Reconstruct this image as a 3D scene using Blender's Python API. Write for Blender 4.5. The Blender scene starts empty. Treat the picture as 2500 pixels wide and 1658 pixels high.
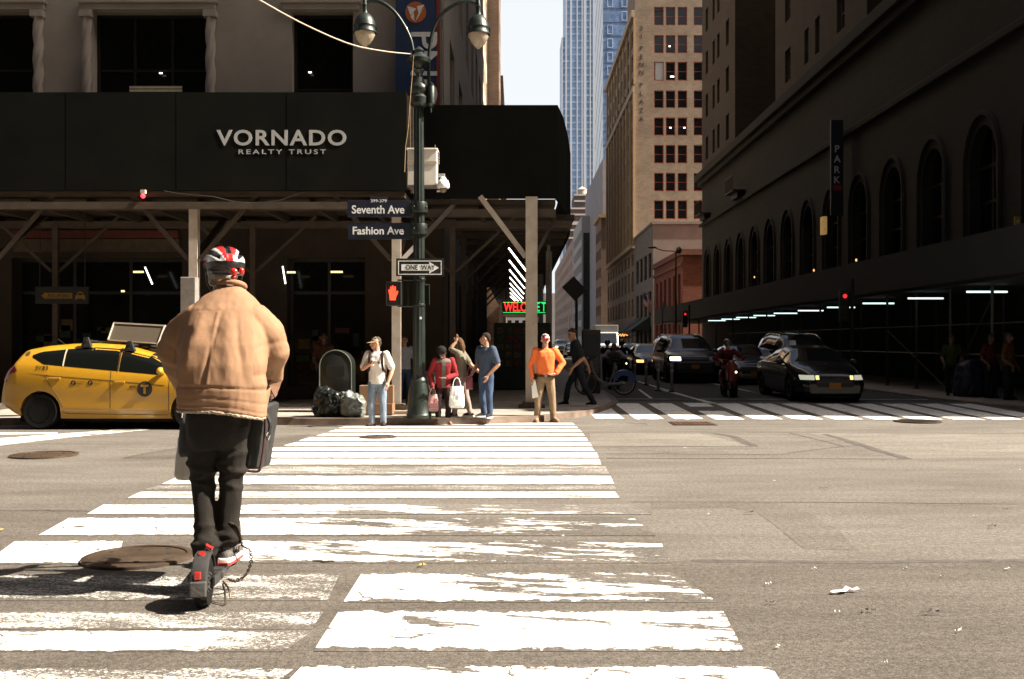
import bpy, bmesh, math, random
import numpy as np
from mathutils import Vector, Matrix, noise as mnoise
R = math.radians
random.seed(7)
SC = bpy.context.scene
COL = SC.collection

# ------------------------------------------------------------------ camera
FPX, VX, VY, CAMZ = 2430.0, 1262.0, 835.0, 1.5        # focal length and vanishing point in photo pixels
cam_d = bpy.data.cameras.new('camera'); cam = bpy.data.objects.new('camera', cam_d); COL.objects.link(cam)
cam.location = (0, 0, CAMZ); cam.rotation_euler = (R(90), 0, 0)
cam_d.sensor_width = 36; cam_d.lens = FPX / 2500 * 36
cam_d.shift_x = (1250 - VX) / 2500; cam_d.shift_y = (VY - 829) / 2500
cam_d.clip_start = .1; cam_d.clip_end = 5000
SC.camera = cam
# ------------------------------------------------------------------ light
SUN_EL, SUN_TRAVEL = R(46), Vector((-1, .085, 0)).normalized()
world = bpy.data.worlds.new('World'); SC.world = world; world.use_nodes = True
wn = world.node_tree; wbg = wn.nodes['Background']
sky = wn.nodes.new('ShaderNodeTexSky'); sky.sky_type = 'NISHITA'; sky.sun_disc = False
sky.sun_elevation = SUN_EL; sky.sun_rotation = math.atan2(-SUN_TRAVEL.x, -SUN_TRAVEL.y)
sky.air_density = 1.0; sky.dust_density = 8.0; sky.ozone_density = .8
wbg.inputs[1].default_value = .04                      # strength of the Nishita sky
wtc = wn.nodes.new('ShaderNodeTexCoord'); wsx = wn.nodes.new('ShaderNodeSeparateXYZ'); wn.links.new(wtc.outputs['Generated'], wsx.inputs[0])
wmr = wn.nodes.new('ShaderNodeMapRange'); wmr.interpolation_type = 'SMOOTHSTEP'; wn.links.new(wsx.outputs[2], wmr.inputs[0])   # summer haze low in the sky
for i_, v_ in ((1, .30), (2, .58), (3, 1.0), (4, 0.0)): wmr.inputs[i_].default_value = v_
wmx = wn.nodes.new('ShaderNodeMix'); wmx.data_type = 'RGBA'; wmx.blend_type = 'MIX'; wn.links.new(wmr.outputs[0], wmx.inputs[0])
wn.links.new(sky.outputs[0], wmx.inputs[6]); wmx.inputs[7].default_value = (5.9, 6.2, 6.45, 1); wn.links.new(wmx.outputs[2], wbg.inputs[0])
sun_d = bpy.data.lights.new('sun', 'SUN'); sun_d.energy = 5.0; sun_d.angle = R(.5); sun_d.color = (1, .915, .785)
sun = bpy.data.objects.new('sun', sun_d); COL.objects.link(sun)
sd = Vector((SUN_TRAVEL.x * math.cos(SUN_EL), SUN_TRAVEL.y * math.cos(SUN_EL), -math.sin(SUN_EL)))
sun.rotation_euler = sd.to_track_quat('-Z', 'Y').to_euler(); sun.location = (20, -5, 40)
SC.view_settings.view_transform = 'Standard'; SC.view_settings.look = 'None'
SC.view_settings.exposure = 1.95; SC.view_settings.gamma = 1.0
SC.render.engine = 'CYCLES'
SC.cycles.use_denoising = True
SC.cycles.max_bounces = 8; SC.cycles.diffuse_bounces = 4; SC.cycles.transparent_max_bounces = 8
SC.cycles.sample_clamp_indirect = 6

# ------------------------------------------------------------------ helpers
def lin(r, g=None, b=None):
    if g is None: r, g, b = r
    f = lambda c: (c / 255 / 12.92) if c / 255 <= .04045 else ((c / 255 + .055) / 1.055) ** 2.4
    return (f(r), f(g), f(b))

def road_z(Y):
    if Y <= 12: return 0.0
    if Y <= 19.5: return -.13 * ((Y - 12) / 7.5) ** 2
    t = min(1, (Y - 19.5) / 7); t = t * t * (3 - 2 * t)
    return -.13 + .10 * t

def at(px, py, Y):                       # a photo pixel at depth Y
    return Vector(((px - VX) * Y / FPX, Y, CAMZ - (py - VY) * Y / FPX))
def gnd(px, py):                         # a photo pixel on the road
    Y = 1.5 * FPX / (py - VY)
    for _ in range(30): Y = (CAMZ - road_z(Y)) * FPX / (py - VY)
    return ((px - VX) * Y / FPX, Y)

MATS = {}
def M(name, col, rough=.6, metal=0.0, var=.12, vscale=6.0, bump=0.0, bscale=60.0, emit=None, estr=0.0, spec=.5,
      coat=0.0, stretch=(1, 1, 1), col2=None, trans=0.0, alpha=1.0, dirt=0.0):
    if name in MATS: return MATS[name]
    m = bpy.data.materials.new(name); m.use_nodes = True
    nt = m.node_tree; b = nt.nodes['Principled BSDF']; L = nt.links.new
    b.inputs['Roughness'].default_value = rough; b.inputs['Metallic'].default_value = metal
    b.inputs['Specular IOR Level'].default_value = spec
    b.inputs['Base Color'].default_value = (*col, 1)
    if coat: b.inputs['Coat Weight'].default_value = coat; b.inputs['Coat Roughness'].default_value = .05
    if trans: b.inputs['Transmission Weight'].default_value = trans
    if alpha < 1: b.inputs['Alpha'].default_value = alpha
    if var or bump:
        tc = nt.nodes.new('ShaderNodeTexCoord'); mp = nt.nodes.new('ShaderNodeMapping')
        mp.inputs['Scale'].default_value = stretch; L(tc.outputs['Object'], mp.inputs[0])
    if var:
        n = nt.nodes.new('ShaderNodeTexNoise'); n.inputs['Scale'].default_value = vscale; n.inputs['Detail'].default_value = 5
        n.inputs['Roughness'].default_value = .65
        L(mp.outputs[0], n.inputs['Vector'])
        rp = nt.nodes.new('ShaderNodeValToRGB'); rp.color_ramp.elements[0].position = .3; rp.color_ramp.elements[1].position = .7
        c2 = col2 or tuple(c * (1 - 2 * var) for c in col); c1 = col if col2 else tuple(c * (1 + var) for c in col)
        rp.color_ramp.elements[0].color = (*c2, 1); rp.color_ramp.elements[1].color = (*c1, 1)
        L(n.outputs[0], rp.inputs[0]); L(rp.outputs[0], b.inputs['Base Color'])
    if bump:
        n2 = nt.nodes.new('ShaderNodeTexNoise'); n2.inputs['Scale'].default_value = bscale; n2.inputs['Detail'].default_value = 3
        L(mp.outputs[0], n2.inputs['Vector'])
        bp = nt.nodes.new('ShaderNodeBump'); bp.inputs['Strength'].default_value = bump; bp.inputs['Distance'].default_value = .02
        L(n2.outputs[0], bp.inputs['Height']); L(bp.outputs[0], b.inputs['Normal'])
    if emit:
        b.inputs['Emission Color'].default_value = (*emit, 1); b.inputs['Emission Strength'].default_value = estr
    MATS[name] = m
    return m

class MB:
    def __init__(s): s.v = []; s.f = []; s.m = []
    def add(s, vs, fs, m=0):
        o = len(s.v); s.v += [tuple(p) for p in vs]; s.f += [tuple(i + o for i in f) for f in fs]; s.m += [m] * len(fs); return s
    def quad(s, a, b, c, d, m=0): return s.add([a, b, c, d], [(0, 1, 2, 3)], m)
    def box(s, x0, x1, y0, y1, z0, z1, m=0):
        v = [(x, y, z) for z in (z0, z1) for y in (y0, y1) for x in (x0, x1)]
        return s.add(v, [(0, 2, 3, 1), (4, 5, 7, 6), (0, 1, 5, 4), (2, 6, 7, 3), (0, 4, 6, 2), (1, 3, 7, 5)], m)
    def beam(s, p0, p1, w, h, up=(0, 0, 1), m=0):
        p0, p1 = Vector(p0), Vector(p1); d = (p1 - p0).normalized(); up = Vector(up)
        if abs(d.dot(up)) > .98: up = Vector((0, 1, 0))
        a = d.cross(up).normalized() * w / 2; b = d.cross(a).normalized() * h / 2
        v = [p + i * a + j * b for p in (p0, p1) for (i, j) in ((-1, -1), (1, -1), (1, 1), (-1, 1))]
        return s.add(v, [(0, 1, 2, 3), (7, 6, 5, 4), (0, 4, 5, 1), (1, 5, 6, 2), (2, 6, 7, 3), (3, 7, 4, 0)], m)
    def hbeam(s, p0, p1, w, h, t=.02, up=(0, 1, 0), m=0):
        p0, p1 = Vector(p0), Vector(p1); d = (p1 - p0).normalized(); up = Vector(up)
        a = d.cross(up).normalized(); b = d.cross(a).normalized()
        for k in (-1, 1): s.beam(p0 + b * k * (h / 2 - t / 2), p1 + b * k * (h / 2 - t / 2), w, t, up, m)
        s.beam(p0, p1, t, h - 2 * t, up, m)
        return s
    def tube(s, pts, r, n=8, m=0, cap=True):
        pts = [Vector(p) for p in pts]; k = len(pts); rs = r if isinstance(r, (list, tuple)) else [r] * k
        vs = []; prev = None
        for i, p in enumerate(pts):
            d = (pts[min(i + 1, k - 1)] - pts[max(i - 1, 0)]).normalized()
            if prev is None:
                u = Vector((0, 0, 1)) if abs(d.z) < .9 else Vector((1, 0, 0))
                a = d.cross(u).normalized()
            else:
                a = (prev - d * prev.dot(d)).normalized()
            prev = a; b = d.cross(a)
            vs += [p + (a * math.cos(t) + b * math.sin(t)) * rs[i] for t in [2 * math.pi * j / n for j in range(n)]]
        fs = [(i * n + j, i * n + (j + 1) % n, (i + 1) * n + (j + 1) % n, (i + 1) * n + j) for i in range(k - 1) for j in range(n)]
        if cap: fs += [tuple(range(n - 1, -1, -1)), tuple(range((k - 1) * n, k * n))]
        return s.add(vs, fs, m)
    def lathe(s, prof, c=(0, 0, 0), n=16, m=0, axis='z'):
        vs = []
        for r, z in prof:
            for j in range(n):
                t = 2 * math.pi * j / n; p = (r * math.cos(t), r * math.sin(t), z)
                if axis == 'y': p = (p[0], p[2], p[1])
                if axis == 'x': p = (p[2], p[0], p[1])
                vs.append((p[0] + c[0], p[1] + c[1], p[2] + c[2]))
        k = len(prof)
        fs = [(i * n + j, i * n + (j + 1) % n, (i + 1) * n + (j + 1) % n, (i + 1) * n + j) for i in range(k - 1) for j in range(n)]
        fs += [tuple(range(n - 1, -1, -1)), tuple(range((k - 1) * n, k * n))]
        return s.add(vs, fs, m)
    def prism(s, poly, lo, hi, plane='xy', m=0):
        f = {'xy': lambda a, b, c: (a, b, c), 'xz': lambda a, b, c: (a, c, b), 'yz': lambda a, b, c: (c, a, b)}[plane]
        n = len(poly); vs = [f(a, b, lo) for a, b in poly] + [f(a, b, hi) for a, b in poly]
        fs = [tuple(range(n - 1, -1, -1)), tuple(range(n, 2 * n))] + [(i, (i + 1) % n, n + (i + 1) % n, n + i) for i in range(n)]
        return s.add(vs, fs, m)
    def ball(s, c, r, n=12, k=8, m=0):
        rx, ry, rz = r if isinstance(r, (tuple, list)) else (r, r, r)
        vs = [(c[0], c[1], c[2] - rz)]
        for i in range(1, k):
            p = math.pi * i / k - math.pi / 2
            vs += [(c[0] + rx * math.cos(p) * math.cos(2 * math.pi * j / n), c[1] + ry * math.cos(p) * math.sin(2 * math.pi * j / n), c[2] + rz * math.sin(p)) for j in range(n)]
        vs.append((c[0], c[1], c[2] + rz)); t = len(vs) - 1
        fs = [(0, 1 + (j + 1) % n, 1 + j) for j in range(n)]
        for i in range(k - 2):
            o = 1 + i * n; fs += [(o + j, o + (j + 1) % n, o + n + (j + 1) % n, o + n + j) for j in range(n)]
        o = 1 + (k - 2) * n; fs += [(o + j, o + (j + 1) % n, t) for j in range(n)]
        return s.add(vs, fs, m)
    def loft(s, rings, closed=True, cap=True, m=0):
        n = len(rings[0]); k = len(rings); vs = [p for r in rings for p in r]; jn = n if closed else n - 1
        fs = [(i * n + j, i * n + (j + 1) % n, (i + 1) * n + (j + 1) % n, (i + 1) * n + j) for i in range(k - 1) for j in range(jn)]
        if cap and closed: fs += [tuple(range(n - 1, -1, -1)), tuple(range((k - 1) * n, k * n))]
        return s.add(vs, fs, m)
    def mesh(s, name, mats, bevel=0, smooth=None, fix=True):
        me = bpy.data.meshes.new(name); me.from_pydata(s.v, [], s.f)
        mats = mats if isinstance(mats, (list, tuple)) else [mats]
        for mm in mats: me.materials.append(mm)
        if len(mats) > 1: me.polygons.foreach_set('material_index', s.m)
        bm = bmesh.new(); bm.from_mesh(me)
        if fix: bmesh.ops.recalc_face_normals(bm, faces=bm.faces)
        if bevel:
            es = [e for e in bm.edges if e.is_manifold and e.calc_face_angle(0) > .6]
            bmesh.ops.bevel(bm, geom=es, offset=bevel, segments=2, affect='EDGES', profile=.5, clamp_overlap=True)
        bm.to_mesh(me); bm.free()
        if smooth:
            for p in me.polygons: p.use_smooth = True
            me.set_sharp_from_angle(angle=R(smooth))
        me.update()
        return me
    def build(s, name, mats, parent=None, bevel=0, smooth=None, world=False, fix=True, **tags):
        if world and parent is not None:
            o = Vector((0, 0, 0)); p = parent
            while p is not None: o += p.location; p = p.parent
            s.v = [(v[0] - o.x, v[1] - o.y, v[2] - o.z) for v in s.v]
        return put(name, s.mesh(name, mats, bevel, smooth, fix), parent, **tags)

def put(name, me, parent=None, label=None, cat=None, group=None, kind=None, loc=None, rot=None):
    o = bpy.data.objects.new(name, me); COL.objects.link(o)
    if parent is not None: o.parent = parent
    if label: o['label'] = label
    if cat: o['category'] = cat
    if group: o['group'] = group
    if kind: o['kind'] = kind
    if loc is not None: o.location = loc
    if rot is not None: o.rotation_euler = rot
    return o
def thing(name, label, cat, loc=(0, 0, 0), rz=0, group=None):
    return put(name, None, None, label, cat, group, loc=loc, rot=(0, 0, rz))
def dup(o, parent=None, **kw):
    c = o.copy(); COL.objects.link(c)
    if parent is not None: c.parent = parent
    for ch in [x for x in o.children]: dup(ch, c)
    for k, v in kw.items():
        if k == 'loc': c.location = v
        elif k == 'rz': c.rotation_euler = (0, 0, v)
        else: c[k] = v
    return c

def text_me(txt, h, ext=.004, width=None, bold=0.0, space=1.0):
    cu = bpy.data.curves.new('lettering', 'FONT'); cu.body = txt; cu.size = h / .69; cu.extrude = ext; cu.offset = bold
    cu.align_x = 'CENTER'; cu.space_character = space; cu.resolution_u = 4
    ob = bpy.data.objects.new('lettering', cu); COL.objects.link(ob)
    me = bpy.data.meshes.new_from_object(ob.evaluated_get(bpy.context.evaluated_depsgraph_get()))
    bpy.data.objects.remove(ob); bpy.data.curves.remove(cu)
    xs = [v.co.x for v in me.vertices]; x0, x1 = min(xs), max(xs); cx = (x0 + x1) / 2
    sx = width / (x1 - x0) if width else 1
    for v in me.vertices: v.co.x = (v.co.x - cx) * sx
    me.materials.clear()
    return me
def lettering(txt, h, mat, parent, loc, rot=(R(90), 0, 0), width=None, bold=0.0, name='lettering', space=1.0, ext=.003):
    me = text_me(txt, h, ext, width, bold, space); me.materials.append(mat); me.name = name
    return put(name, me, parent, loc=loc, rot=rot)       # baseline centre at loc, faces -Y by default
# ------------------------------------------------------------------ ground
def asphalt_nodes(nt, base, dark):
    L = nt.links.new; N = nt.nodes.new
    geo = N('ShaderNodeNewGeometry')
    def noise(sc, det=4, ro=.6, st=(1, 1, 1), rot=0):
        mp = N('ShaderNodeMapping'); mp.vector_type = 'TEXTURE' if rot else 'POINT'; mp.inputs['Scale'].default_value = tuple(1 / q for q in st) if rot else st; mp.inputs['Rotation'].default_value = (0, 0, -R(rot)); L(geo.outputs['Position'], mp.inputs[0])
        n = N('ShaderNodeTexNoise'); n.inputs['Scale'].default_value = sc; n.inputs['Detail'].default_value = det
        n.inputs['Roughness'].default_value = ro; L(mp.outputs[0], n.inputs['Vector']); return n.outputs[0]
    def ramp(x, p0, c0, p1, c1):
        r = N('ShaderNodeValToRGB'); e = r.color_ramp.elements; e[0].position = p0; e[1].position = p1
        e[0].color = (*c0, 1); e[1].color = (*c1, 1); L(x, r.inputs[0]); return r.outputs[0]
    def mix(a, b, fac, mode='MULTIPLY'):
        m = N('ShaderNodeMix'); m.data_type = 'RGBA'; m.blend_type = mode
        if isinstance(fac, float): m.inputs[0].default_value = fac
        else: L(fac, m.inputs[0])
        L(a, m.inputs[6]); L(b, m.inputs[7]); return m.outputs[2]
    c = ramp(noise(80, 4, .8), .41, dark, .58, base)                                   # aggregate
    c = mix(c, ramp(noise(26, 3, .7), .40, (.74, .72, .70), .60, (1.16, 1.16, 1.16)), 1.0)
    c = mix(c, ramp(noise(.55, 5, .6, (.6, 1.3, 1)), .3, (.74, .72, .70), .72, (1.12, 1.12, 1.12)), 1.0)       # broad tone
    c = mix(c, ramp(noise(3.2, 6, .7, (.25, 1, 1)), .36, (.82, .80, .78), .6, (1.05, 1.05, 1.05)), 1.0)        # streaks from traffic
    c = mix(c, ramp(noise(240, 2, .5), .66, (1, 1, 1), .74, (1.7, 1.65, 1.5)), .55)                            # pale grit
    c = mix(c, ramp(noise(38, 2, .5), .26, (.35, .32, .3), .36, (1, 1, 1)), .8)                                 # pits
    h = noise(130, 3, .7)
    bp = N('ShaderNodeBump'); bp.inputs['Strength'].default_value = .7; bp.inputs['Distance'].default_value = .008
    L(h, bp.inputs['Height'])
    return c, bp.outputs[0], noise, ramp, mix

def asphalt(name, base=(.166, .152, .134), dark=(.072, .064, .055)):
    m = bpy.data.materials.new(name); m.use_nodes = True; nt = m.node_tree; b = nt.nodes['Principled BSDF']
    c, nrm, *_ = asphalt_nodes(nt, base, dark)
    nt.links.new(c, b.inputs['Base Color']); nt.links.new(nrm, b.inputs['Normal']); b.inputs['Roughness'].default_value = .88
    b.inputs['Specular IOR Level'].default_value = .3
    return m
A_ROAD = asphalt('asphalt')
A_OLD = asphalt('asphalt_older', (.130, .116, .100), (.050, .043, .036))
A_PALE = asphalt('asphalt_pale', (.185, .172, .152), (.12, .108, .094))
A_SEAM = M('tar_seam', (.062, .05, .043), .8, var=.3, vscale=9, bump=.3)

ys = list(np.arange(-60, 12, 6.0)) + list(np.arange(12, 27.1, .5)) + [30, 60, 120, 240, 480, 900]
xs = [-900, -200, -60, -20, -8, 0, 8, 20, 60, 200, 900]
g = MB(); nx = len(xs)
g.add([(x, y, road_z(y)) for y in ys for x in xs],
      [(j * nx + i, j * nx + i + 1, (j + 1) * nx + i + 1, (j + 1) * nx + i) for j in range(len(ys) - 1) for i in range(nx - 1)])
g.build('road', A_ROAD, kind='structure', fix=False)

def sheet(name, pts, mat, lift=.0015, n=10, **kw):     # a flat patch on the road, given by its outline in x, y
    poly = [Vector((p[0], p[1], 0)) for p in pts]
    bm = bmesh.new(); f = bm.faces.new([bm.verts.new(p) for p in poly])
    bmesh.ops.triangulate(bm, faces=[f])
    for yy in [12 + .75 * k for k in range(20)]:
        bmesh.ops.bisect_plane(bm, geom=bm.verts[:] + bm.edges[:] + bm.faces[:], plane_co=(0, yy, 0), plane_no=(0, 1, 0))
    for v in bm.verts: v.co.z = road_z(v.co.y) + lift
    me = bpy.data.meshes.new(name); bm.normal_update()
    for f in bm.faces:
        if f.normal.z < 0: f.normal_flip()
    bm.to_mesh(me); bm.free(); me.materials.append(mat)
    return put(name, me, **kw)
def seam(pts, w, name='tar_line', lift=.003):
    m = MB()
    P = [Vector((*p, 0)) for p in pts]; Q = []
    for a, b in zip(P, P[1:]):
        k = max(2, int((b - a).length / .35)); Q += [a.lerp(b, i / k) for i in range(k)]
    Q.append(P[-1]); L = []; Rr = []
    for i, p in enumerate(Q):
        d = (Q[min(i + 1, len(Q) - 1)] - Q[max(i - 1, 0)]).normalized(); nn = Vector((-d.y, d.x, 0))
        p = p + nn * .035 * mnoise.noise(p * 1.7); ww = w * (.75 + .6 * abs(mnoise.noise(p * 3.1 + Vector((7, 3, 1)))))
        for s_, l in ((1, L), (-1, Rr)):
            q = p + nn * ww / 2 * s_; l.append((q.x, q.y, road_z(q.y) + lift))
    k = len(L); m.add(L + Rr, [(i, k + i, k + i + 1, i + 1) for i in range(k - 1)])
    return m.build(name, A_SEAM, kind='structure')

sheet('asphalt_patch', [(2.0, 25.6), (11.3, 25.4), (11.3, 400), (2.0, 400)], asphalt('asphalt_street_shade', (.062, .056, .050), (.032, .029, .026)), kind='structure')  # side street's shade put into a darker asphalt sheet
# older, darker surface in front and on the left; paler slabs by the far kerb
sheet('asphalt_patch', [gnd(-60, 1252), gnd(560, 1243), gnd(880, 1376), gnd(1690, 1370), gnd(2520, 1369), (9, 2.2), (-9, 2.2)][::1], A_OLD, kind='structure')
sheet('asphalt_patch', [gnd(1440, 1058), gnd(1700, 1056), gnd(1830, 1089), gnd(1440, 1091)], A_PALE, kind='structure')
sheet('asphalt_patch', [gnd(1975, 1058), gnd(2520, 1060), gnd(2520, 1118), gnd(2205, 1118)], A_PALE, kind='structure')
sheet('asphalt_patch', [gnd(300, 1118), gnd(440, 1092), gnd(760, 1060), gnd(640, 1122)], A_OLD, kind='structure')
sheet('tyre_smear', [gnd(*p) for p in ((1590, 1222), (1850, 1222), (1960, 1245), (2040, 1290), (2100, 1345), (1960, 1340), (1900, 1290), (1850, 1252), (1780, 1238), (1590, 1244))], asphalt('asphalt_smear', (.145, .131, .114), (.060, .053, .045)), kind='structure')
for pts, w in (([(1440, 1091), (1840, 1090)], .05), ([(1745, 1058), (1790, 1066), (1840, 1090)], .16), ([(1480, 1119), (2215, 1121)], .05),
               ([(2010, 1060), (2120, 1092), (2215, 1121)], .16), ([(1930, 1058), (2060, 1090), (2110, 1088)], .05), ([(1480, 1108), (1900, 1110), (2060, 1090)], .04),
               ([(1690, 1370), (2000, 1374), (2520, 1369)], .10), ([(-40, 1247), (230, 1247)], .06), ([(1700, 1055), (2520, 1059)], .03),
               ([(1540, 1226), (1900, 1226), (2520, 1231)], .02), ([(300, 1119), (440, 1093)], .05), ([(300, 1119), (640, 1119)], .03)):
    seam([gnd(*p) for p in pts], w)

# white paint, worn: u runs along the bar in metres, v across it; r = wear, g = speckle
def paint_mat(base, dark):
    m = bpy.data.materials.new('worn_road_paint'); m.use_nodes = True; nt = m.node_tree; b = nt.nodes['Principled BSDF']
    L = nt.links.new; N = nt.nodes.new
    c, nrm, noise, ramp, mix = asphalt_nodes(nt, base, dark)
    at_ = N('ShaderNodeVertexColor'); at_.layer_name = 'wear'; sp = N('ShaderNodeSeparateColor'); L(at_.outputs[0], sp.inputs[0])
    uv = N('ShaderNodeUVMap'); uv.uv_map = 'UVMap'; su = N('ShaderNodeSeparateXYZ'); L(uv.outputs[0], su.inputs[0])
    def mth(op, a, b2=None, c2=None):
        n = N('ShaderNodeMath'); n.operation = op
        for i, x in enumerate((a, b2, c2)):
            if x is None: continue
            if isinstance(x, (int, float)): n.inputs[i].default_value = x
            else: L(x, n.inputs[i])
        return n.outputs[0]
    big = noise(3.0, 8, .74, (.42, 1.9, 1), 10); fine = noise(62, 4, .8, (.8, 1.6, 1)); edge = noise(6.5, 6, .75)
    crk = N('ShaderNodeTexVoronoi'); crk.feature = 'DISTANCE_TO_EDGE'; crk.inputs['Scale'].default_value = 1.6
    geo = N('ShaderNodeNewGeometry'); wob = N('ShaderNodeTexNoise'); wob.inputs['Scale'].default_value = 3; wob.inputs['Detail'].default_value = 6
    vm = N('ShaderNodeVectorMath'); vm.operation = 'MULTIPLY_ADD'; L(wob.outputs['Color'], vm.inputs[0]); vm.inputs[1].default_value = (.5, .5, 0); L(geo.outputs['Position'], vm.inputs[2])
    L(geo.outputs['Position'], wob.inputs['Vector']); L(vm.outputs[0], crk.inputs['Vector'])
    # distance to the bar's nearest edge (v is 0..1 across; z component carries nothing), rough edge
    dv = mth('MINIMUM', su.outputs[1], mth('SUBTRACT', 1, su.outputs[1]))
    m_edge = mth('GREATER_THAN', mth('ADD', dv, mth('MULTIPLY', mth('SUBTRACT', edge, .5), mth('ADD', .22, mth('MULTIPLY', sp.outputs[2], 1.0)))), mth('ADD', .05, mth('MULTIPLY', sp.outputs[2], .10)))
    m_big = mth('GREATER_THAN', big, mth('ADD', .25, mth('MULTIPLY', sp.outputs[0], .47)))
    m_fine = mth('GREATER_THAN', mth('ADD', fine, mth('MULTIPLY', mth('SUBTRACT', big, .5), mth('MULTIPLY', sp.outputs[1], .75))), mth('ADD', .10, mth('MULTIPLY', sp.outputs[1], .55)))
    m_crk = mth('GREATER_THAN', mth('ADD', crk.outputs[0], mth('MULTIPLY', mth('SUBTRACT', big, .5), .1)), mth('MULTIPLY', mth('MAXIMUM', sp.outputs[0], sp.outputs[2]), .012))
    k = mth('MULTIPLY', mth('MULTIPLY', m_edge, m_big), mth('MULTIPLY', m_fine, m_crk))
    k = mth('MULTIPLY', k, mth('SUBTRACT', 1, mth('MULTIPLY', sp.outputs[1], .25)))
    pc = ramp(noise(9, 6, .7), .3, (.60, .57, .52), .65, (.78, .76, .71))
    L(mix(c, pc, k, 'MIX'), b.inputs['Base Color']); L(nrm, b.inputs['Normal']); b.inputs['Roughness'].default_value = .75
    return m
PAINT = paint_mat((.130, .116, .100), (.050, .043, .036)); PAINT_F = paint_mat((.166, .152, .134), (.072, .064, .055)); PAINT_S = paint_mat((.062, .056, .050), (.032, .029, .026))  # PAINT_S: bare spots match the shade-darkened side street sheet
def bars(name, items, pm=None, lift=.0045):
    v = []; f = []; uv = []; col = []
    for quad, w0, w1 in items:                   # quad: near-left, near-right, far-right, far-left; w0, w1: wear at left and right
        a, b, c, d = [Vector((p[0], p[1], 0)) for p in quad]; n = max(6, int((b - a).length / .25)); nv = max(2, int((d - a).length / .5))
        o = len(v); L = (b - a).length
        for j in range(nv + 1):
            for i in range(n + 1):
                s, t = i / n, j / nv; p = a.lerp(b, s).lerp(d.lerp(c, s), t); v.append((p.x, p.y, road_z(p.y) + lift))
        for j in range(nv):
            for i in range(n):
                f.append((o + j * (n + 1) + i, o + j * (n + 1) + i + 1, o + (j + 1) * (n + 1) + i + 1, o + (j + 1) * (n + 1) + i))
                for (ii, jj) in ((i, j), (i + 1, j), (i + 1, j + 1), (i, j + 1)):
                    s = ii / n; uv.append((s * L, jj / nv)); col.append(tuple(w0[k] + (w1[k] - w0[k]) * s for k in range(3)) + (1,))
        per = [o + i for i in range(n + 1)] + [o + j * (n + 1) + n for j in range(1, nv + 1)] + [o + nv * (n + 1) + i for i in range(n - 1, -1, -1)] + [o + j * (n + 1) for j in range(nv - 1, 0, -1)]
        k0 = len(v); v += [(v[q][0], v[q][1], v[q][2] - lift - .002) for q in per]; kk = len(per)
        for i in range(kk):                                   # the thin edge of the sheet, down to the road
            f.append((per[i], k0 + i, k0 + (i + 1) % kk, per[(i + 1) % kk])); uv += [(0, 0)] * 4; col += [(1, 1, 0, 1)] * 4
    me = bpy.data.meshes.new(name); me.from_pydata(v, [], f)
    me.color_attributes.new('wear', 'FLOAT_COLOR', 'CORNER'); me.uv_layers.new(name='UVMap')
    me.uv_layers['UVMap'].data.foreach_set('uv', np.array(uv, 'f').ravel())
    me.color_attributes['wear'].data.foreach_set('color', np.array(col, 'f').ravel())
    me.materials.append(pm or PAINT)
    return put(name, me, kind='structure')
def row(y0, y1, x0, x1, X0, X1, w0, w1):          # photo rows y1 (near) .. y0 (far); x at near, X at far
    return ([gnd(x0, y1), gnd(x1, y1), gnd(X1, y0), gnd(X0, y0)], w0, w1)
OK_ = (.25, 0, 0); FINE = (.2, .3, 0)
its = [row(1624, 1730, 640, 1945, 742, 1880, (.35, 0, .25), (.42, 0, .15)),
       row(1490, 1592, 765, 1816, 830, 1764, (.33, 0, .2), (.47, 0, .08)),
       row(1398, 1472, 838, 1752, 885, 1640, (.34, 0, .2), (.62, 0, .3)),
       row(1320, 1378, -40, 285, 40, 300, (.15, .1, .02), (.3, .1, .1)),
       row(1319, 1376, 590, 1640, 560, 1610, (.42, 0, .25), (.68, .1, .4)),
       row(1264, 1309, 92, 640, 172, 640, (.2, 0, .02), (.4, 0, .05)),
       row(1264, 1309, 640, 1600, 640, 1545, (.4, 0, .06), (.72, 0, .4)),
       row(1232, 1257, 210, 1590, 255, 1540, (.28, 0, .05), (.75, .2, .5)),
       row(1200, 1218, 308, 1515, 345, 1500, (.1, .75, .1), (.1, .7, .1)),
       row(1162, 1184, 392, 1500, 440, 1490, (.1, .55, .05), (.1, .6, .05)),
       row(1186, 1197, 350, 1506, 385, 1500, (.2, .9, .2), (.2, .9, .2)),
       row(1139, 1158, 450, 1488, 495, 1478, (.2, .82, .1), (.2, .86, .1)),
       row(1121, 1135, 520, 1468, 565, 1462, OK_, OK_),
       row(1105, 1118, 600, 1462, 640, 1456, (.15, .35, 0), (.15, .35, 0)),
       row(1092, 1102, 640, 1452, 675, 1444, OK_, OK_),
       row(1080, 1089, 690, 1445, 725, 1438, OK_, OK_),
       row(1068, 1077, 728, 1437, 760, 1430, OK_, OK_),
       row(1058, 1065, 770, 1428, 795, 1422, OK_, OK_),
       row(1049, 1055, 800, 1421, 822, 1414, OK_, OK_),
       row(1041, 1046, 825, 1412, 845, 1406, OK_, OK_),
       row(1033, 1038, 880, 1404, 900, 1398, OK_, OK_),
       # ghosts of the older bars on the left
       row(1400, 1468, -80, 800, -40, 830, (.15, .78, .3), (.3, .86, .5)),
       row(1494, 1538, -160, 760, -120, 790, (.15, .76, .3), (.25, .84, .4)),
       row(1539, 1593, 120, 470, 180, 560, (.3, .1, .1), (.35, .3, .2)),
       row(1539, 1593, -200, 120, -180, 180, (.2, .7, .2), (.2, .6, .2)),
       row(1539, 1593, 470, 690, 560, 770, (.2, .7, .3), (.3, .9, .4)),
       row(1632, 1700, -200, 640, -200, 720, (.15, .74, .3), (.3, .84, .5))]
bars('crosswalk_paint', its[:7] + its[21:]); bars('crosswalk_paint', its[7:21], PAINT_F)
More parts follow.
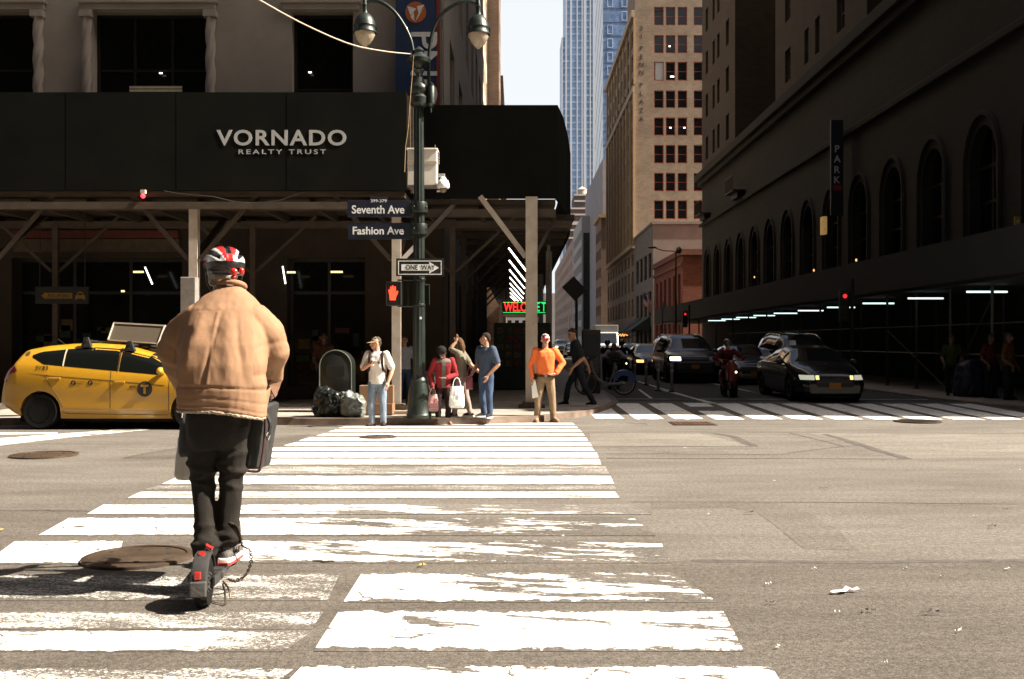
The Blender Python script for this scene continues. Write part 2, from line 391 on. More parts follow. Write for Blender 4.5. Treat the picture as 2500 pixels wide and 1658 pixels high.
# the crossing over the side street: bars that run away from the camera
it2 = []
for k in range(12):
    xa = 1.66 + .83 * k; xb = xa + .6
    ya, yb = 20.75 - .025 * k, 25.2 - .02 * k
    if k == 3: it2 += [([(xa, ya), (xb, ya), (xb, 22.9), (xa, 22.9)], OK_, OK_), ([(xa + .02, 23.9), (xb, 23.9), (xb, yb), (xa + .02, yb)], OK_, OK_)]; continue
    it2.append(([(xa, ya), (xb, ya), (xb - .05, yb), (xa - .05, yb)], (.22, .1, 0), (.25, .1, 0)))
bars('crosswalk_paint', it2, PAINT_F)
lane = [([gnd(0, 1094), gnd(0, 1064), gnd(360, 1046), gnd(230, 1052)], (.4, .2, .1), (.5, .3, .2))]
lane = [([gnd(-80, 1099), gnd(150, 1071), gnd(150, 1059), gnd(-80, 1076)], (.35, .2, .05), (.4, .2, .05)),
        ([gnd(150, 1071), gnd(365, 1050), gnd(365, 1044), gnd(150, 1059)], (.4, .2, .05), (.6, .3, .2)),
        ([gnd(-40, 1062), gnd(140, 1060), gnd(140, 1056), gnd(-40, 1057)], (.3, .5, 0), (.3, .5, 0))]
for a, b in (((1552, 930), (1700, 974)), ((1600, 948), (1735, 986)), ((1560, 951), (1590, 973)), ((1700, 974), (1770, 992))):
    p, q = Vector(gnd(*a)), Vector(gnd(*b)); d = (q - p).normalized(); n = Vector((-d.y, d.x)) * .05
    lane.append(([p - n, q - n, q + n, p + n], (.35, .45, .1), (.35, .45, .1)))
lane += [([(2.7, 26.6), (10.9, 26.35), (10.9, 26.47), (2.7, 26.72)], (.4, .55, .1), (.4, .5, .1)),
         ([(7.15, 29), (7.25, 29), (7.25, 60), (7.15, 60)], (.35, .5, .1), (.35, .5, .1))]
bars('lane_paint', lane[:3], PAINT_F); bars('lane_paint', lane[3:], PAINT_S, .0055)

# pavements
CONC = M('pavement_concrete', (.26, .225, .19), .85, var=.22, vscale=1.4, bump=.25, bscale=120)
KERB = M('kerb_stone', (.17, .12, .09), .8, var=.3, vscale=2.2, bump=.3, bscale=40)
def arc(cx, cy, r, a0, a1, n=10): return [(cx + r * math.cos(R(a0 + (a1 - a0) * i / n)), cy + r * math.sin(R(a0 + (a1 - a0) * i / n))) for i in range(n + 1)]
def pavement(edge, back, z=0.0):
    m = MB(); m.prism(edge + back, -.4, z, 'xy'); m.build('pavement', CONC, kind='structure')
    k = MB(); n = len(edge); outer = []; 
    P = [Vector((*e, 0)) for e in edge]
    for i, p in enumerate(P):
        d = (P[min(i + 1, n - 1)] - P[max(i - 1, 0)]).normalized(); outer.append(p + Vector((d.y, -d.x, 0)) * .16)
    for i in range(n - 1):
        a, b, c, d = outer[i], outer[i + 1], P[i + 1], P[i]
        zz = [min(z, z) + .006] * 4
        k.add([(a.x, a.y, -.35), (b.x, b.y, -.35), (c.x, c.y, -.35), (d.x, d.y, -.35), (a.x, a.y, z + .004), (b.x, b.y, z + .004), (c.x, c.y, z + .004), (d.x, d.y, z + .004)],
              [(4, 5, 6, 7), (0, 1, 5, 4), (0, 3, 2, 1)])
    k.build('kerb', KERB, kind='structure')
ne_edge = [(-120, 19.72), (-30, 19.7), (-10, 19.68), (-4, 19.66), (-1.9, 19.68)] + [(-.6, 19.85), (.3, 20.3), (1.0, 21.1), (1.6, 22.2), (2.1, 23.6), (2.4, 25.2), (2.5, 27)] + [(2.5, 60), (2.5, 420)]
pavement(ne_edge, [(-2.6, 420), (-2.6, 60), (-2.6, 26.4), (-120, 26.4)])
pavement([(11.35, 420), (11.3, 60), (11.3, 27), (11.6, 24), (12.6, 21.5), (14.5, 20), (18, 19.7), (120, 19.7)], [(120, 27), (17, 27), (17, 420)])
# ------------------------------------------------------------------ buildings
GLASS = M('window_glass', (.012, .014, .014), .07, var=.3, vscale=.6, spec=.35)
GLASS_D = M('dark_shop_glass', (.006, .0065, .006), .12, var=.3, vscale=.5, spec=.15)
GLASS_B = M('pale_window_glass', (.10, .13, .16), .12, var=.25, vscale=.4, spec=.5)
STONE = M('grey_limestone', (.36, .315, .272), .85, var=.07, vscale=1.1, bump=.12, bscale=70)
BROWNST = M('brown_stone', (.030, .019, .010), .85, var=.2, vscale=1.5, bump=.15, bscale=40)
TAN = M('tan_brick', (.36, .25, .145), .9, var=.13, vscale=.5, bump=.1, bscale=20)
HOTEL = M('shade_tan_brick', (.17, .125, .075), .92, var=.22, vscale=.35, bump=.1, bscale=20)
REDFR = M('red_window_paint', (.30, .055, .03), .6, var=.1)
DARKFR = M('dark_bronze_frame', (.02, .018, .014), .5, metal=.3, var=.1)
LAMPW = M('lit_ceiling_lamp', (.9, .9, .8), .5, var=0, emit=(1, .95, .8), estr=1.4)

def brick(name, c1, c2, mortar, sc=1.0):
    m = bpy.data.materials.new(name); m.use_nodes = True; nt = m.node_tree; b = nt.nodes['Principled BSDF']; L = nt.links.new
    geo = nt.nodes.new('ShaderNodeNewGeometry'); sp = nt.nodes.new('ShaderNodeSeparateXYZ'); L(geo.outputs['Position'], sp.inputs[0])
    ad = nt.nodes.new('ShaderNodeMath'); ad.operation = 'ADD'; L(sp.outputs[0], ad.inputs[0]); L(sp.outputs[1], ad.inputs[1])
    cb = nt.nodes.new('ShaderNodeCombineXYZ'); L(ad.outputs[0], cb.inputs[0]); L(sp.outputs[2], cb.inputs[1])
    t = nt.nodes.new('ShaderNodeTexBrick'); t.inputs['Scale'].default_value = sc; t.inputs['Brick Width'].default_value = .42; t.inputs['Row Height'].default_value = .15
    t.inputs['Mortar Size'].default_value = .012; t.inputs['Color1'].default_value = (*c1, 1); t.inputs['Color2'].default_value = (*c2, 1); t.inputs['Mortar'].default_value = (*mortar, 1)
    L(cb.outputs[0], t.inputs['Vector'])
    n = nt.nodes.new('ShaderNodeTexNoise'); n.inputs['Scale'].default_value = .35; n.inputs['Detail'].default_value = 7; n.inputs['Roughness'].default_value = .7; L(geo.outputs['Position'], n.inputs['Vector'])
    r = nt.nodes.new('ShaderNodeValToRGB'); r.color_ramp.elements[0].position = .3; r.color_ramp.elements[0].color = (.66, .64, .62, 1); r.color_ramp.elements[1].position = .7; r.color_ramp.elements[1].color = (1.15, 1.15, 1.15, 1)
    L(n.outputs[0], r.inputs[0]); mx = nt.nodes.new('ShaderNodeMix'); mx.data_type = 'RGBA'; mx.blend_type = 'MULTIPLY'; mx.inputs[0].default_value = 1
    L(t.outputs[0], mx.inputs[6]); L(r.outputs[0], mx.inputs[7]); L(mx.outputs[2], b.inputs['Base Color']); b.inputs['Roughness'].default_value = .9
    return m
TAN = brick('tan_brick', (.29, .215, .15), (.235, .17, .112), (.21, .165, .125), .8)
HOTEL = brick('shade_tan_brick', (.050, .036, .021), (.040, .028, .016), (.034, .027, .019), .8)  # hotel brick colour lowered to deepen the shade on it
RED = brick('red_brick', (.20, .05, .02), (.15, .034, .015), (.13, .08, .055))

def facade(mb, o, th, W, H, cols, rows, depth=.25, m=0):
    o = Vector(o); u = Vector((math.cos(th), math.sin(th), 0)); n = Vector((math.sin(th), -math.cos(th), 0))
    us = sorted({0, W, *[c for p in cols for c in p]}); zs = sorted({0, H, *[c for p in rows for c in p]})
    P = lambda a, z, d=0: tuple(o + u * a + Vector((0, 0, z)) - n * d)
    out = []
    for i in range(len(us) - 1):
        for j in range(len(zs) - 1):
            a, b, c, d = us[i], us[i + 1], zs[j], zs[j + 1]
            if (a, b) in cols and (c, d) in rows:
                mb.quad(P(a, c), P(a, c, depth), P(a, d, depth), P(a, d), m); mb.quad(P(b, c), P(b, d), P(b, d, depth), P(b, c, depth), m)
                mb.quad(P(a, c), P(b, c), P(b, c, depth), P(a, c, depth), m); mb.quad(P(a, d), P(a, d, depth), P(b, d, depth), P(b, d), m)
                mb.quad(P(a, c, depth + .05), P(b, c, depth + .05), P(b, d, depth + .05), P(a, d, depth + .05), m)
                out.append((o + u * (a + b) / 2 + Vector((0, 0, c)) - n * depth, b - a, d - c))
            else: mb.quad(P(a, c), P(b, c), P(b, d), P(a, d), m)
    return out
WCACHE = {}
def window(parent, p, th, w, h, fr, pane, style='sash', fw=.07, sill=None, plain=False, lamp=None):
    key = (round(w, 2), round(h, 2), fr.name, pane.name, style, fw, sill.name if sill else None, plain)
    if key not in WCACHE:
        f = MB(); d = .08
        f.box(-w / 2, -w / 2 + fw, -d, 0, 0, h); f.box(w / 2 - fw, w / 2, -d, 0, 0, h); f.box(-w / 2 + fw, w / 2 - fw, -d, 0, 0, fw); f.box(-w / 2 + fw, w / 2 - fw, -d, 0, h - fw, h)
        if style == 'sash': f.box(-w / 2 + fw, w / 2 - fw, -d * .8, 0, h * .5 - .03, h * .5 + .03)
        if style == 'grid':
            for k in (1, 2): f.box(-w / 2 + w * k / 3 - .03, -w / 2 + w * k / 3 + .03, -d * .8, 0, fw, h - fw)
            f.box(-w / 2 + fw, w / 2 - fw, -d * .78, 0, h * .62, h * .62 + .06)
        if style == 'bars':
            k = max(2, round(w / 1.6))
            for i in range(1, k): f.box(-w / 2 + w * i / k - .04, -w / 2 + w * i / k + .04, -d * .8, 0, fw, h - fw)
            f.box(-w / 2 + fw, w / 2 - fw, -d * .78, 0, h * .72, h * .72 + .08)
        if sill: f.box(-w / 2 - .02, w / 2 + .02, -.16, -d, 0, .14, 1)
        g = MB(); g.box(-w / 2 + fw, w / 2 - fw, -.03, -.01, fw, h - fw)
        if plain: f.box(-w / 2 + fw, w / 2 - fw, -.03, -.01, fw, h - fw, 2)
        WCACHE[key] = (f.mesh('window', [fr, sill or fr, pane]), g.mesh('pane', pane))
    fm, gm = WCACHE[key]
    o = Vector(p) - parent.location
    wo = put('window', fm, parent, loc=o, rot=(0, 0, th))
    if not plain: put('pane', gm, wo)
    return wo
def lamp_spot(parent, p, s=(.08, .08, .05), m=None):
    mb = MB(); mb.ball(p, s, 8, 6); return mb.build('ceiling_lamp', m or LAMPW, parent, world=True, smooth=60)

# ---- the corner building on the left: limestone above, brown stone shops below
CB = thing('corner_building', 'grey limestone corner building with twisted columns beside its windows, behind the black sign hoarding', 'building', (-30, 26, 0))
w = MB(); TH_S, TH_W, TH_E = 0.0, R(-90), R(90)
X0 = -60
ucols = [(X0 * -1 + a, X0 * -1 + b) for a, b in ((-26, -23), (-21.5, -18.3), (-16.2, -12.56), (-11.08, -8.1), (-5.88, -4.28))]
h1 = facade(w, (X0, 26, 5.6), TH_S, 58.1, 56.4, ucols, [(.6, 4.52), (6.4, 9.4), (11, 14)], .35)
scol = [(a, a + 2.2) for a in (2.2, 6.6, 11.0, 15.4, 19.8, 24.2)]
h2 = facade(w, (-1.9, 26, 5.6), TH_E, 30, 56.4, scol, [(.6, 4.5), (6.4, 9.4), (11, 14), (16, 19)], .35)
w.quad((X0, 26, 62), (-1.9, 26, 62), (-1.9, 56, 62), (X0, 56, 62)); w.quad((-1.9, 56, 0), (X0, 56, 0), (X0, 56, 62), (-1.9, 56, 62)); w.quad((X0, 26, 0), (X0, 56, 0), (X0, 56, 62), (X0, 26, 62))
w.build('wall', STONE, CB, world=True)
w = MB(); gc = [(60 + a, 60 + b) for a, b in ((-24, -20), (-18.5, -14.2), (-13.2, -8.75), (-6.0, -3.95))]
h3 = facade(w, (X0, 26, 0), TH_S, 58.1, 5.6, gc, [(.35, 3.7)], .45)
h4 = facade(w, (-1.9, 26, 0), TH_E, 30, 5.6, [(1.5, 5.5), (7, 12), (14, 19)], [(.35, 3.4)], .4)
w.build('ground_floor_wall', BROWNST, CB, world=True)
for p, a, b in h1: 
    wo = window(CB, p, TH_S, a, b, DARKFR, GLASS_D, 'grid' if a > 2 else 'sash', .08)
for p, a, b in h2: window(CB, p, TH_E, a, b, DARKFR, GLASS_D, 'sash', .08)
for p, a, b in h3: window(CB, p, TH_S, a, b, DARKFR, GLASS_D, 'bars', .08)
for p, a, b in h4: window(CB, p, TH_E, a, b, DARKFR, GLASS_D, 'bars', .08)
for xc in (-12.47, -11.2, -7.98):                        # rope-twist columns
    m = MB(); n = 16; r = .115; rings = []
    for k in range(90):
        z = 6.2 + 3.75 * k / 89
        rings.append([(xc + (r + .022 * math.cos(3 * t - z * 9.0)) * math.cos(t), 25.93 + (r + .022 * math.cos(3 * t - z * 9.0)) * math.sin(t), z) for t in [2 * math.pi * j / n for j in range(n)]])
    m.loft(rings); m.box(xc - .16, xc + .16, 25.78, 26.0, 9.95, 10.12); m.build('twisted_column', STONE, CB, world=True, smooth=60)
m = MB()
for a, b in ((-17, -12.3), (-11.35, -7.85), (-6.1, -4.1)):
    m.box(a, b, 25.86, 25.998, 10.14, 10.30); m.box(a - .05, b + .05, 25.80, 25.998, 10.30, 10.38)
m.box(-60, -1.9, 25.9, 25.998, 11.3, 11.5)
m.build('lintel_moulding', STONE, CB, world=True, bevel=.02)
m = MB(); BL = M('slatted_blind', (.30, .26, .17), .7, var=.1, emit=(.5, .42, .25), estr=.03)
for k in range(16): m.box(-10.2, -8.82, 26.20, 26.22, 6.9 + k * .085, 6.9 + k * .085 + .06)
m.build('blind', BL, CB, world=True)
m = MB()
for px, py in ((393, 179), (757, 177)): p = at(px, py, 26.2); m.box(p.x - .04, p.x + .04, 26.18, 26.2, p.z - .015, p.z + .015)
m.build('ceiling_lamp', LAMPW, CB, world=True)
m = MB(); AWN = M('faded_red_fascia', (.10, .016, .008), .7, var=.2)
m.box(-13.1, -8.8, 25.85, 25.99, 4.2, 4.40); m.build('shop_fascia', AWN, CB, world=True)
m = MB(); m.box(-13.1, -8.8, 25.9, 25.99, 3.85, 4.18); m.build('shop_fascia', M('dim_tan_fascia', (.07, .05, .028), .8, var=.2), CB, world=True)
m = MB()
for a, b in (((690, 650), (697, 693)), ((354, 652), (372, 694))):
    p, q = at(*a, 25.5), at(*b, 25.5); m.tube([p, q], .02, 6)
m.build('tube_lamp', M('white_tube_lamp', (.9, .9, .9), .4, var=0, emit=(.95, 1, .95), estr=.9), CB, world=True)
m = MB()
for px, py, wx in ((711, 665, 10), (822, 664, 14), (338, 664, 12), (300, 711, 4)): p = at(px, py, 25.55); m.box(p.x - wx * .011, p.x + wx * .011, 25.54, 25.56, p.z - .025, p.z + .025)
m.build('ceiling_lamp', M('warm_shop_lamp', (.9, .8, .4), .5, var=0, emit=(1, .85, .4), estr=.35), CB, world=True)
m = MB()
for z in (4.75, 5.0): m.box(-26, -2, 25.94, 25.99, z, z + .08)
m.build('string_course', BROWNST, CB, world=True)
# lit goods seen dimly through the shop windows
random.seed(3)
GOODS = [M('goods_red', (0.048, 0.007, 0.004), .7, var=.4, vscale=5), M('goods_yellow', (0.066, 0.037, 0.004), .7, var=.3, vscale=4), M('goods_green', (0.007, 0.022, 0.007), .7, var=.4, vscale=5)]
for k in range(34):
    m = MB()
    x = random.uniform(-12.9, -9.4) if k < 22 else random.uniform(-5.9, -4.1); z = random.uniform(.5, 1.8)
    m.box(x, x + random.uniform(.12, .5), 26.385, 26.41, z, z + random.uniform(.08, .35)); m.build('display_item', GOODS[random.randrange(3)], CB, world=True)

# blue bank banner on the corner
BN = thing('banner', 'tall blue bank banner with orange roundel and red edge on the limestone corner', 'banner', (-2.6, 25.6, 5))
BLUE = M('banner_blue', (.012, .035, .10), .7, var=.12, vscale=2); ORANGE = M('roundel_orange', (.45, .12, .03), .7, var=.08); WHITE = M('sign_white', (.72, .72, .72), .6, var=.05)
s = 25.6 / FPX
bx0, bx1 = at(966, 0, 25.6).x, at(1074, 0, 25.6).x
m = MB(); m.box(bx0, bx1, 25.6, 25.66, 4.8, 12.5); m.build('cloth', BLUE, BN, world=True)
m = MB(); m.box(bx1 - .09, bx1 + .0, 25.585, 25.597, 4.8, 12.5); m.build('edge_stripe', M('banner_red', (.20, .03, .015), .7, var=.1), BN, world=True)
m = MB(); m.tube([(bx1 + .05, 25.63, 4.7), (bx1 + .05, 25.63, 12.6)], .025, 8); m.build('pole', M('bright_steel', (.6, .6, .6), .3, metal=1, var=.05), BN, world=True)
c = at(1015, 30, 25.59); m = MB(); rr = .27
m.prism([(c.x + rr * math.cos(t), c.z + rr * math.sin(t)) for t in [2 * math.pi * k / 40 for k in range(40)]], 25.585, 25.597, 'xz'); m.build('roundel', ORANGE, BN, world=True)
m = MB()
for q in (((994, 15), (1016, 22), (1002, 38)), ((1018, 16), (1036, 12), (1022, 34)), ((1002, 42), (1010, 30), (1012, 53)), ((1014, 54), (1020, 37), (1034, 20))):
    m.prism([(at(a, b, 25.59).x, at(a, b, 25.59).z) for a, b in q], 25.57, 25.584, 'xz')
m.build('emblem', WHITE, BN, world=True)
p = at(1004, 165, 25.58); lettering('PNC', .66, WHITE, BN, p - BN.location, (R(90), R(90), 0), bold=.012)
p = at(1006, 330, 25.58); lettering('BANK', .5, WHITE, BN, p - BN.location, (R(90), R(90), 0))

# ---- further buildings on the left side of the street
def block(name, label, x0, x1, y0, y1, H, mat, cat='building', faces=(), roof=True, fr=DARKFR, pane=GLASS, depth=.25, style='sash', sill=None, plain=False, group=None, cap=None):
    t = thing(name, label, cat, ((x0 + x1) / 2, y0, 0), group=group); mb = MB(); done = {}
    org = {'S': ((x0, y0, 0), TH_S, x1 - x0), 'W': ((x0, y1, 0), TH_W, y1 - y0), 'E': ((x1, y0, 0), TH_E, y1 - y0), 'N': ((x1, y1, 0), R(180), x1 - x0)}
    wins = []
    for k, (o, th, W) in org.items():
        cols, rows = next(((f[1], f[2]) for f in faces if f[0] == k), ([], []))
        for p, a, b in facade(mb, o, th, W, H, cols, rows, depth): wins.append((p, th, a, b))
    mb.quad((x0, y0, H), (x1, y0, H), (x1, y1, H), (x0, y1, H))
    mb.build('wall', mat, t, world=True)
    if cap:
        c = MB(); e = cap[0]
        c.box(x0 - e, x1 + e, y0 - e, y0 - .002, H - cap[1], H + .05); c.box(x0 - e, x0 - .002, y0, y1, H - cap[1], H + .05); c.box(x1 + .002, x1 + e, y0, y1, H - cap[1], H + .05)
        c.build('cornice', cap[2], t, world=True)
    for p, th, a, b in wins: window(t, p, th, a, b, fr, pane, style, .07, sill, plain)
    return t
def reps(start, n, step, w): return [(start + k * step, start + k * step + w) for k in range(n)]
BUFF = brick('buff_brick', (.48, .37, .25), (.40, .30, .20), (.36, .29, .22)); BRN = brick('brown_brick', (.17, .11, .075), (.13, .085, .06), (.12, .09, .07))
block('loft_building', 'sunlit buff loft building rising just past the limestone corner building', -40, -2.7, 56.5, 89.5, 60, BUFF, faces=[('E', reps(1.5, 9, 3.6, 2.2), reps(8, 11, 3.6, 2.1))], plain=True)
block('loft_building', 'narrow brown brick building end wall at the left edge of the sky', -40, -1.63, 90, 99.5, 62, BRN, faces=[('E', reps(1.2, 2, 4, 2), reps(8, 13, 3.7, 2))], cap=(.5, .9, BRN), plain=True)
block('loft_building', 'lower brown block beyond, seen as a sliver beside the sky', -40, -1.95, 140, 200, 39, BRN, faces=[('E', reps(2, 14, 4, 2), reps(8, 8, 3.6, 2))], plain=True)

# ---- the hotel that keeps the right-hand side in shade
HO = thing('hotel_building', 'huge dark brick hotel with arched ground storey and light courts on the right', 'building', (28, 50, 0))
HX = 16.0; HH = 62
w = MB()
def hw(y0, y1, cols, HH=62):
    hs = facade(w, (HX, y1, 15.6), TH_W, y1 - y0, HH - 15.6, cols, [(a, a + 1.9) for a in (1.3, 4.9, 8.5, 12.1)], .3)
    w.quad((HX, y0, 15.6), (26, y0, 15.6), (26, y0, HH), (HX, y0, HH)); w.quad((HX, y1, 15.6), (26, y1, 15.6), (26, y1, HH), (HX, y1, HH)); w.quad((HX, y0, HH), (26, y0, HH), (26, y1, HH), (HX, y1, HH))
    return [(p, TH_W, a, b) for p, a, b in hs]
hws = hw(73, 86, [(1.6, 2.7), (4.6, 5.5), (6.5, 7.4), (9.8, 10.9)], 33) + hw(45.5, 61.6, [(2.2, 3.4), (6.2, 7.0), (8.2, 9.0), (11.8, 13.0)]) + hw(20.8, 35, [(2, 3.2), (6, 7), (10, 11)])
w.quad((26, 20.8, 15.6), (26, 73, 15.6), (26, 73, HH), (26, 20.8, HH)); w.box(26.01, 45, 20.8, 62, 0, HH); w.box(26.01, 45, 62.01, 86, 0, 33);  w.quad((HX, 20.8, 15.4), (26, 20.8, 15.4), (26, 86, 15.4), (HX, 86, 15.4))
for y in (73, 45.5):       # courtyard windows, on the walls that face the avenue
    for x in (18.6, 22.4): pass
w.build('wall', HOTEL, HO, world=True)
for p, th, a, b in hws: window(HO, p, th, a, b, M('pale_sash_paint', (.10, .09, .07), .6, var=.1), GLASS, 'sash', .07)
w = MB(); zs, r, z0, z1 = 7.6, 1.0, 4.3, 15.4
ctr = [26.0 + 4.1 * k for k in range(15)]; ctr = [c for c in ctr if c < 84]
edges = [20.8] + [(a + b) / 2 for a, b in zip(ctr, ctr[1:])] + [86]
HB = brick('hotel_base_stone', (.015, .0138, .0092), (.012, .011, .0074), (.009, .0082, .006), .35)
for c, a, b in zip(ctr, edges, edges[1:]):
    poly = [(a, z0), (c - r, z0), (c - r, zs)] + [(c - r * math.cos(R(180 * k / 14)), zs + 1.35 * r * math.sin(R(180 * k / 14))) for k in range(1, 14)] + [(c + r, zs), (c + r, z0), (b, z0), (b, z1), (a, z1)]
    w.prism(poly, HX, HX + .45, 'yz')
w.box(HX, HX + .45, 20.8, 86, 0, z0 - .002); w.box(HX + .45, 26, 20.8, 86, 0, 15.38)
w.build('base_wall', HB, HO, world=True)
m = MB(); m.box(HX - .6, HX - .002, 20.2, 86.5, 15.3, 15.9); m.box(HX - .35, HX - .002, 20.5, 86.3, 14.9, 15.29); m.box(HX - .22, HX - .002, 20.5, 86.3, 11.4, 11.7); m.build('cornice', HB, HO, world=True, bevel=.05)
for c in ctr:
    m = MB(); m.prism([(c - r, z0), (c - r, zs)] + [(c - r * math.cos(R(180 * k / 14)), zs + 1.35 * r * math.sin(R(180 * k / 14))) for k in range(1, 14)] + [(c + r, zs), (c + r, z0)], HX + .40, HX + .44, 'yz')
    wo = m.build('arched_window', GLASS_D, HO, world=True)
    m = MB(); m.box(HX + .36, HX + .398, c - .04, c + .04, z0, zs + 1.3); m.box(HX + .365, HX + .397, c - r, c + r, 6.3, 6.4); m.box(HX + .365, HX + .397, c - r, c + r, zs - .05, zs + .05); m.build('mullion', DARKFR, wo, world=True)
    m = MB(); m.box(HX - .14, HX - .002, c - 1.5, c + 1.5, z0 - .25, z0 - .02); m.build('sill', HB, HO, world=True)
    m = MB(); m.tube([(HX - .03, c - 1.3, z0), (HX - .03, c - 1.3, zs)] + [(HX - .03, c - 1.3 * math.cos(R(180 * k / 14)), zs + 1.75 * math.sin(R(180 * k / 14))) for k in range(1, 14)] + [(HX - .03, c + 1.3, zs), (HX - .03, c + 1.3, z0)], .11, 6)
    m.build('arch_moulding', HB, HO, world=True, smooth=50)
for y, z in ((66, 5.8), (52.8, 5.3), (46.2, 5.3)):
    m = MB(); m.ball((15.75, y, z), (.05, .05, .07), 8, 6)
    m.build('wall_lamp', M('amber_wall_lamp', (.8, .5, .2), .5, var=0, emit=(1, .55, .2), estr=.35), HO, world=True)
m = MB(); m.box(15.6, 15.8, 50.7, 51.2, 7.0, 7.9); m.build('lantern', M('dim_lantern', (.4, .25, .08), .5, var=.3, emit=(1, .6, .2), estr=.06), HO, world=True)

# fire-escape-like iron balconies hanging off the cornice
for y in (83.4, 71.0):
    m = MB(); m.box(HX - .9, HX - .003, y - 1.3, y + 1.3, 12.1, 12.2)
    for k in range(9): yy = y - 1.3 + 2.6 * k / 8; m.tube([(HX - .88, yy, 12.2), (HX - .88, yy, 13.2)], .03, 5)
    m.beam((HX - .88, y - 1.3, 13.2), (HX - .88, y + 1.3, 13.2), .06, .06); m.box(HX - .5, HX - .003, y - 1, y + 1, 11.72, 12.09)
    m.build('balcony', DARKFR, HO, world=True)

# vertical car-park sign
PK = thing('blade_sign', 'tall dark blue vertical PARK sign hanging from the hotel', 'sign', (15.5, 48, 8))
m = MB(); m.box(15.12, 15.72, 47.9, 48.1, 7.6, 12.2); m.build('panel', M('dark_blue_panel', (.008, .012, .022), .5, var=.15), PK, world=True, bevel=.03)
for ch, py in zip('PARK', (371, 396, 422, 447)):
    p = at(2044, py, 47.87); lettering(ch, .32, M('dim_white_letter', (.5, .52, .54), .6, var=.05), PK, p - PK.location, bold=.01)
m = MB(); m.box(15.2, 15.62, 47.86, 47.895, 8.78, 9.05); m.build('red_patch', M('sign_red', (.25, .02, .012), .6, var=.2), PK, world=True, bevel=.02)
YS = thing('wall_sign', 'small yellow sign with a white mark high on the dark hotel wall', 'sign', (15.6, 29.5, 5)); p = at(2485, 543, 29.5)
m = MB(); m.box(p.x - .09, p.x + .09, 29.5, 29.56, p.z - .17, p.z + .17); m.build('panel', M('sign_yellow', (.40, .30, .03), .6, var=.1), YS, world=True)
m = MB(); m.box(p.x + .09, 16, 29.52, 29.55, p.z + .1, p.z + .13); m.build('bracket', DARKFR, YS, world=True)
m = MB(); m.ball((p.x, 29.49, p.z - .07), (.04, .012, .04), 8, 6); m.prism([(p.x - .05, p.z), (p.x + .05, p.z), (p.x, p.z + .1)], 29.485, 29.498, 'xz'); m.build('mark', WHITE, YS, world=True)

# ---- past the hotel: red brick, grey block, tan tower
t = block('brick_building', 'low red brick building between the hotel and the grey block', 16, 34, 96, 116, 10.4, RED, faces=[('W', reps(1.6, 6, 3.1, 1.5), [(1.2, 3.4), (5.0, 8.2)])], cap=(.25, .5, M('brick_cornice', (.16, .06, .035), .9, var=.2)))
m = MB(); m.box(15.8, 15.998, 96, 116, 8.9, 9.2); m.build('string_course', M('brick_cornice', (.16, .06, .035)), t, world=True)
GREYB = M('grey_render', (.20, .17, .142), .9, var=.1, vscale=.6)
t = block('low_building', 'grey rendered block with a blank end wall below the tan tower', 16, 36, 117, 134.8, 15.6, GREYB, faces=[('W', reps(1.2, 4, 4.1, 2.9), [(1, 3.4), (4.6, 7.6), (9.2, 12.2)])], style='grid', cap=(.15, .25, GREYB))
TW = thing('office_tower', 'tan brick office tower with red framed windows and its name painted down the wall', 'building', (26, 135, 0))
w = MB(); Y31 = 135.0; XP = lambda px: (px - VX) * Y31 / FPX
ZP = lambda py: CAMZ - (py - VY) * Y31 / FPX
cols = [(XP(a) - 16, XP(b) - 16) for a, b in ((1597, 1620), (1625.5, 1648.5), (1654.5, 1677.5), (1693.5, 1716))]
rows = sorted([(ZP(b), ZP(a)) for a, b in ((17, 62), (86, 130), (151, 197), (221, 264), (287, 331), (354, 399), (422, 467), (489, 535))])
hs = facade(w, (16, Y31, 0), TH_S, 24, 62, cols, rows, .28)
ribs = reps(1.0, 9, 4.5, 2.6)
hs2 = facade(w, (16, 176, 0), TH_W, 41, 46.5, ribs, [(1.0, 3.6), (5, 7.4), (8.4, 11.2), (12, 13.6)] + [(15.4 + 3.35 * k, 15.4 + 3.35 * k + 2.3) for k in range(9)], .5)
w.quad((16, 135, 46.5), (20, 135, 46.5), (20, 176, 46.5), (16, 176, 46.5)); w.quad((20, 135, 46), (20, 176, 46), (20, 176, 62), (20, 135, 62)); w.quad((16, 176, 0), (40, 176, 0), (40, 176, 46), (16, 176, 46)); w.quad((20, 176, 46), (40, 176, 46), (40, 176, 62), (20, 176, 62)); w.quad((20, 135, 62), (40, 135, 62), (40, 176, 62), (20, 176, 62)); w.quad((16, 144, 46.5), (20, 144, 46.5), (20, 144, 62), (16, 144, 62)); w.quad((16, 135, 62), (20, 135, 62), (20, 144, 62), (16, 144, 62)); w.quad((16, 135, 46.5), (16, 144, 46.5), (16, 144, 62), (16, 135, 62))
w.build('wall', TAN, TW, world=True)
for p, a, b in hs: window(TW, p, TH_S, a, b, REDFR, GLASS, 'sash', .10, REDFR)
for i, (p, a, b) in enumerate(hs2):
    if i % 13 > 3 or p.y < 150: window(TW, p, TH_W, a, b, DARKFR, GLASS, 'sash', .08, plain=True)
for z, d, hgt in ((14.2, .6, .5), (35.4, .35, .9), (45.6, .5, .9)):
    m = MB(); m.box(16 - d, 15.998, 135, 176, z, z + hgt)
    m.build('belt_course', M('pale_terracotta', (.40, .30, .19), .85, var=.15), TW, world=True, bevel=.04)
m = MB()
for k in range(10):
    y = 176 - .45 - 4.5 * k
    m.box(15.72, 15.998, y - .32, y + .32, 14.75, 35.3); m.box(15.80, 15.998, y - .3, y + .3, 36.4, 45.5)
m.build('pilaster', M('warm_pilaster_brick', (.40, .27, .14), .85, var=.12), TW, world=True)
LET = M('faded_wall_lettering', (.045, .034, .024), .9, var=.2)
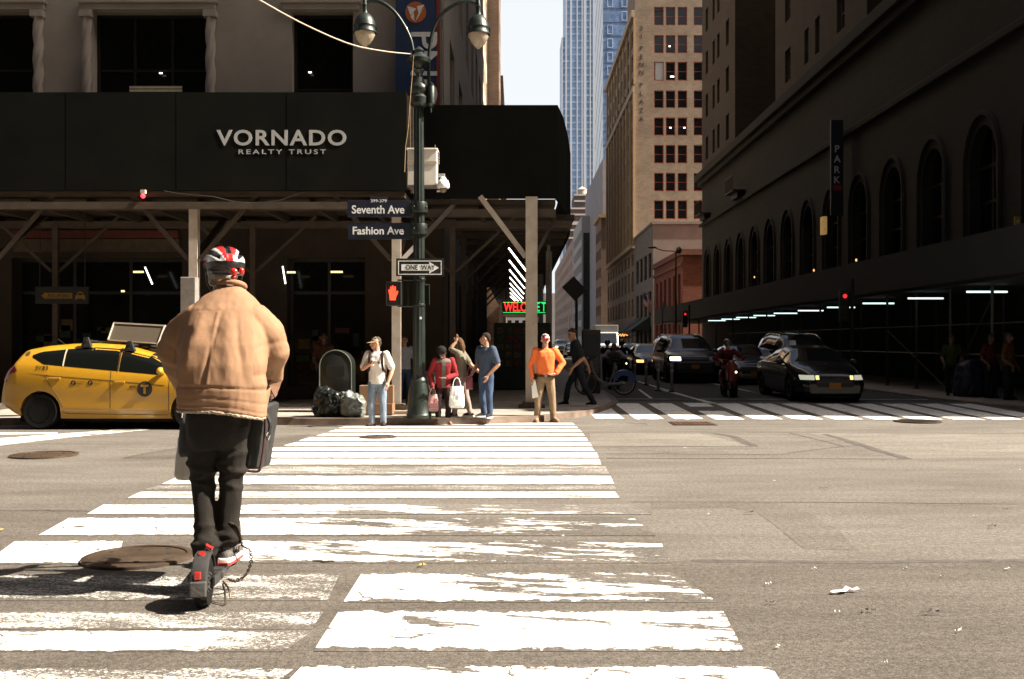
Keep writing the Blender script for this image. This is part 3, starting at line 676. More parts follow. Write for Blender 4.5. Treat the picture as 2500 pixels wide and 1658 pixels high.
for ch, py in zip('31PENNPLAZA', (74, 94, 123, 144, 163, 183, 213, 234, 254, 275, 296)):
    lettering(ch, .60, LET, TW, Vector((XP(1566), 134.985, ZP(py))) - TW.location, bold=.012)
m = MB()
for px, py in ((1635, 113), (1641, 187), (1637, 312), (1671, 312)): p = at(px, py, 135.2); m.box(p.x - (.25 if py == 187 else .12), p.x + (.25 if py == 187 else .12), 135.19, 135.21, p.z - .08, p.z + .08)
m.build('ceiling_lamp', LAMPW, TW, world=True)
m = MB(); q0, q1 = at(1600, 153, 135.1), at(1619, 195, 135.1); m.box(q0.x, q1.x, 135.14, 135.16, q1.z, q0.z); m.build('pale_blind', M('blind_white', (.42, .40, .38), .8, var=.1), TW, world=True)

# ---- towards the end of the street
t = block('office_building', 'brown office block with a lit cornice just past the tan tower', 16, 40, 189, 202, 25.6, BRN, faces=[('W', reps(1, 4, 3, 1.8), reps(3, 6, 3.6, 2))], cap=(.5, .5, M('worn_gold_cornice', (.35, .22, .09), .8, var=.2)), plain=True)
t = block('glass_building', 'dark green glass block with grey concrete crown and lit window panels', 16, 45, 246, 282, 32.7, M('grey_concrete', (.30, .28, .265), .85, var=.08), faces=[('S', [(.4, 3.4)], [(1, 28.5)]), ('W', reps(2, 10, 3.4, 2), reps(3, 7, 4, 2.4))], pane=M('dark_green_glass', (.012, .022, .016), .2, var=.25, vscale=.25), style='bars', plain=False)
m = MB()
for z0, z1 in ((19.5, 23.0), (12.6, 14.2)): m.box(18.0, 19.3, 245.95, 246.1, z0, z1)
m.build('lit_panel', M('lit_office_panel', (.35, .36, .30), .6, var=.1, emit=(.7, .75, .6), estr=.12), t, world=True)
t = block('slab_building', 'plain mauve grey slab with a stepped roof behind the brown block', 18, 50, 209, 262, 36.3, M('mauve_render', (.24, .215, .22), .9, var=.08, vscale=.3))
m = MB(); m.box(18, 22, 209.0, 262, 36.32, 40); m.build('penthouse', M('mauve_render', (.24, .215, .22)), t, world=True)
t = block('brick_building', 'pinkish brick building with small windows at the far end of the street', 16, 40, 283, 420, 31, brick('pink_brick', (.34, .23, .18), (.27, .18, .14), (.24, .18, .15), .5), faces=[('W', reps(3, 18, 7.3, 2.4), reps(4, 7, 3.8, 2.0))], fr=M('white_window_paint', (.5, .48, .46), .7, var=.1), plain=True)
WT = thing('stepped_building', 'dark brown stepped building with pale bands topped by a wooden water tank', 'building', (28, 430, 0))
DB = M('dark_brown_masonry', (.075, .06, .055), .9, var=.15, vscale=.2); PB = M('pale_stone_band', (.42, .37, .33), .85, var=.1)
w = MB(); b2 = MB(); Yw = 430.0
for x0, x1, yt, yb in ((1387, 1440, 545, 835), (1389, 1437, 507, 546), (1402, 1435, 474, 508)):
    a, b = at(x0, yt, Yw), at(x1, yb, Yw); w.box(a.x, b.x, Yw, Yw + 22, max(0, b.z), a.z)
    for q in (2, 17, 36):
        z = at(0, yt + q, Yw).z
        if z > b.z: b2.box(a.x - .05, b.x + .05, Yw - .25, Yw - .003, z - .35, z + .35)
w.build('wall', DB, WT, world=True); b2.build('stone_band', PB, WT, world=True)
WK = thing('water_tank', 'pale wooden rooftop water tank with a conical lid', 'water tank', (at(1421, 474, 440).x, 440, at(1421, 474, 430).z))
m = MB(); m.lathe([(2.0, 0), (2.0, 3.3)], n=20); m.build('barrel', M('weathered_cedar', (.40, .33, .26), .85, var=.2, vscale=2, stretch=(4, 4, .3)), WK, smooth=40)
m = MB(); m.lathe([(2.25, 3.3), (2.25, 3.4), (.05, 4.9)], n=20); m.build('lid', M('tank_lid', (.42, .34, .24), .8, var=.1), WK, smooth=30)
# pale striped skyscraper and the blue glass tower in front of it
SK = thing('skyscraper', 'pale blue skyscraper with white vertical ribs, tallest thing against the sky', 'building', (37, 600, 0))
s6 = 600 / FPX; XS = lambda px: (px - VX) * s6
BLUEG = M('haze_blue_glass', (.22, .33, .52), .4, var=.3, vscale=.09, stretch=(1, 1, .35), spec=.5); RIB = M('pale_rib_stone', (.42, .45, .50), .7, var=.04)  # distance haze is put into the tower's pale blue colours
w = MB(); w.box(XS(1371), XS(1455), 600, 625, 0, 185); w.box(XS(1379), XS(1455), 600, 625, 185.01, 275); w.build('glass_wall', BLUEG, SK, world=True)
m = MB()
for px, wd in ((1372.5, 3), (1382, 4), (1394, 5), (1409, 3), (1421, 3), (1428, 7), (1441, 3), (1450, 6)): m.box(XS(px - wd / 2), XS(px + wd / 2), 599, 599.99, 0, 275 if px > 1380 else 185)
m.build('rib', RIB, SK, world=True)
m = MB()
for k in range(66): z = 6 + 4.1 * k; m.box(XS(1371 if z < 184 else 1379), XS(1455), 599.5, 599.98, z, z + 1.2)
m.build('spandrel', M('haze_spandrel', (.29, .40, .57), .5, var=.2, vscale=.15), SK, world=True)
GT = thing('glass_tower', 'dark blue glass tower with outlined panels and a pale side wall', 'building', (30, 230, 0))
w = MB(); w.box(19.9, 42, 230, 251, 0, 100); w.build('glass_wall', M('deep_blue_glass', (.14, .22, .38), .45, var=.3, vscale=.5, spec=.3), GT, world=True)
w = MB(); w.box(19.75, 19.897, 230.02, 251, 0, 100); w.build('side_wall', M('pale_glazed_wall', (.62, .68, .74), .4, var=.05, vscale=.5), GT, world=True)
m = MB()
for k in range(12): z = 34 + k * 6.2; m.beam((19.72, 230, z + 2.5), (19.72, 251, z - 9), .05, .18)
m.build('cable', M('grey_cable', (.3, .32, .34), .6, var=.05), GT, world=True)
m = MB()
for i in range(6):
    for j in range(14):
        x = 20.9 + 3.3 * i; z = 38 + j * 3.15
        if (i + j) % 7 == 5: continue
        for a, b, c, d in ((x, x + 1.25, z, z + .10), (x, x + 1.25, z + 2.0, z + 2.1), (x, x + .09, z + .1, z + 2.0), (x + 1.16, x + 1.25, z + .1, z + 2.0)): m.box(a, b, 229.94, 229.997, c, d)
m.build('panel_outline', M('pale_mullion', (.50, .58, .70), .5, var=.05), GT, world=True)
m = MB()
for j in range(30): m.box(19.95, 42, 229.96, 229.998, 6 + 3.15 * j, 6.12 + 3.15 * j)
m.build('floor_line', M('dark_mullion', (.02, .03, .05), .5, var=.05), GT, world=True)
block('masonry_building', 'hazy grey block closing the far end of the side street', -60, 60, 520, 540, 27, M('hazy_grey_masonry', (.26, .24, .225), .9, var=.12, vscale=.1), faces=[('S', reps(40, 9, 3.8, 2.0), reps(3, 6, 3.8, 2.2))], plain=True)
# unseen dark block added across the avenue, behind the viewer: it shuts out half the sky and is what the shop windows mirror
block('office_building', 'long unseen dark block added across the avenue behind the viewer to shut out sky', -170, 170, -40, -7, 58, M('sky_block_stone', (.10, .085, .07), .9, var=.1, vscale=.3), faces=[('N', reps(4, 60, 5.5, 3), [])])

# ------------------------------------------------------------------ pavement shed on the left corner
SH = thing('sidewalk_shed', 'pavement shed with black sign hoarding on braced steel posts round the left corner', 'scaffold', (-6, 22, 0))
HOARD = M('black_green_hoarding', (.006, .0068, .005), .8, var=.25, vscale=.7, spec=.1)
STEEL = M('painted_shed_steel', (.50, .45, .395), .6, var=.22, vscale=3, bump=.1, bscale=30, col2=(.36, .29, .22))
STEEL_B = M('tan_shed_steel', (.066, .047, .031), .65, var=.2, vscale=3)
WOODB = M('shed_timber', (.06, .04, .023), .8, var=.3, vscale=2, stretch=(1, 6, 6))
m = MB(); m.box(-34, -2.44, 22, 22.08, 4.85, 7.02); h0 = m.build('hoarding', HOARD, SH, world=True)
m = MB(); m.box(-2.435, -2.36, 22.0, 22.3, 4.9, 6.95); m.box(-2.36, -2.30, 22.1, 22.14, 4.8, 6.9); m.build('hoarding_edge', WOODB, SH, world=True)
for x in (-29.5, -27.06, -24.62, -22.18, -19.74, -17.3, -14.86, -12.42, -9.98, -7.54, -5.1):
    m = MB(); m.box(x, x + .012, 21.9985, 21.9995, 4.86, 7.01); m.build('panel_joint', M('joint_black', (.003, .0035, .003), .9, var=0, spec=0), h0, world=True)
SILV = M('silver_letter', (.40, .40, .40), .55, var=.04)
p = at(687, 354, 21.9955); lettering('VORNADO', .325, SILV, h0, p - SH.location, bold=.010, width=2.87, name='lettering', space=1.12)
p = at(689, 376, 21.9955); lettering('REALTY TRUST', .10, SILV, h0, p - SH.location, bold=.001, width=1.93, name='lettering', space=1.4)
def wallstrip(pts, z0, z1, t=.07):
    m = MB(); k = len(pts)
    P = [Vector((*p, 0)) for p in pts]; O = []
    for i, p in enumerate(P):
        d = (P[min(i + 1, k - 1)] - P[max(i - 1, 0)]).normalized(); O.append(p + Vector((-d.y, d.x, 0)) * t)
    m.loft([[(p.x, p.y, z0), (p.x, p.y, z1), (o.x, o.y, z1), (o.x, o.y, z0)] for p, o in zip(P, O)])
    return m
wallstrip([(-2.64, 23.1), (.94, 23.1)], 4.83, 7.0).build('hoarding', HOARD, SH, world=True)
wallstrip([(.945, 23.1), (1.13, 24.3), (1.35, 26.4), (1.57, 29.1), (1.66, 31.5), (1.67, 40), (1.67, 130)], 4.83, 7.0).build('hoarding', HOARD, SH, world=True)
m = MB(); m.box(-34, -2.5, 22.09, 25.88, 4.72, 4.84); m.box(-2.5, .9, 23.18, 25.88, 4.70, 4.82); m.box(-1.60, 1.5, 25.9, 130, 4.70, 4.82); m.build('deck', WOODB, SH, world=True)
for y, z, x0, x1 in ((22.16, 4.68, -34, -2.0), (23.24, 4.66, -2.6, .9), (25.5, 4.66, -34, 1.4)):
    m = MB(); m.hbeam((x0, y, z - .16), (x1, y, z - .16), .16, .30, .025, up=(0, 1, 0)); m.build('header_beam', STEEL_B, SH, world=True)
for k in range(13):
    x = -14.6 + 1.25 * k; m = MB(); m.beam((x, 22.3 if x < -2.6 else 23.4, 4.62), (x, 25.86, 4.62), .09, .17); m.build('joist', WOODB, SH, world=True)
for k in range(15):
    y = 27 + 2 * k; m = MB(); m.beam((-1.8, y, 4.60), (1.45, y, 4.60), .09, .17); m.build('joist', WOODB, SH, world=True)
def post(x, y, wd, z0=0.0, z1=4.5, mat=STEEL):
    m = MB(); t = .022
    m.box(x - wd / 2, x + wd / 2, y - wd / 2, y - wd / 2 + t, z0, z1); m.box(x - wd / 2, x + wd / 2, y + wd / 2 - t, y + wd / 2, z0, z1); m.box(x - t / 2, x + t / 2, y - wd / 2 + t, y + wd / 2 - t, z0, z1)
    m.box(x - wd * .8, x + wd * .8, y - wd * .8, y + wd * .8, z0 - .0, z0 + .02)
    return m.build('post', mat, SH, world=True)
def pad(x, y, w_=.5):
    m = MB(); m.box(x - w_ / 2, x + w_ / 2, y - w_ / 2, y + w_ / 2, -.002, .06); m.box(x - w_ * .36, x + w_ * .36, y - w_ * .4, y + w_ * .4, .06, .13); return m.build('base_pad', M('dark_timber_pad', (.06, .045, .03), .85, var=.3, vscale=4), SH, world=True)
def strut(p, q, w_=.10, mat=STEEL_B, nm='brace'):
    m = MB(); m.beam(p, q, w_, .035, up=(0, 1, 0)); d = (Vector(q) - Vector(p)).normalized()
    m.lathe([(.028, 0), (.028, .05)], (p[0], p[1] - .06, p[2]), 8, axis='y'); return m.build(nm, mat, SH, world=True)
for x in (-29.7, -25.2, -20.7, -16.2, -11.68, -7.18, -2.68):
    post(x, 22.16, .19); pad(x, 22.16)
    for s in (-1, 1):
        if s == 1 and x > -3: continue
        strut((x + s * .12, 22.13, 3.32), (x + s * 1.4, 22.13, 4.78))
    strut((x - .05, 22.3, 3.4), (x - .05, 24.6, 4.6), .08, nm='cross_brace'); strut((x + .05, 22.3, 3.4), (x + .05, 24.6, 4.6), .08, nm='cross_brace')
strut((-2.55, 22.13, 3.32), (-1.45, 23.2, 4.72))
post(.335, 22.85, .27, z1=4.82); pad(.335, 22.85, .6); strut((.20, 22.78, 3.45), (-.85, 22.95, 4.86), .12, STEEL); strut((.38, 23.0, 3.4), (1.0, 25.2, 4.7), .08, nm='cross_brace')
for y in (33, 44, 54, 66, 80, 96): post(1.06, y, .2); pad(1.06, y)
strut((1.0, 33, 3.3), (1.0, 31, 4.7), .1, STEEL)
for x in (-29.7, -25.2, -20.7, -16.2, -11.76, -6.73, -1.64):
    post(x, 25.4, .14, mat=STEEL_B)
    for s in (-1, 1): strut((x + s * .1, 25.36, 3.3), (x + s * 1.62, 25.36, 4.7), .075)
for k, y in enumerate((29, 33, 37, 41, 45, 49)):
    post(-1.55, y, .14, mat=STEEL_B); strut((-1.5, y, 3.3), (-.2, y, 4.6), .075)
TUBE = M('bright_tube_lamp', (1, 1, 1), .4, var=0, emit=(1, .93, .78), estr=2.2)
for k in range(8):
    y = 25.4 + 3.83 * k
    m = MB(); m.tube([(-.21 - .02 * k, y, 3.9), (.26, y, 3.28)], .022, 6); m.build('tube_lamp', TUBE, SH, world=True)
p = at(348, 474, 21.9); m = MB(); m.box(p.x - .05, p.x + .05, 21.9, 22.0, p.z + .02, p.z + .10); m.build('beacon_bracket', STEEL, SH, world=True)
m = MB(); m.ball((p.x, 21.93, p.z - .035), (.05, .05, .055), 10, 8); m.build('beacon', M('red_beacon', (.6, .02, .02), .3, var=0, emit=(1, .05, .06), estr=1.0), SH, world=True)
m = MB(); pts = [at(x, y, 21.9) for x, y in ((400, 466), (430, 472), (470, 476), (520, 480), (570, 492), (620, 497), (680, 490), (740, 470))]; m.tube(pts, .010, 5); m.build('cable', M('black_cable', (.01, .01, .01), .6, var=0), SH, world=True)
p = at(457, 677, 21.7); m = MB(); m.box(p.x - .17, p.x + .16, 21.75, 22.02, 1.6, 2.92); m.build('control_box', M('grey_control_box', (.22, .20, .18), .6, var=.15), SH, world=True, bevel=.015)
# pick-up sign hanging under the deck
PU = thing('direction_sign', 'black hanging sign with a yellow PICK-UP ONLY arrow and taxi symbol', 'sign', (-11.6, 24.5, 2.7))
YEL = M('sign_amber', (.24, .125, .01), .6, var=.1); BLK = M('sign_black', (.006, .006, .006), .6, var=0)
m = MB(); a, b = at(86, 742, 24.5), at(216, 700, 24.5); m.box(a.x, b.x, 24.5, 24.56, a.z, b.z); m.build('panel', BLK, PU, world=True)
for x in (a.x + .1, b.x - .1): m = MB(); m.tube([(x, 24.53, b.z), (x, 24.53, 4.7)], .012, 6); m.build('hanger', DARKFR, PU, world=True)
def pxpoly(pts, Y, t=.012): 
    m = MB(); m.prism([(at(a, b, Y).x, at(a, b, Y).z) for a, b in pts], Y - t, Y - .002, 'xz'); return m
ar = pxpoly([(102, 722), (111, 713), (111, 715), (177, 715), (177, 729), (111, 729), (111, 731)], 24.5).build('arrow', YEL, PU, world=True)
p = at(145, 726.5, 24.485); lettering('PICK-UP ONLY', .082, BLK, ar, p - PU.location, width=.55, ext=.002)
m = pxpoly([(184, 722), (187, 721), (190, 714), (193, 712), (199, 712), (202, 714), (205, 721), (208, 722), (208, 732), (204, 732), (204, 729), (188, 729), (188, 732), (184, 732)], 24.5); m.build('taxi_symbol', YEL, PU, world=True)
m = pxpoly([(190, 721), (192, 716), (200, 716), (202, 721)], 24.49); m.build('symbol_window', BLK, PU, world=True)

# ------------------------------------------------------------------ the twin street lamp and what hangs on it
LY = 19.6; L = thing('street_lamp', 'tall dark green twin-armed street lamp with bell heads at the kerb corner', 'street lamp', (at(1023, 0, LY).x, LY, 0))
GREEN = M('dark_green_iron', (.012, .019, .0145), .42, metal=.2, var=.25, vscale=5, bump=.15, bscale=25, coat=.15)
lx = at(1023, 0, LY).x
def oct_(r, z, fl=0): return [(lx + (r - (fl if i % 2 else 0)) * math.cos(2 * math.pi * i / 24 + .13), LY + (r - (fl if i % 2 else 0)) * math.sin(2 * math.pi * i / 24 + .13), z) for i in range(24)]
Zp = lambda py: CAMZ - (py - VY) * LY / FPX
m = MB(); m.loft([oct_(r, z, f) for r, z, f in ((.25, 0, 0), (.25, .07, 0), (.235, .09, 0), (.225, .30, .006), (.20, .55, .006), (.17, .68, .004), (.16, .72, 0), (.165, .75, 0), (.15, .78, 0), (.135, .82, 0))]); m.build('base', GREEN, L, world=True, smooth=35)
m = MB(); m.loft([oct_(r, z, .011) for r, z in ((.125, .8), (.118, 2.5), (.105, 4.5), (.09, 6.1))]); m.loft([oct_(r, z, .004) for r, z in ((.075, 6.1), (.065, 7.25))]); m.build('pole', GREEN, L, world=True, smooth=35)
for y0, y1 in ((494, 520), (547, 573), (680, 686), (742, 748)):
    m = MB(); rr = .165 if y1 - y0 > 10 else .128; m.lathe([(rr, Zp(y1)), (rr, Zp(y0))], (lx, LY, 0), 20)
    if y1 - y0 > 10:
        for a in (0, 90, 180, 270): m.ball((lx + .17 * math.cos(R(a - 30)), LY + .17 * math.sin(R(a - 30)), (Zp(y0) + Zp(y1)) / 2), .022, 8, 6)
    m.build('clamp', GREEN, L, world=True, smooth=35, bevel=.008)
m = MB(); m.lathe([(.10, Zp(262)), (.19, Zp(255)), (.2, Zp(240)), (.15, Zp(232)), (.2, Zp(222)), (.19, Zp(212)), (.12, Zp(204)), (.09, Zp(190))], (lx, LY, 0), 20); m.build('bracket_collar', GREEN, L, world=True, smooth=40)
m = MB(); m.lathe([(.07, Zp(180)), (.11, Zp(172)), (.07, Zp(168)), (.1, Zp(160)), (.22, Zp(154)), (.235, Zp(145)), (.15, Zp(136)), (.09, Zp(130)), (.11, Zp(124)), (.02, Zp(114))], (lx, LY, 0), 20); m.build('finial', GREEN, L, world=True, smooth=50)
m = MB(); bx = lx + .24; m.lathe([(.04, Zp(262)), (.085, Zp(256)), (.085, Zp(212)), (.04, Zp(204))], (bx, LY - .05, 0), 14); m.beam((lx, LY, Zp(225)), (bx, LY - .05, Zp(225)), .06, .05); m.beam((lx, LY, Zp(247)), (bx, LY - .05, Zp(247)), .06, .05); m.tube([(bx, LY - .05, Zp(276)), (bx, LY - .05, Zp(256))], .02, 6); m.build('side_bracket', GREEN, L, world=True, smooth=40)
def spl(pts, n=6):
    P = [Vector(p) for p in pts]; P = [P[0] * 2 - P[1]] + P + [P[-1] * 2 - P[-2]]; o = []
    for i in range(1, len(P) - 2):
        for k in range(n):
            t = k / n; a, b, c, d = P[i - 1], P[i], P[i + 1], P[i + 2]
            o.append(.5 * ((2 * b) + (c - a) * t + (2 * a - 5 * b + 4 * c - d) * t * t + (3 * b - 3 * c + d - a) * t ** 3))
    return o + [P[-2]]
arms = [[(1012, 150), (1006, 110), (998, 85), (982, 55), (960, 26), (932, 6), (908, 2), (891, 8)], [(1047, 210), (1047, 150), (1050, 110), (1060, 66), (1082, 32), (1112, 10), (1142, 3), (1168, 10)]]
for pts, hx in zip(arms, (891, 1168)):
    P3 = [at(x, y, LY) for x, y in pts]
    m = MB(); m.tube(spl(P3), .034, 10); m.tube([at(hx, -6, LY), at(hx, 12, LY)], [.03, .05], 10)
    arm = m.build('arm', GREEN, L, world=True, smooth=50)
    hz = 34 if hx < 1000 else 38; c = at(hx, 0, LY); 
    m = MB(); m.lathe([(.03, Zp(hz - 28)), (.06, Zp(hz - 22)), (.045, Zp(hz - 10)), (.06, Zp(hz - 2)), (.10, Zp(hz + 1)), (.16, Zp(hz + 9)), (.2, Zp(hz + 20)), (.212, Zp(hz + 28)), (.218, Zp(hz + 30)), (.212, Zp(hz + 32)), (.212, Zp(hz + 40)), (.235, Zp(hz + 44)), (.235, Zp(hz + 47)), (.20, Zp(hz + 47)), (.2, Zp(hz + 42))], (c.x, LY, 0), 24)
    m.box(c.x + .2, c.x + .235, LY - .03, LY + .03, Zp(hz + 44), Zp(hz + 32))
    hd = m.build('lamp_head', GREEN, L, world=True, smooth=40)
    m = MB(); m.lathe([(.205, Zp(hz + 44)), (.20, Zp(hz + 52)), (.155, Zp(hz + 64)), (.085, Zp(hz + 75)), (.012, Zp(hz + 82))], (c.x, LY, 0), 24)
    m.build('lens', M('frosted_lamp_lens', (.66, .54, .40), .25, var=.1, vscale=12, trans=.45), L, world=True, smooth=50)
m = MB(); p = at(1027, 888, LY - .13); m.box(p.x - .02, p.x + .02, LY - .135, LY - .122, Zp(780), Zp(774)); m.build('sticker', WHITE, L, world=True)
def ssign(y0, y1, x0, x1, txt, ty, cap, wd, tab=None, lab=''):
    c = at((x0 + x1) / 2, (y0 + y1) / 2, LY - .1); t = thing('street_sign', lab, 'street sign', c, group='street name signs on the lamp post')
    NAVY = M('navy_sign_blue', (.006, .009, .022), .45, var=.15)
    m = MB(); a, b = at(x0, y1, LY - .1), at(x1, y0, LY - .1); m.box(a.x, b.x, LY - .1, LY - .07, a.z, b.z)
    if tab: a2, b2 = at(tab[0], y0 + 1, LY - .1), at(tab[1], tab[2], LY - .1); m.box(a2.x, b2.x, LY - .099, LY - .071, b.z - .001, b2.z)
    pl = m.build('panel', NAVY, t, world=True, bevel=.006)
    p = at((845 + 1002) / 2 + ty[0], ty[1], LY - .115); lettering(txt, cap, WHITE, pl, p - c, width=wd, bold=.004, ext=.002)
    if tab: p = at((tab[0] + tab[1]) / 2, y0 + 4, LY - .115); lettering('399\u2190379' if False else '399-379', .058, WHITE, pl, p - c, width=.31, ext=.002)
    m = MB(); m.beam((at(x1 - 3, 0, LY).x, LY - .08, c.z), (lx, LY - .05, c.z), .05, .2, up=(0, 0, 1)); m.build('bracket', GREEN, t, world=True)
ssign(490, 530, 848, 1003, 'Seventh Ave', (-.5, 521), .155, 1.03, (903, 946, 481), 'dark blue Seventh Ave street sign, the upper one with a house number tab')
ssign(544, 584, 849, 1003, 'Fashion Ave', (0, 572), .145, 1.0, None, 'dark blue Fashion Ave street sign, the lower one')
# ONE WAY
oy = LY - .16; c = at(1024.5, 652, oy); OW = thing('one_way_sign', 'black one way sign with white arrow pointing right on the lamp post', 'sign', c)
def rect(x0, y0, x1, y1, Y, d0, d1, mat, nm, par):
    m = MB(); a, b = at(x0, y1, Y), at(x1, y0, Y); m.box(a.x, b.x, Y + d0, Y + d1, a.z, b.z); return m.build(nm, mat, par, world=True)
rect(967, 631, 1083, 674, oy, 0, .02, BLK, 'panel', OW)
m = MB()
for x0, y0, x1, y1 in ((972, 636.5, 1078, 638.3), (972, 668.7, 1078, 670.5), (972, 638.3, 973.8, 668.7), (1076.2, 638.3, 1078, 668.7)):
    a, b = at(x0, y1, oy), at(x1, y0, oy); m.box(a.x, b.x, oy - .004, oy - .001, a.z, b.z)
m.build('border', WHITE, OW, world=True)
aw = pxpoly([(980, 645.5), (1048, 645.5), (1048, 639.5), (1072, 654), (1048, 668), (1048, 661), (980, 661)], oy, .006).build('arrow', WHITE, OW, world=True)
p = at(1026, 658.6, oy - .008); lettering('ONE  WAY', .094, BLK, aw, p - c, width=.575, ext=.001, bold=.002)
m = MB(); m.box(lx - .06, lx + .06, oy + .021, LY - .06, Zp(660), Zp(645)); m.build('bracket', GREEN, OW, world=True)
# pedestrian signal
py_ = LY - .2; c = at(962, 717, py_); PS = thing('pedestrian_signal', 'black pedestrian signal showing a lit red hand beside the lamp post', 'signal', c)
m = MB(); a, b = at(944, 746, py_), at(980, 688, py_); m.box(a.x, b.x, py_ + .03, py_ + .3, a.z, b.z); m.build('housing', M('signal_black', (.008, .009, .008), .5, var=.1), PS, world=True, bevel=.012)
m = MB(); m.box(a.x, a.x + .012, py_ - .1, py_ + .03, a.z, b.z); m.box(b.x - .012, b.x, py_ - .1, py_ + .03, a.z, b.z); m.box(a.x + .012, b.x - .012, py_ - .1, py_ + .03, b.z - .012, b.z); m.build('visor', MATS['signal_black'], PS, world=True)
hand = [(952, 733), (951, 722), (948.5, 709), (949.5, 706), (951.5, 707), (953, 712), (952.5, 702), (953.5, 699.5), (955.5, 700), (956.5, 709), (957, 698), (959, 696.5), (961, 698), (961.5, 709), (963, 700), (965, 699), (966.5, 701), (966.5, 714), (970, 709.5), (972.5, 711), (971, 717), (967, 725), (966, 733)]
hh = [(x, y) for x, y in hand]
pxpoly(hh, py_ + .02, .012).build('hand_symbol', M('lit_red_hand', (.9, .1, .05), .5, var=0, emit=(1, .055, .02), estr=.62), PS, world=True)
m = MB()
for y in (684, 748): m.tube([(b.x - .1, py_ + .2, Zp(y)), (lx, LY, Zp(y))], .016, 8)
m.tube([(at(997, 0, LY).x, py_ + .15, Zp(748)), (at(997, 0, LY).x, py_ + .15, Zp(690))], .014, 8); m.tube([(lx + .2, LY, Zp(745)), (lx + .2, LY, Zp(695))], .012, 8); m.tube([(lx, LY, Zp(695)), (lx + .2, LY, Zp(695))], .012, 8)
m.build('mounting_bracket', GREEN, PS, world=True, smooth=50)
# white cabinet and dome camera
WHP = M('dusty_white_enamel', (.72, .66, .58), .5, var=.1, vscale=3)
yb = LY + .14; c = at(1031, 408, yb); EC = thing('control_cabinet', 'white metal control cabinet strapped behind the lamp post', 'cabinet', c)
m = MB(); a, b = at(995, 452, yb), at(1066, 366, yb); m.box(a.x, b.x, yb, yb + .34, a.z, b.z); m.build('box', WHP, EC, world=True, bevel=.012)
m = MB(); m.box(a.x - .02, b.x + .02, yb - .02, yb + .36, b.z + .001, b.z + .035); m.build('lid', WHP, EC, world=True, bevel=.008)
m = MB(); q = at(0, 397, yb).z; m.box(a.x - .006, b.x + .006, yb - .012, yb - .001, q - .025, q + .025); m.build('strap', M('strap_grey', (.4, .34, .28), .5, var=.1), EC, world=True)
m = MB(); m.box(a.x, b.x + .01, yb - .01, yb + .3, a.z - .03, a.z - .002); m.tube([(b.x - .03, yb, b.z + .03), (b.x - .03, yb, b.z + .1)], .008, 6)
for k in range(5): m.ball((b.x + .03, yb + .05, b.z - .06 - .05 * k), (.022, .022, .03), 6, 5)
m.build('fitting', M('fitting_grey', (.18, .15, .13), .5, var=.2), EC, world=True)
c = at(1082, 450, yb); CM = thing('dome_camera', 'white dome security camera beside the white cabinet', 'camera', c)
m = MB(); r = .115; zc = Zp(450); m.lathe([(.03, zc + .17), (.055, zc + .15), (.06, zc + .12), (.10, zc + .09), (.125, zc + .02), (.125, zc - .04), (.11, zc - .06)], (c.x, yb, 0), 20); m.build('housing', M('camera_white', (.8, .78, .74), .35, var=.05), CM, world=True, smooth=40)
m = MB(); m.ball((c.x, yb, zc - .065), (.075, .075, .085), 14, 10); m.build('dome', M('smoked_dome', (.16, .11, .07), .1, var=0), CM, world=True, smooth=60)
m = MB(); m.beam((b.x, yb + .1, zc - .1), (c.x, yb + .1, zc - .1), .03, .03); m.build('arm', WHP, CM, world=True)
m = MB(); q = at(1077, 428, yb); m.box(q.x - .08, q.x + .075, yb + .02, yb + .03, q.z - .035, q.z + .035); m.build('plate', WHITE, CM, world=True)
p = q + Vector((0, .012, -.02)); lettering('0120A', .045, BLK, CM, p - c, width=.13, ext=.001)
# wires
m = MB(); P3 = [at(250, -235, 15), at(440, -118, 16.3), at(560, -44, 17.2), at(634, 0, 17.6), at(740, 58, 18.2), at(850, 106, 18.8), at(930, 124, 19.2), at(1011, 133, LY)]
o = m; m.tube(spl(P3, 8), .011, 6); CBL = m.build('overhead_cable', M('pale_cable', (.62, .50, .38), .6, var=.05)); CBL['label'] = 'pale overhead cable sagging from the upper left to the lamp post'; CBL['category'] = 'cable'
m = MB(); m.tube([at(x, y, LY - .22) for x, y in ((1010, 135), (1006, 190), (1000, 260), (997, 310), (990, 360), (988, 420))], .008, 5); m.tube([at(x, y, LY - .05) for x, y in ((1018, 140), (1022, 160), (1026, 178))], .008, 5); m.build('wire', M('copper_wire', (.25, .15, .06), .5, var=.1), L, world=True)
# ------------------------------------------------------------------ blob modelling: tapered limbs fused into one skin
def cap_geo(p0, p1, r0, r1, n=12, sq=None):
    p0, p1 = Vector(p0), Vector(p1); d = (p1 - p0); l = d.length; d = d / l if l > 1e-6 else Vector((0, 0, 1))
    u = Vector((0, 1, 0)) if abs(d.y) < .9 else Vector((1, 0, 0)); a = d.cross(u).normalized(); b = d.cross(a)
    rings = []; k = 4
    for i in range(k): t = -math.pi / 2 + math.pi / 2 * (i + .15) / k; rings.append((p0 + d * r0 * math.sin(t), r0 * math.cos(t)))
    rings.append((p0, r0)); rings.append((p1, r1))
    for i in range(k): t = math.pi / 2 * (i + .85) / k; rings.append((p1 + d * r1 * math.sin(t), r1 * math.cos(t)))
    sx, sy = sq or (1, 1)
    return [[c + a * r * sx * math.cos(2 * math.pi * j / n) + b * r * sy * math.sin(2 * math.pi * j / n) for j in range(n)] for c, r in rings]
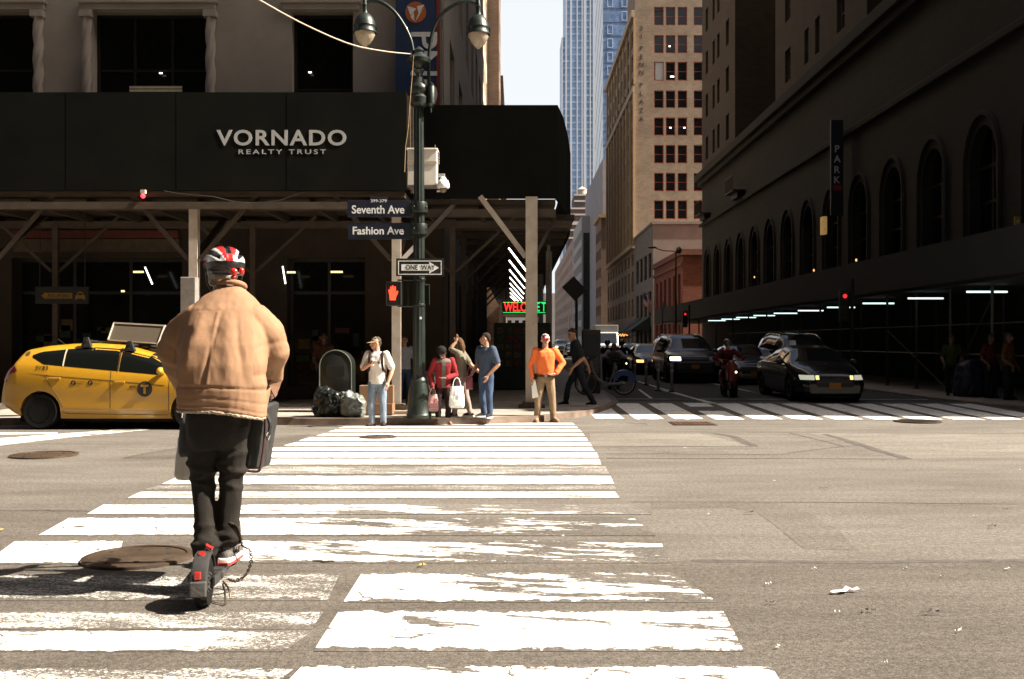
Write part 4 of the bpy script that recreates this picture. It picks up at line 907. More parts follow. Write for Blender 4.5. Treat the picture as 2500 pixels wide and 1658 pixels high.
class Blob:
    def __init__(s): s.mb = MB()
    def limb(s, *pr, n=12, sq=None):           # (point, radius), (point, radius) ...
        for (p, r), (q, r2) in zip(pr, pr[1:]): s.mb.loft(cap_geo(p, q, r, r2, n, sq))
        return s
    def ball(s, c, r, n=16, k=12): s.mb.ball(c, r, n, k); return s
    def tube(s, rings): s.mb.loft(rings); return s
    def ell(s, secs, n=24, pw=2.0):           # (centre, half width x, half depth y) stacked ellipses
        rings = []
        for c, rx, ry in secs:
            ring = []
            for j in range(n):
                t = 2 * math.pi * j / n; ct, st = math.cos(t), math.sin(t)
                ring.append(Vector(c) + Vector((rx * math.copysign(abs(ct) ** (2 / pw), ct), ry * math.copysign(abs(st) ** (2 / pw), st), 0)))
            rings.append(ring)
        s.mb.loft(rings); return s
    def mesh(s, name, mats, voxel=.012, smooth=3, disp=None):
        me = bpy.data.meshes.new(name); me.from_pydata([tuple(v) for v in s.mb.v], [], s.mb.f)
        bm = bmesh.new(); bm.from_mesh(me)
        bmesh.ops.recalc_face_normals(bm, faces=bm.faces); bm.to_mesh(me); bm.free()
        ob = bpy.data.objects.new(name, me); COL.objects.link(ob)
        md = ob.modifiers.new('r', 'REMESH'); md.mode = 'VOXEL'; md.voxel_size = voxel; md.use_smooth_shade = True
        if smooth: sm = ob.modifiers.new('s', 'SMOOTH'); sm.factor = .5; sm.iterations = smooth
        out = bpy.data.meshes.new_from_object(ob.evaluated_get(bpy.context.evaluated_depsgraph_get()))
        bpy.data.objects.remove(ob); bpy.data.meshes.remove(me)
        out.name = name
        if disp: displace(out, disp)
        out.materials.clear()
        for mm in (mats if isinstance(mats, (list, tuple)) else [mats]): out.materials.append(mm)
        out.polygons.foreach_set('use_smooth', [True] * len(out.polygons)); out.update()
        return out
def displace(me, fn):                          # fn(co, normal) -> signed distance along the normal
    n = len(me.vertices); co = np.empty(n * 3); no = np.empty(n * 3)
    me.vertices.foreach_get('co', co); me.vertices.foreach_get('normal', no); co = co.reshape(-1, 3); no = no.reshape(-1, 3)
    d = np.array([fn(Vector(c), Vector(k)) for c, k in zip(co, no)])
    me.vertices.foreach_set('co', (co + no * d[:, None]).ravel()); me.update()
def folds(amp, sc=(9, 9, 4), seed=0):
    off = Vector((seed * 3.7, seed * 1.9, seed))
    def f(c, n):
        p = Vector((c.x * sc[0], c.y * sc[1], c.z * sc[2])) + off
        v = mnoise.noise(p); w = mnoise.noise(p * 2.1 + Vector((5, 2, 9)))
        return amp * ((1 - 2 * abs(v)) * .7 + .4 * w - .3)
    return f

# ------------------------------------------------------------------ manhole covers
IRON = M('worn_iron', (.12, .085, .062), .38, metal=.6, var=.25, vscale=4, bump=.15, bscale=60)
IRON_D = M('dark_cast_iron', (.055, .038, .028), .6, metal=.4, var=.4, vscale=30, bump=.8, bscale=35)
def manhole(px, py, r, label, smooth=True):
    x, y = gnd(px, py); z = road_z(y); t = thing('manhole_cover', label, 'manhole cover', (x, y, z))
    m = MB(); m.lathe([(r, .002), (r, .022), (r - .02, .026), (r - .05, .026), (r - .05, .014)], n=48); m.build('rim', IRON if smooth else IRON_D, t, smooth=40)
    m = MB(); m.lathe([(r - .055, .002), (r - .055, .018), (r - .07, .021), (.01, .021)], n=48); pl = m.build('plate', IRON if smooth else IRON_D, t, smooth=40)
    m = MB()
    if smooth:
        for k in range(8):
            m = MB(); a = k * .785 + .3; q = r * (.72 if k % 2 else .55); m.ball((q * math.cos(a), q * math.sin(a), .0215), (.022, .022, .004), 10, 6)
            m.build('vent_hole', M('hole_black', (.006, .005, .004), .9, var=0), pl)
    else:
        for i in range(-7, 8):
            for j in range(-7, 8):
                q = r * .115; cx, cy = i * q + (q / 2 if j % 2 else 0), j * q
                if cx * cx + cy * cy < (r - .1) ** 2: m.box(cx - q * .3, cx + q * .3, cy - q * .3, cy + q * .3, .0, .030)
        m.build('raised_stud', IRON, pl)
    return t
manhole(338, 1364, .37, 'smooth brown steel manhole cover beside the scooter wheel')
manhole(108, 1113, .42, 'studded dark manhole cover in open asphalt at the left edge')
manhole(924, 1069, .30, 'small rusty manhole cover lying in the far crosswalk bars')
manhole(2240, 1030, .46, 'studded manhole cover at the shade line on the right', False)
x0, y0 = gnd(1690, 1035); gt = thing('drain_grate', 'square rust brown iron grate just before the side street crosswalk', 'grate', (x0, y0, road_z(y0)))
m = MB(); m.box(-.42, .42, -.42, .42, .002, .012); m.build('frame', IRON_D, gt)
m = MB()
for i in range(8):
    for j in range(8): m.box(-.38 + .097 * i, -.32 + .097 * i, -.38 + .097 * j, -.32 + .097 * j, .013, .022)
m.build('tread', M('rust_brown_iron', (.13, .06, .035), .7, metal=.3, var=.3, vscale=9), gt)
# litter
SCRAP = M('white_scrap', (.55, .52, .46), .7, var=.1)
def scrap(px, py, l, w_, a, label, mat=SCRAP, group=None, nm='paper_scrap', cat='litter'):
    x, y = gnd(px, py); m = MB(); n = 7; top = []; bot = []
    for i in range(n):
        t = i / (n - 1) - .5; ww = w_ * (.5 + .5 * math.cos(t * 2.6)) * (.8 + .4 * mnoise.noise(Vector((i * 1.3, px, 0)))); b = .04 * mnoise.noise(Vector((i * .8, py, 3)))
        h = .006 + .03 * abs(mnoise.noise(Vector((i * 1.1, px * .1, 7))))
        top.append((t * l, b + ww / 2, h)); bot.append((t * l, b - ww / 2, h * .6))
    m.add(top + bot, [(i, n + i, n + i + 1, i + 1) for i in range(n - 1)])
    return put(nm, m.mesh(nm, mat), None, label, cat, group, loc=(x, y, road_z(y) + .012), rot=(0, 0, a))
scrap(2062, 1449, .19, .045, .35, 'curled white plastic strip lying on the open asphalt at right')
scrap(796, 1373, .16, .05, -.1, 'pale crumpled paper scrap at the edge of a worn crosswalk bar')
scrap(1030, 1385, .05, .03, .2, 'small yellow leaf on the asphalt between crosswalk bars', M('yellow_leaf', (.45, .30, .05), .8), nm='fallen_leaf', cat='leaf')
scrap(2, 1298, .05, .03, 0, 'small yellow scrap at the left edge of the picture', M('yellow_leaf', (.45, .30, .05)), nm='fallen_leaf', cat='leaf')
random.seed(11)
for px, py in ((1900, 1587), (2045, 1502), (2210, 1394), (1990, 1394), (2300, 1412), (1730, 1260), (2380, 1264), (2490, 1150), (2160, 1625), (1890, 1178), (2340, 1547), (1875, 1432), (2460, 1394), (1672, 1096)):
    scrap(px, py, random.uniform(.02, .05), random.uniform(.005, .010), random.uniform(-.6, .6), 'tiny pale scrap on the open asphalt at right', group='tiny scraps on the asphalt')
for px, py in ((1885, 1478), (2120, 1497), (2010, 1196), (2420, 1290), (2275, 1503), (1830, 1256), (2455, 1248)):
    scrap(px, py, random.uniform(.06, .11), random.uniform(.012, .02), random.uniform(-.3, .1), 'short dark scuff of tar on the open asphalt at right', A_SEAM, 'tar scuffs on the asphalt', 'tar_scrap')
scrap(1558, 1037, .5, .05, -.8, 'dark stick lying in the sunlit road left of the iron grate', M('dark_wood', (.05, .03, .02), .8), nm='stick', cat='stick')

# ------------------------------------------------------------------ kerb-side clutter
MBX = thing('mailbox', 'dark green round-topped mailbox under the pavement shed', 'mailbox', (at(825, 0, 21.5).x, 21.5, 0))
MG = M('mailbox_green', (.0035, .0058, .004), .45, var=.2, coat=.1); hw_ = .335
m = MB(); prof = [(-hw_, .12), (hw_, .12), (hw_, .98)] + [(hw_ * math.cos(R(180 * k / 14)), .98 + .34 * math.sin(R(180 * k / 14))) for k in range(1, 14)] + [(-hw_, .98)]
m.prism(prof, -.3, .3, 'xz'); m.build('body', MG, MBX, bevel=.02, smooth=40)
m = MB(); rim = [(-hw_ - .004, .3), (-hw_ - .004, .98)] + [(-(hw_ + .004) * math.cos(R(180 * k / 14)), .98 + .345 * math.sin(R(180 * k / 14))) for k in range(1, 14)] + [(hw_ + .004, .98), (hw_ + .004, .3)]
m.tube([(a, -.3, b) for a, b in rim], .014, 6); m.build('rim', M('worn_green_edge', (.10, .12, .09), .35, var=.2), MBX, smooth=50)
for a in (-1, 1):
    for b in (-1, 1): m = MB(); m.box(a * .28 - .03, a * .28 + .03, b * .24 - .03, b * .24 + .03, 0, .12); m.build('foot', MG, MBX)
m = MB(); m.box(-.2, .2, -.312, -.302, .75, 1.0); m.build('door', MG, MBX, bevel=.006)
# bin bags
def bag(px, py, Y, rx, ry, rz, mat, label, seed, tail=None):
    x = at(px, 0, Y).x; b = Blob(); b.ell([((0, 0, .0), rx * .75, ry * .7), ((0, 0, rz * .25), rx, ry), ((.0, 0, rz * .7), rx * .95, ry * .95), ((.02, 0, rz * 1.1), rx * .72, ry * .7), ((.0, 0, rz * 1.3), rx * .25, ry * .25)])
    b.ball((-.1, .02, rz * .9), (rx * .6, ry * .6, rz * .55)); b.limb(((-.05, 0, rz * 1.3), .05), ((-.18, 0, rz * 1.38), .05))
    def f(c, n):
        p = c * 5 + Vector((seed, 0, 0)); v = mnoise.noise(p); w_ = mnoise.noise(c * 13 + Vector((0, seed, 0))); return .05 * (1 - 2 * abs(v)) + .022 * (1 - 2 * abs(w_)) - .02
    me = b.mesh('garbage_bag', mat, .018, 2, f)
    return put('garbage_bag', me, None, label, 'garbage bag', None, loc=(x, Y, 0.01))
bag(803, 0, 20.05, .31, .28, .40, M('black_bag_plastic', (.010, .012, .011), .3, var=.1, spec=.4, bump=.25, bscale=25), 'black garbage bag on the kerb beside the pale grey-green bag', 1.3)
bag(862, 0, 19.98, .25, .24, .33, M('grey_bag_plastic', (.15, .165, .145), .3, var=.15, spec=.6, bump=.3, bscale=22), 'shiny grey-green garbage bag on the kerb behind the man in the cap', 4.1)
CARD = M('cardboard', (.20, .105, .05), .8, var=.15, vscale=3)
def carton(px0, px1, Y, z0, h, d, label, rz=0):
    a, b = at(px0, 0, Y).x, at(px1, 0, Y).x; w_ = (b - a) / 2; t = thing('cardboard_box', label, 'box', ((a + b) / 2, Y + d / 2, z0), rz)
    m = MB(); m.box(-w_, w_, -d / 2, d / 2, 0, h); m.build('carton', CARD, t, bevel=.006)
    m = MB(); m.box(-w_ * .98, w_ * .98, -.03, .03, h + .0005, h + .003); m.build('tape', M('brown_tape', (.16, .09, .04), .4, var=0), t)
carton(884, 958, 20.3, .02, .22, .45, 'low brown cardboard box under another, behind the man in the cap')
carton(876, 958, 20.35, .245, .36, .4, 'brown cardboard box stacked on the lower box, behind the man in the cap', .06)
BK = thing('litter_basket', 'dark wire mesh litter basket behind the street lamp', 'litter bin', (at(1052, 0, 21.0).x, 21.0, 0)); m = MB()
for k in range(22):
    a = 2 * math.pi * k / 22
    for s_ in (.35, -.35): m.tube([((.20 + .06 * t) * math.cos(a + s_ * t), (.20 + .06 * t) * math.sin(a + s_ * t), .03 + .8 * t) for t in (0, .33, .66, 1)], .007, 4)
m.build('mesh_wall', M('wire_grey', (.14, .13, .11), .5, metal=.4, var=.1), BK)
m = MB(); m.lathe([(.27, .80), (.28, .86), (.25, .87), (.25, .81)], n=24); m.build('rim', MG, BK, smooth=40); m = MB(); m.lathe([(.22, 0), (.22, .05), (.01, .05)], n=24); m.build('floor', MG, BK)
# timber planks by the lamp
for k, (a, b, y, z) in enumerate(((954, 1000, 20.6, .0), (958, 998, 20.9, .09))):
    m = MB(); m.box(0, at(b, 0, y).x - at(a, 0, y).x, 0, .25, 0, .07); put('timber_plank', m.mesh('timber_plank', M('weathered_plank', (.26, .20, .14), .8, var=.2, vscale=3, stretch=(1, 8, 8)), .006), None, ('lower weathered timber plank on the pavement left of the lamp base', 'upper weathered timber plank lying behind the lower one')[k], 'plank', loc=(at(a, 0, y).x, y, z))

# newsstand with its LED board, under the shed on the side street
NS = thing('newsstand', 'dim green and red newsstand under the shed behind the corner post', 'newsstand', (.3, 31.2, 0))
m = MB(); m.box(-.72, 1.05, 31, 33.2, .01, 2.1); m.build('cabin', M('newsstand_green', (.02, .028, .016), .7, var=.2), NS, world=True, bevel=.02)
m = MB(); random.seed(5)
for i in range(6):
    for j in range(5): x = -.62 + .27 * i; z = .75 + .25 * j; m.box(x, x + .2, 30.96, 30.998, z, z + .2, random.randrange(3))
m.build('magazine_rack', [M('cover_red', (.10, .014, .01), .6, var=.5, vscale=9), M('cover_green', (.025, .055, .02), .6, var=.5, vscale=9), M('cover_tan', (.09, .06, .03), .6, var=.5, vscale=9)], NS, world=True)
LB = thing('led_sign', 'scrolling LED board reading WELCOME in red with green border', 'sign', (.3, 30.8, 2.5))
rect(1226, 735, 1334, 767, 30.8, 0, .1, M('led_board_black', (.004, .004, .004), .5, var=0), 'board', LB)
LR = M('led_red', (.8, .02, .01), .5, var=0, emit=(1, .03, .02), estr=.55); LG = M('led_green', (.02, .6, .1), .5, var=0, emit=(.02, .8, .15), estr=.35)
p = at(1229, 761, 30.78); t_ = lettering('WELC', .27, LR, LB, at(1257, 760, 30.78) - LB.location, width=.68, bold=.008)
lettering('OME T', .27, LG, LB, at(1308, 760, 30.78) - LB.location, width=.62, bold=.006)
rect(1228, 762.5, 1332, 764, 30.79, -.01, 0, LG, 'border', LB); rect(1228, 737.5, 1332, 739, 30.79, -.01, 0, LG, 'border', LB)
for x in (1235, 1328): q = at(x, 0, 30.85); m = MB(); m.tube([(q.x, 30.85, 2.7), (q.x, 30.85, 4.68)], .012, 6); m.build('hanger', DARKFR, LB, world=True)
# advertising kiosk
KI = thing('kiosk', 'tall grey information kiosk with a dim screen, behind the walking man in black', 'kiosk', (at(1444, 0, 29).x, 29, 0)); kx = KI.location.x
m = MB(); m.box(kx - .27, kx + .27, 29, 29.3, .0, 1.86); m.build('body', M('kiosk_steel', (.055, .05, .045), .4, metal=.4, var=.15), KI, world=True, bevel=.03)
m = MB(); m.box(kx - .23, kx + .22, 28.985, 28.998, .55, 1.72); sc_ = m.build('screen', M('kiosk_poster_blue', (.012, .02, .032), .3, var=.3, vscale=3), KI, world=True)
m = MB()
for k in range(11): m.box(kx - .2, kx + .2, 28.975, 28.984, .60 + .043 * k, .63 + .043 * k)
m.build('poster_row', M('poster_grey', (.16, .14, .13), .7, var=.4, vscale=14), sc_, world=False) if False else m.build('poster_row', M('poster_grey', (.16, .14, .13), .7, var=.4, vscale=14), KI, world=True)
# solar panel on a post
SP = thing('solar_panel', 'tilted dark solar panel on a post against the far facades', 'solar panel', (at(1406, 0, 34).x, 34, 0)); sx_ = SP.location.x
m = MB(); m.tube([(sx_ + .02, 34, 0), (sx_ + .02, 34, 3.3)], .05, 8); m.build('post', M('dark_post', (.03, .028, .025), .5, var=.1), SP, world=True, smooth=50)
m = MB(); m.beam(at(1386, 688, 34), at(1418, 722, 34), .55, .12, up=(0, 1, 0)); m.build('panel', M('panel_black', (.012, .012, .014), .3, var=.1), SP, world=True, bevel=.01)
# delineators
DEL = M('grey_delineator', (.20, .17, .14), .6, var=.2)
for k, (px, py, lab) in enumerate(((1640, 958, 'nearest thin grey lane post in front of the large SUV'), (1607, 955, 'thin grey lane post left of the nearest one'), (1577, 941, 'middle thin grey lane post in front of the black car with a lit orange lamp'), (1550, 934, 'farthest thin grey lane post by the parked share bike'))):
    x, y = gnd(px, py); t = thing('lane_post', lab, 'bollard', (x, y, road_z(y)), group='flexible lane posts'); m = MB(); m.lathe([(.05, .05), (.045, .9), (.03, .93)], n=10); m.build('tube', DEL, t, smooth=40)
    m = MB(); m.lathe([(.11, 0), (.10, .04), (.05, .06)], n=12); m.build('base', M('rubber_black', (.012, .012, .012), .7, var=.1), t, smooth=40)
    for z in (.62, .78): m = MB(); m.lathe([(.052, z), (.051, z + .08)], n=10); m.build('reflective_band', M('band_pale', (.42, .40, .36), .4, var=.05), t, smooth=40)

# ------------------------------------------------------------------ right-hand pavement shed, signals, far lamps
RS = thing('sidewalk_shed', 'long dark pavement shed with thin pipe posts and tube lamps along the hotel', 'scaffold', (13, 50, 0))
PIPE = M('galvanised_pipe', (.07, .066, .06), .5, metal=.4, var=.2); DK = M('dark_shed_board', (.007, .008, .006), .8, var=.2)
m = MB(); m.box(11.9, 12.0, 21.5, 86, 3.15, 4.3); m.box(12.0, 16.2, 21.5, 86, 3.05, 3.14); m.build('deck', DK, RS, world=True)
m = MB(); m.box(11.9, 16, 21.4, 21.498, 3.1, 4.3); m.build('end_board', DK, RS, world=True)
for k, y in enumerate((24.2, 26.8, 29.4, 31.9, 34.4, 37, 39.4, 42, 45, 48, 51, 55, 59, 64, 70, 77)):
    m = MB(); m.tube([(12.8, y, 0), (12.8, y, 3.05)], .045, 8); m.lathe([(.1, 0), (.1, .02), (.045, .02)], (12.8, y, 0), 10); m.build('post', PIPE, RS, world=True, smooth=50)
    if k < 9: m = MB(); m.tube([(15.6, y, 0), (15.6, y, 3.05)], .04, 8); m.build('post', PIPE, RS, world=True, smooth=50)
m = MB(); m.tube([(12.8, 24, 1.15), (12.8, 60, 1.15)], .025, 6); m.tube([(12.8, 24, 2.0), (12.8, 60, 2.0)], .025, 6); m.build('rail', PIPE, RS, world=True)
m = MB(); m.tube([(12.8, 34.4, 1.9), (12.8, 29.6, .1)], .022, 6); m.build('brace', PIPE, RS, world=True)
m = MB(); m.tube([(12.75, 26.8, 2.6), (12.75, 29.4, .1)], .022, 6); m.build('brace', PIPE, RS, world=True)
for k in range(10):
    y = 27 + 4.05 * k; m = MB(); m.tube([(12.2, y, 2.86), (13.3, y, 2.86)], .03, 6); m.build('tube_lamp', M('cool_tube_lamp', (.9, 1, 1), .4, var=0, emit=(.75, 1, .95), estr=.42), RS, world=True)
def tlight(x, y, z, label, pole=None):
    t = thing('traffic_light', label, 'traffic light', (x, y, z)); H = M('signal_housing', (.012, .016, .012), .5, var=.1)
    m = MB(); m.box(x - .16, x + .16, y, y + .22, z - .85, z + .2); m.build('housing', H, t, world=True, bevel=.02)
    for dz, mm in ((0, M('red_signal_lens', (.5, .01, .01), .3, var=0, emit=(1, .03, .04), estr=.3)), (-.33, M('dark_amber_lens', (.03, .02, .004), .3, var=0)), (-.66, M('dark_green_lens', (.004, .02, .01), .3, var=0))):
        m = MB(); m.lathe([(.075, 0), (.07, -.02), (.01, -.03)], (x, y - .003, z + dz), 14, axis='y'); m.build('lens', mm, t, world=True, smooth=40)
        m = MB(); m.box(x - .12, x + .12, y - .16, y - .002, z + dz + .11, z + dz + .125); m.build('visor', H, t, world=True)
    m = MB(); m.tube([(x + .28, y + .12, 0), (x + .28, y + .12, z + .6)], .06, 8); m.tube([(x, y + .12, z + .21), (x + .28, y + .12, z + .35)], .025, 6); m.build('pole', H, t, world=True, smooth=50)
p = at(2063, 723, 34); tlight(p.x, 34, p.z, 'red traffic light on a dark pole by the hotel shed')
p = at(1673, 767, 64); tlight(p.x, 64, p.z, 'small far red traffic light above the parked cars')
CL = thing('street_lamp', 'slender street lamp whose arm reaches over the side street', 'street lamp', (11.6, 72, 0)); m = MB()
p0 = at(1650, 615, 72); m.tube([(p0.x, 72, 0), (p0.x, 72, p0.z)], [.09, .05], 8); m.tube(spl([p0, at(1640, 613, 72), at(1620, 612, 72), at(1598, 605, 72)]), .035, 6); m.build('pole', M('dark_post', (.03, .028, .025)), CL, world=True, smooth=50)
m = MB(); q = at(1592, 604, 72); m.ball(q, (.35, .15, .09), 12, 8); m.build('lamp_head', M('lamp_head_grey', (.16, .15, .14), .5, var=.1), CL, world=True, smooth=60)
m = MB(); q = at(1657, 611, 72); m.ball(q, (.22, .2, .26), 10, 8); m.build('camera_ball', M('lamp_head_grey', (.16, .15, .14)), CL, world=True, smooth=60)
FL2 = thing('street_lamp', 'small pale far street lamp between the corner post and the solar panel', 'street lamp', (10.4, 200, 0)); m = MB()
q = at(1389, 770, 200); m.tube([(q.x, 200, 0), q], .12, 6); m.tube([at(1389, 781, 200), at(1376, 778, 200), at(1364, 777, 200)], .08, 6); m.build('pole', M('pale_lamp_post', (.5, .48, .44), .5, var=.05), FL2, world=True)
FG = thing('flag', 'American flag hanging from a slanted pole on the grey block', 'flag', (15.9, 116, 6.6))
a = at(1570, 706, 116); b_ = at(1588, 747, 116); q0 = at(1598, 742, 116)
m = MB(); m.tube([(16, 116.2, q0.z - .3), at(1571, 712, 116)], .05, 6); m.build('pole', M('flag_pole', (.3, .28, .25), .5, var=.05), FG, world=True)
u0, u1, v1 = at(1571, 713, 115.9), at(1590, 738, 115.9), Vector((0, 0, -1.35)); m = MB()
for k in range(13):
    for i in range(8):
        w1 = lambda s_, t: u0.lerp(u1, s_) + v1 * t + Vector((0, .1 * math.sin(6 * s_ + 2 * t), 0))
        s0, s1, t0, t1 = i / 8, (i + 1) / 8, k / 13, (k + 1) / 13
        m.quad(w1(s0, t0), w1(s1, t0), w1(s1, t1), w1(s0, t1), 2 if (i < 4 and k < 7) else (0 if k % 2 == 0 else 1))
m.build('cloth', [M('flag_red', (.30, .03, .025), .8, var=.05), M('flag_white', (.5, .47, .44), .8, var=.05), M('flag_blue', (.02, .03, .10), .8, var=.05)], FG, world=True, fix=False, smooth=40)
AW = M('awning_green', (.02, .034, .02), .8, var=.2)
for k, (y0, y1, lab, mm) in enumerate(((119, 126, 'dark green sloping shop awning on the grey block', AW), (127.5, 134, 'near-black sloping shop awning farther along the grey block', M('awning_black', (.014, .016, .02), .8, var=.2)))):
    t = thing('awning', lab, 'awning', (16, y0, 3)); m = MB(); m.add([(15.99, y0, 4.6), (15.99, y1, 4.6), (13.6, y1, 2.9), (13.6, y0, 2.9), (13.6, y1, 2.5), (13.6, y0, 2.5), (15.99, y0, 2.9), (15.99, y1, 2.9)], [(0, 1, 2, 3), (3, 2, 4, 5), (0, 3, 6), (1, 7, 2)]); m.build('canopy', mm, t, world=True)
    m = MB(); m.tube([(15.99, y0 + .05, 2.7), (13.62, y0 + .05, 2.55)], .03, 5); m.build('strut', DARKFR, t, world=True)
NE_ = thing('neon_sign', 'tiny orange neon script sign below the far awnings', 'sign', at(1521, 818, 126)); m = MB()
m.tube(spl([at(x, y, 126) for x, y in ((1511, 820), (1514, 816), (1517, 821), (1520, 815), (1523, 821), (1526, 816), (1530, 819), (1533, 818))], 4), .05, 5); m.build('tube', M('orange_neon', (.8, .3, .1), .5, var=0, emit=(1, .35, .08), estr=.5), NE_, world=True)
m = MB(); q = at(1521, 823, 126.1); m.box(q.x - 1.1, q.x + 1.1, 126.1, 126.15, q.z - .1, q.z); m.tube([(q.x, 126.12, q.z), (16, 126.12, q.z + .4)], .04, 5); m.build('bracket', DARKFR, NE_, world=True)
PSN = thing('parking_sign', 'small pale upright sign plate above the parked cars', 'sign', (at(1618, 0, 60).x, 60, 0)); q = at(1618, 752, 60); m = MB(); m.box(q.x - .12, q.x + .12, 60, 60.02, q.z - .3, q.z + .3); m.build('plate', M('dim_pale_plate', (.30, .26, .22), .6, var=.1), PSN, world=True)
m = MB(); m.tube([(q.x, 60.05, 0), (q.x, 60.05, q.z + .3)], .03, 6); m.build('post', DARKFR, PSN, world=True)
# ------------------------------------------------------------------ cars: one surface function per model, everything else laid on it
def sm_interp(pts, soft=.06):
    X = np.array([p[0] for p in pts], float); Z = np.array([p[1] for p in pts], float)
    g = np.linspace(X[0] - .5, X[-1] + .5, 700); v = np.interp(g, X, Z); k = max(1, int(soft / (g[1] - g[0]))); ker = np.hanning(2 * k + 1); ker /= ker.sum()
    vv = np.convolve(np.pad(v, k, mode='edge'), ker, 'valid')
    return lambda x: float(np.interp(x, g, vv))
class CarShape:
    def __init__(s, L, W, top, belt, bottom, tumb=.24, plan=None):
        s.L, s.W, s.tumb = L, W, tumb; s.top = sm_interp(top); s.belt_ = sm_interp(belt, .1); s.bot = sm_interp(bottom, .05)
        s.plan = sm_interp(plan or [(0, .78), (.06, .86), (.3, .96), (.9, 1), (L - 1.1, 1), (L - .45, .95), (L - .15, .86), (L, .68)], .08)
    def be(s, x): return min(s.belt_(x), s.top(x) - .06)
    def hw(s, x, z):
        W = s.W * s.plan(x); zb, zt, be = s.bot(x), s.top(x), s.be(x)
        if z <= be: return W * float(np.interp((z - zb) / (be - zb), [0, .06, .16, .35, .6, .8, .9, 1], [.90, .955, .985, .985, 1, 1, .985, .965]))
        h = zt - be; u = min(1, max(0, (z - be) / h)); c = min(1, h / .4); p = 2.2 + 3.0 * c
        return W * (.965 - s.tumb * c * u) * max(0, 1 - u ** p) ** (1 / p)
    def section(s, x, nl=12, nu=14):
        zb, zt, be = s.bot(x), s.top(x), s.be(x); o = [(zb, s.hw(x, zb))]
        for i in range(1, nl + 1): z = zb + (be - zb) * i / nl; o.append((z, s.hw(x, z)))
        for i in range(1, nu + 1):
            u = math.sin(math.pi / 2 * i / nu) if i < nu else 1; u = 1 - (1 - i / nu) ** 2.2; z = be + (zt - be) * u; o.append((z, s.hw(x, z) if i < nu else 0))
        return o
    def ztop(s, x, y):
        lo, hi = s.be(x), s.top(x)
        for _ in range(30):
            md = (lo + hi) / 2
            if s.hw(x, md) > abs(y): lo = md
            else: hi = md
        return lo
    def xend(s, y, z, front=True):
        a, b = (s.L * .5, s.L) if front else (s.L * .5, 0)
        ok = lambda x: s.bot(x) <= z <= s.top(x) and s.hw(x, z) >= abs(y)
        if ok(b): return b
        for _ in range(30):
            md = (a + b) / 2
            if ok(md): a = md
            else: b = md
        return a
    def body(s, step=.05):
        n = int(s.L / step); xs_ = [s.L * i / n for i in range(n + 1)]; m = MB(); rings = []
        for x in xs_:
            sec = s.section(x); r = [(x, h, z) for z, h in sec] + [(x, -h, z) for z, h in sec[-2::-1]]; rings.append(r)
        m.loft(rings, closed=True, cap=True); return m
    def side(s, x0, x1, zb, zt, sd, off=.005, nx=16, nz=5, m=None):
        m = m or MB(); f = lambda q, x: q(x) if callable(q) else q; P = []
        for i in range(nx + 1):
            x = x0 + (x1 - x0) * i / nx; a, b = f(zb, x), f(zt, x)
            P.append([(x, sd * (s.hw(x, a + (b - a) * j / nz) + off), a + (b - a) * j / nz) for j in range(nz + 1)])
        k = nz + 1; vs = [p for r in P for p in r]
        return m.add(vs, [(i * k + j, (i + 1) * k + j, (i + 1) * k + j + 1, i * k + j + 1) for i in range(nx) for j in range(nz)])
    def over(s, x0, x1, y0f, y1f, off=.006, nx=12, ny=12):
        m = MB(); P = []
        for i in range(nx + 1):
            x = x0 + (x1 - x0) * i / nx; w0 = s.hw(x, s.be(x) + .72 * (s.top(x) - s.be(x)))
            P.append([(x, w0 * (y0f + (y1f - y0f) * j / ny), s.ztop(x, w0 * (y0f + (y1f - y0f) * j / ny)) + off) for j in range(ny + 1)])
        sg = 1 if s.top(x1) > s.top(x0) else -1
        k = ny + 1; vs = [(p[0] - sg * off, p[1], p[2]) for r in P for p in r]
        return m.add(vs, [(i * k + j, (i + 1) * k + j, (i + 1) * k + j + 1, i * k + j + 1) for i in range(nx) for j in range(ny)])
    def end(s, y0, y1, z0, z1, front=True, off=.006, ny=8, nz=4, m=None):
        m = m or MB(); k = nz + 1; vs = []
        for i in range(ny + 1):
            for j in range(nz + 1):
                y, z = y0 + (y1 - y0) * i / ny, z0 + (z1 - z0) * j / nz; x = s.xend(y, z, front) + (off if front else -off); vs.append((x, y * (1 + .004), z))
        return m.add(vs, [(i * k + j, (i + 1) * k + j, (i + 1) * k + j + 1, i * k + j + 1) for i in range(ny) for j in range(nz)])

TYRE = M('tyre_rubber', (.008, .0075, .007), .85, var=.2, spec=.12); RIMM = M('dark_alloy', (.05, .048, .045), .4, metal=.6, var=.15); WELL = M('wheel_well_black', (.004, .004, .004), .9, var=0)
CGLASS = M('car_glass', (.006, .008, .009), .04, var=0, spec=.7); CHROME = M('car_chrome', (.55, .55, .55), .18, metal=1, var=0)
def wheel(root, x, y, r, sd, w_=.21, rim=RIMM, spokes=10):
    m = MB(); m.lathe([(r * .62, -w_ / 2 + .01), (r * .93, -w_ / 2), (r, -w_ / 2 + .035), (r, w_ / 2 - .035), (r * .93, w_ / 2), (r * .62, w_ / 2 - .01)], n=32, axis='y')
    wo = m.build('wheel', TYRE, root, smooth=40); wo.location = (x, y, r)
    m = MB(); o = w_ / 2 * sd; m.lathe([(r * .62, o * .3), (r * .64, o * .95), (r * .58, o * .92), (r * .56, o * .35), (.01, o * .3)], n=28, axis='y')
    for k in range(spokes):
        a = 2 * math.pi * k / spokes; m.beam((r * .1 * math.cos(a), o * .62, r * .1 * math.sin(a)), (r * .58 * math.cos(a), o * .8, r * .58 * math.sin(a)), .035, .03, up=(0, 1, 0))
    m.lathe([(r * .16, o * .3), (r * .14, o * .75), (.005, o * .78)], n=12, axis='y'); m.build('rim', rim, wo, smooth=40)
